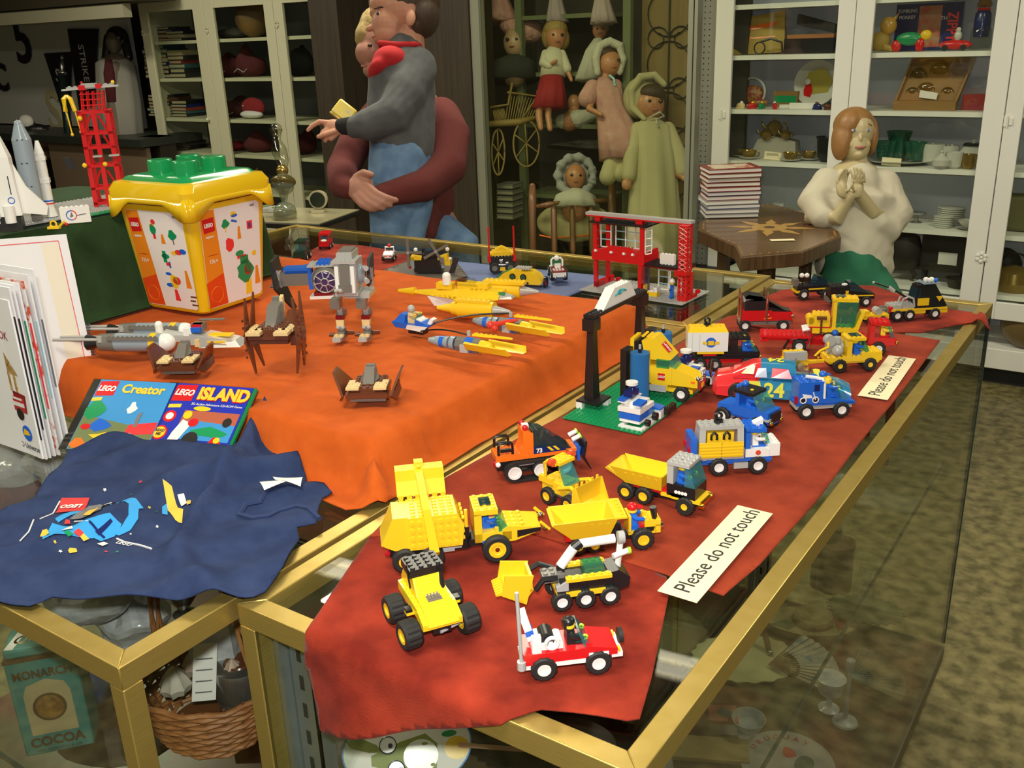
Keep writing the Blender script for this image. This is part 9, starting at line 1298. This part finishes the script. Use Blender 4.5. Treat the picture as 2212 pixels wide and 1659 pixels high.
# spindle chair with cushion
F = FY(1240, 480, 4.02); TW = mat('turned_wood', (.16, .075, .025), rough=.35)
F.t([(1162, 446, 0), (1186, 442, 0), (1200, 439, 0), (1240, 436, 0), (1284, 434, 0), (1314, 433, 0)], [5, 7, 4, 7, 4, 6]); o = F.done('spindle_chair', TW, None, remesh=False, label='turned wooden doll chair with flat spindles before the baby doll', cat='chair')
for x in (1150, 1322): F.t([(x, 402 if x < 1200 else 396, 0), (x, 440, 0), (x, 470, 0), (x+4, 640, 0)], [7, 9, 7, 8]); F.done('post', TW, o, remesh=False)
for x in (1196, 1236, 1277): F.t([(x, 444, 0), (x, 456, 0), (x+2, 540, 0), (x+2, 556, 0)], [3, 6.5, 6.5, 2], 6); F.done('spindle', TW, o, remesh=False)
F = FY(1240, 490, 4.10); F.e(1240, 480, 0, 82, 16, 44); c_ = F.done('cushion', mat('cushion_linen', (.42, .38, .22), rough=.95), None, .006, 3, wr=.008, label='cream embroidered cushion with orange piping behind the chair spindles', cat='cushion'); F.t([(1166, 510, -12), (1190, 516, -16), (1240, 514, -18), (1300, 506, -14), (1318, 500, -8)], 1.8, 6); F.done('piping', ORG, c_, remesh=False)
for k in range(6):
    F = FY(1100, 420, 4.15); x0, x1 = 1082, 1122; a_ = F.p(x0, 404+k*13); b_ = F.p(x1, 404+k*13); t = thing('bound_volume', 'grey bound volume, %s in the low pile beside the metal post' % ['topmost', 'second', 'third', 'fourth', 'fifth', 'lowest'][k], 'book', (a_+b_)/2, .1, 'grey volumes low in the doll case'); w = (b_-a_).length*500; P(t, 'cover', PG, (-w, w, -60, 60, 0, 4), (-w, w, -60, 60, 18, 22)); P(t, 'pages', mat('old_pages', (.3, .29, .22), rough=.8), (-w+3, w-2, -58, 58, 4, 18))
# ================================================================ LEFT BACKGROUND
SY = 4.55; structure_y = SY
slab('case_background', mat('case_grey_white', (.62, .62, .56), rough=.8), -220, 290, SY, .03, .95, 1.98, 'grey-white board with black letters in the pennant showcase', 'board', zr=1.4)
slab('case_light_rail', mat('rail_pale', (.40, .38, .27), rough=.5), -220, 268, 3.92, .06, 1.70, 1.78, 'long pale rail across the top of the pennant showcase', 'rail', zr=1.7)
slab('case_header', mat('header_brown', (.05, .04, .025), rough=.6), -220, 292, 3.9, .3, 1.79, 2.1, 'dark brown header board over the pennant showcase', 'board', zr=1.8)
slab('case_shelf', mat('shelf_black', (.025, .03, .025), rough=.4), -220, 300, 3.95, .5, .90, .95, 'black shelf under the trophy and hats', 'shelf', zr=1)
slab('brown_panel', mat('panel_brown', (.17, .115, .075), rough=.7), 108, 320, 4.0, .03, .30, .89, 'plain brown panel below the pennant showcase', 'panel', zr=.8)
slab('dark_cabinet', M_WALLD, 300, 345, 4.1, .13, 0, .95, 'black low cabinet beside the cream cabinet', 'cabinet', zr=.9)
def back_text(b, px, py, size, m_, lb, rz=0, Y=SY-.012, cat='letter'):
    q = atY(px, py, Y); t = thing('felt_letter', lb, cat, q); text(t, 'letter', b, size, (0, 0, 0), (math.pi/2, rz, 0), m_, ext=.004, bold=.008)
back_text('5', 48, 90, .52, INK, 'large black letter shape on the grey board'); back_text('S', 118, 245, .46, mat('felt_tan', (.50, .44, .25), rough=.9), 'pale tan letter S on the grey board'); back_text('C', 2, 170, .30, INK, 'black letter cut by the left edge of the view')
for i, (pxs, word, lb) in enumerate((([(95, 115), (155, 112), (150, 285)], 'SB', 'black felt pennant with pale letters left of the trophy'), ([(146, 62), (212, 62), (205, 225), (172, 240)], 'STRIKES', 'long black pennant lettered vertically right of the trophy'))):
    q = [atY(x, y, SY-.02) for x, y in pxs]; c = sum(q, Vector())/len(q); t = thing('felt_pennant', lb, 'pennant', c); P(t, 'felt', BLK, ('p', [((v.x-c.x)*1000, (v.z-c.z)*1000) for v in q], -3, 3)); text(t, 'lettering', word, .10 if i else .14, (0, -.004, .02), (math.pi/2, math.pi/2 if i else .2, 0), PAPER, ext=.001, sx=.9 if i else 1)
F = FY(145, 250, 4.2); F.t([(134, 165, 0), (152, 322, 0)], [9, 9]); o = F.done('trophy', mat('trophy_green', (.03, .05, .05), rough=.2, metal=.6), None, remesh=False, label='tall dark column trophy with silver figure on top', cat='trophy'); F.e(134, 142, 0, 5, 5, 14).e(134, 124, 0, 4, 4, 5).e(134, 158, 0, 10, 8, 5); F.done('figure', SILV, o, remesh=False); F.t([(150, 322, 0), (152, 336, 0)], [22, 24]); F.done('foot', BLK, o, remesh=False)
F = FY(68, 290, 4.2); F.e(96, 302, 0, 16, 18, 26).e(92, 330, 0, 20, 18, 16); o = F.done('hat_stand', mat('brown_bust', (.16, .09, .04), rough=.6), None, .005, 2, label='brown bust wearing a black and white feathered hat', cat='bust'); F.e(64, 284, 0, 42, 20, 16, -8).e(56, 270, 0, 20, 18, 18); F.done('hat', BLK, o, .005, 2); F.e(64, 266, -14, 16, 10, 14, 20); F.done('hat_front', PAPER, o, .005, 2)
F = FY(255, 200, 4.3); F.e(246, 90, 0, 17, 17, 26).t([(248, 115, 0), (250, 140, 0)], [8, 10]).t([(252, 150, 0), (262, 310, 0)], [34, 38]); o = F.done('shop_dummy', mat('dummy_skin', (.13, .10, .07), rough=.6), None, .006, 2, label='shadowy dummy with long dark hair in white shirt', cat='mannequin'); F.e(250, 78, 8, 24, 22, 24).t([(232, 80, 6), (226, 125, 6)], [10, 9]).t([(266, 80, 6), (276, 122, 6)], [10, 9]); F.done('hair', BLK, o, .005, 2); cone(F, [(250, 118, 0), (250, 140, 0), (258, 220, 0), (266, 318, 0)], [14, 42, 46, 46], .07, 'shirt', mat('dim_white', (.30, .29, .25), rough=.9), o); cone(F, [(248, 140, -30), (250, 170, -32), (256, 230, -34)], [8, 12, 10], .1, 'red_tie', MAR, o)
# side table with lamp, trays and round fan
LT2 = at(640, 478, .86); t = thing('side_table', 'black-edged side table with glass top behind the green felt', 'table', (LT2.x-.12, LT2.y+.06, 0), .25); P(t, 'table_top', BLK, (-330, 230, -130, 200, 838, 858), bevel=.003); P(t, 'glass_top', mat('table_cream', (.36, .33, .20), rough=.15), (-325, 225, -125, 195, 858, 861)); P(t, 'leg', BRN, (-300, -270, -110, -80, 0, 838)); P(t, 'leg', BRN, (180, 210, -110, -80, 0, 838)); P(t, 'front_board', BRN, (-300, 210, -100, -95, 640, 820))
F = FG((LT2-CAM).dot(FW)+.04); AMBL = pane('lamp_amber', (.50, .34, .12), .12, .2); CLR = PLAS
F.t([(612, 398, 0), (612, 410, 0), (614, 436, 0), (614, 452, 0), (616, 462, 0)], [24, 12, 6, 8, 26], 20); o = F.done('oil_lamp', pane('lamp_glass', (.75, .72, .6), .12, .15), None, remesh=False, label='old oil lamp with amber bowl and tall glass chimney', cat='lamp'); F.e(612, 392, 0, 27, 27, 14); F.done('amber_bowl', AMBL, o, remesh=False); F.t([(610, 368, 0), (610, 380, 0)], [13, 9], 16); F.done('burner', GILT, o, remesh=False); F.t([(596, 280, 0), (596, 284, 0), (597, 302, 0), (603, 325, 0), (611, 350, 0), (611, 366, 0)], [14, 12, 9, 17, 13, 9], 20); F.done('chimney', pane('chimney_glass', (.85, .85, .78), .16), o, remesh=False)
q = at(675, 462, .862); t = thing('round_fan', 'cream boxed fan with dark round face on the side table', 'fan', (q.x, q.y+.04, .862), .5); P(t, 'housing', mat('fan_cream', (.52, .47, .30), rough=.35), (-30, 22, -18, 26, 0, 12), ('c', (0, -8, 52), (0, 22, 52), 38, 34, 28)); P(t, 'dark_face', mat('face_dark', (.02, .03, .02), rough=.15), ('c', (0, -12, 52), (0, -7, 52), 31, 31, 28))
q = at(590, 455, .862); t = thing('glass_tray', 'green and clear glass trays in front of the oil lamp', 'tray', (q.x, q.y, .862), .4); P(t, 'tray', CLR, (-90, 70, -40, 40, 0, 14)); P(t, 'green_strips', mat('strip_green', (.22, .30, .12), rough=.3), ('h', [(-80, -30, 14), (-60, -30, 14), (-20, 30, 14), (-40, 30, 14), (-80, -30, 20), (-60, -30, 20), (-20, 30, 20), (-40, 30, 20)]), ('h', [(10, -30, 14), (30, -30, 14), (60, 30, 14), (40, 30, 14), (10, -30, 20), (30, -30, 20), (60, 30, 20), (40, 30, 20)]))
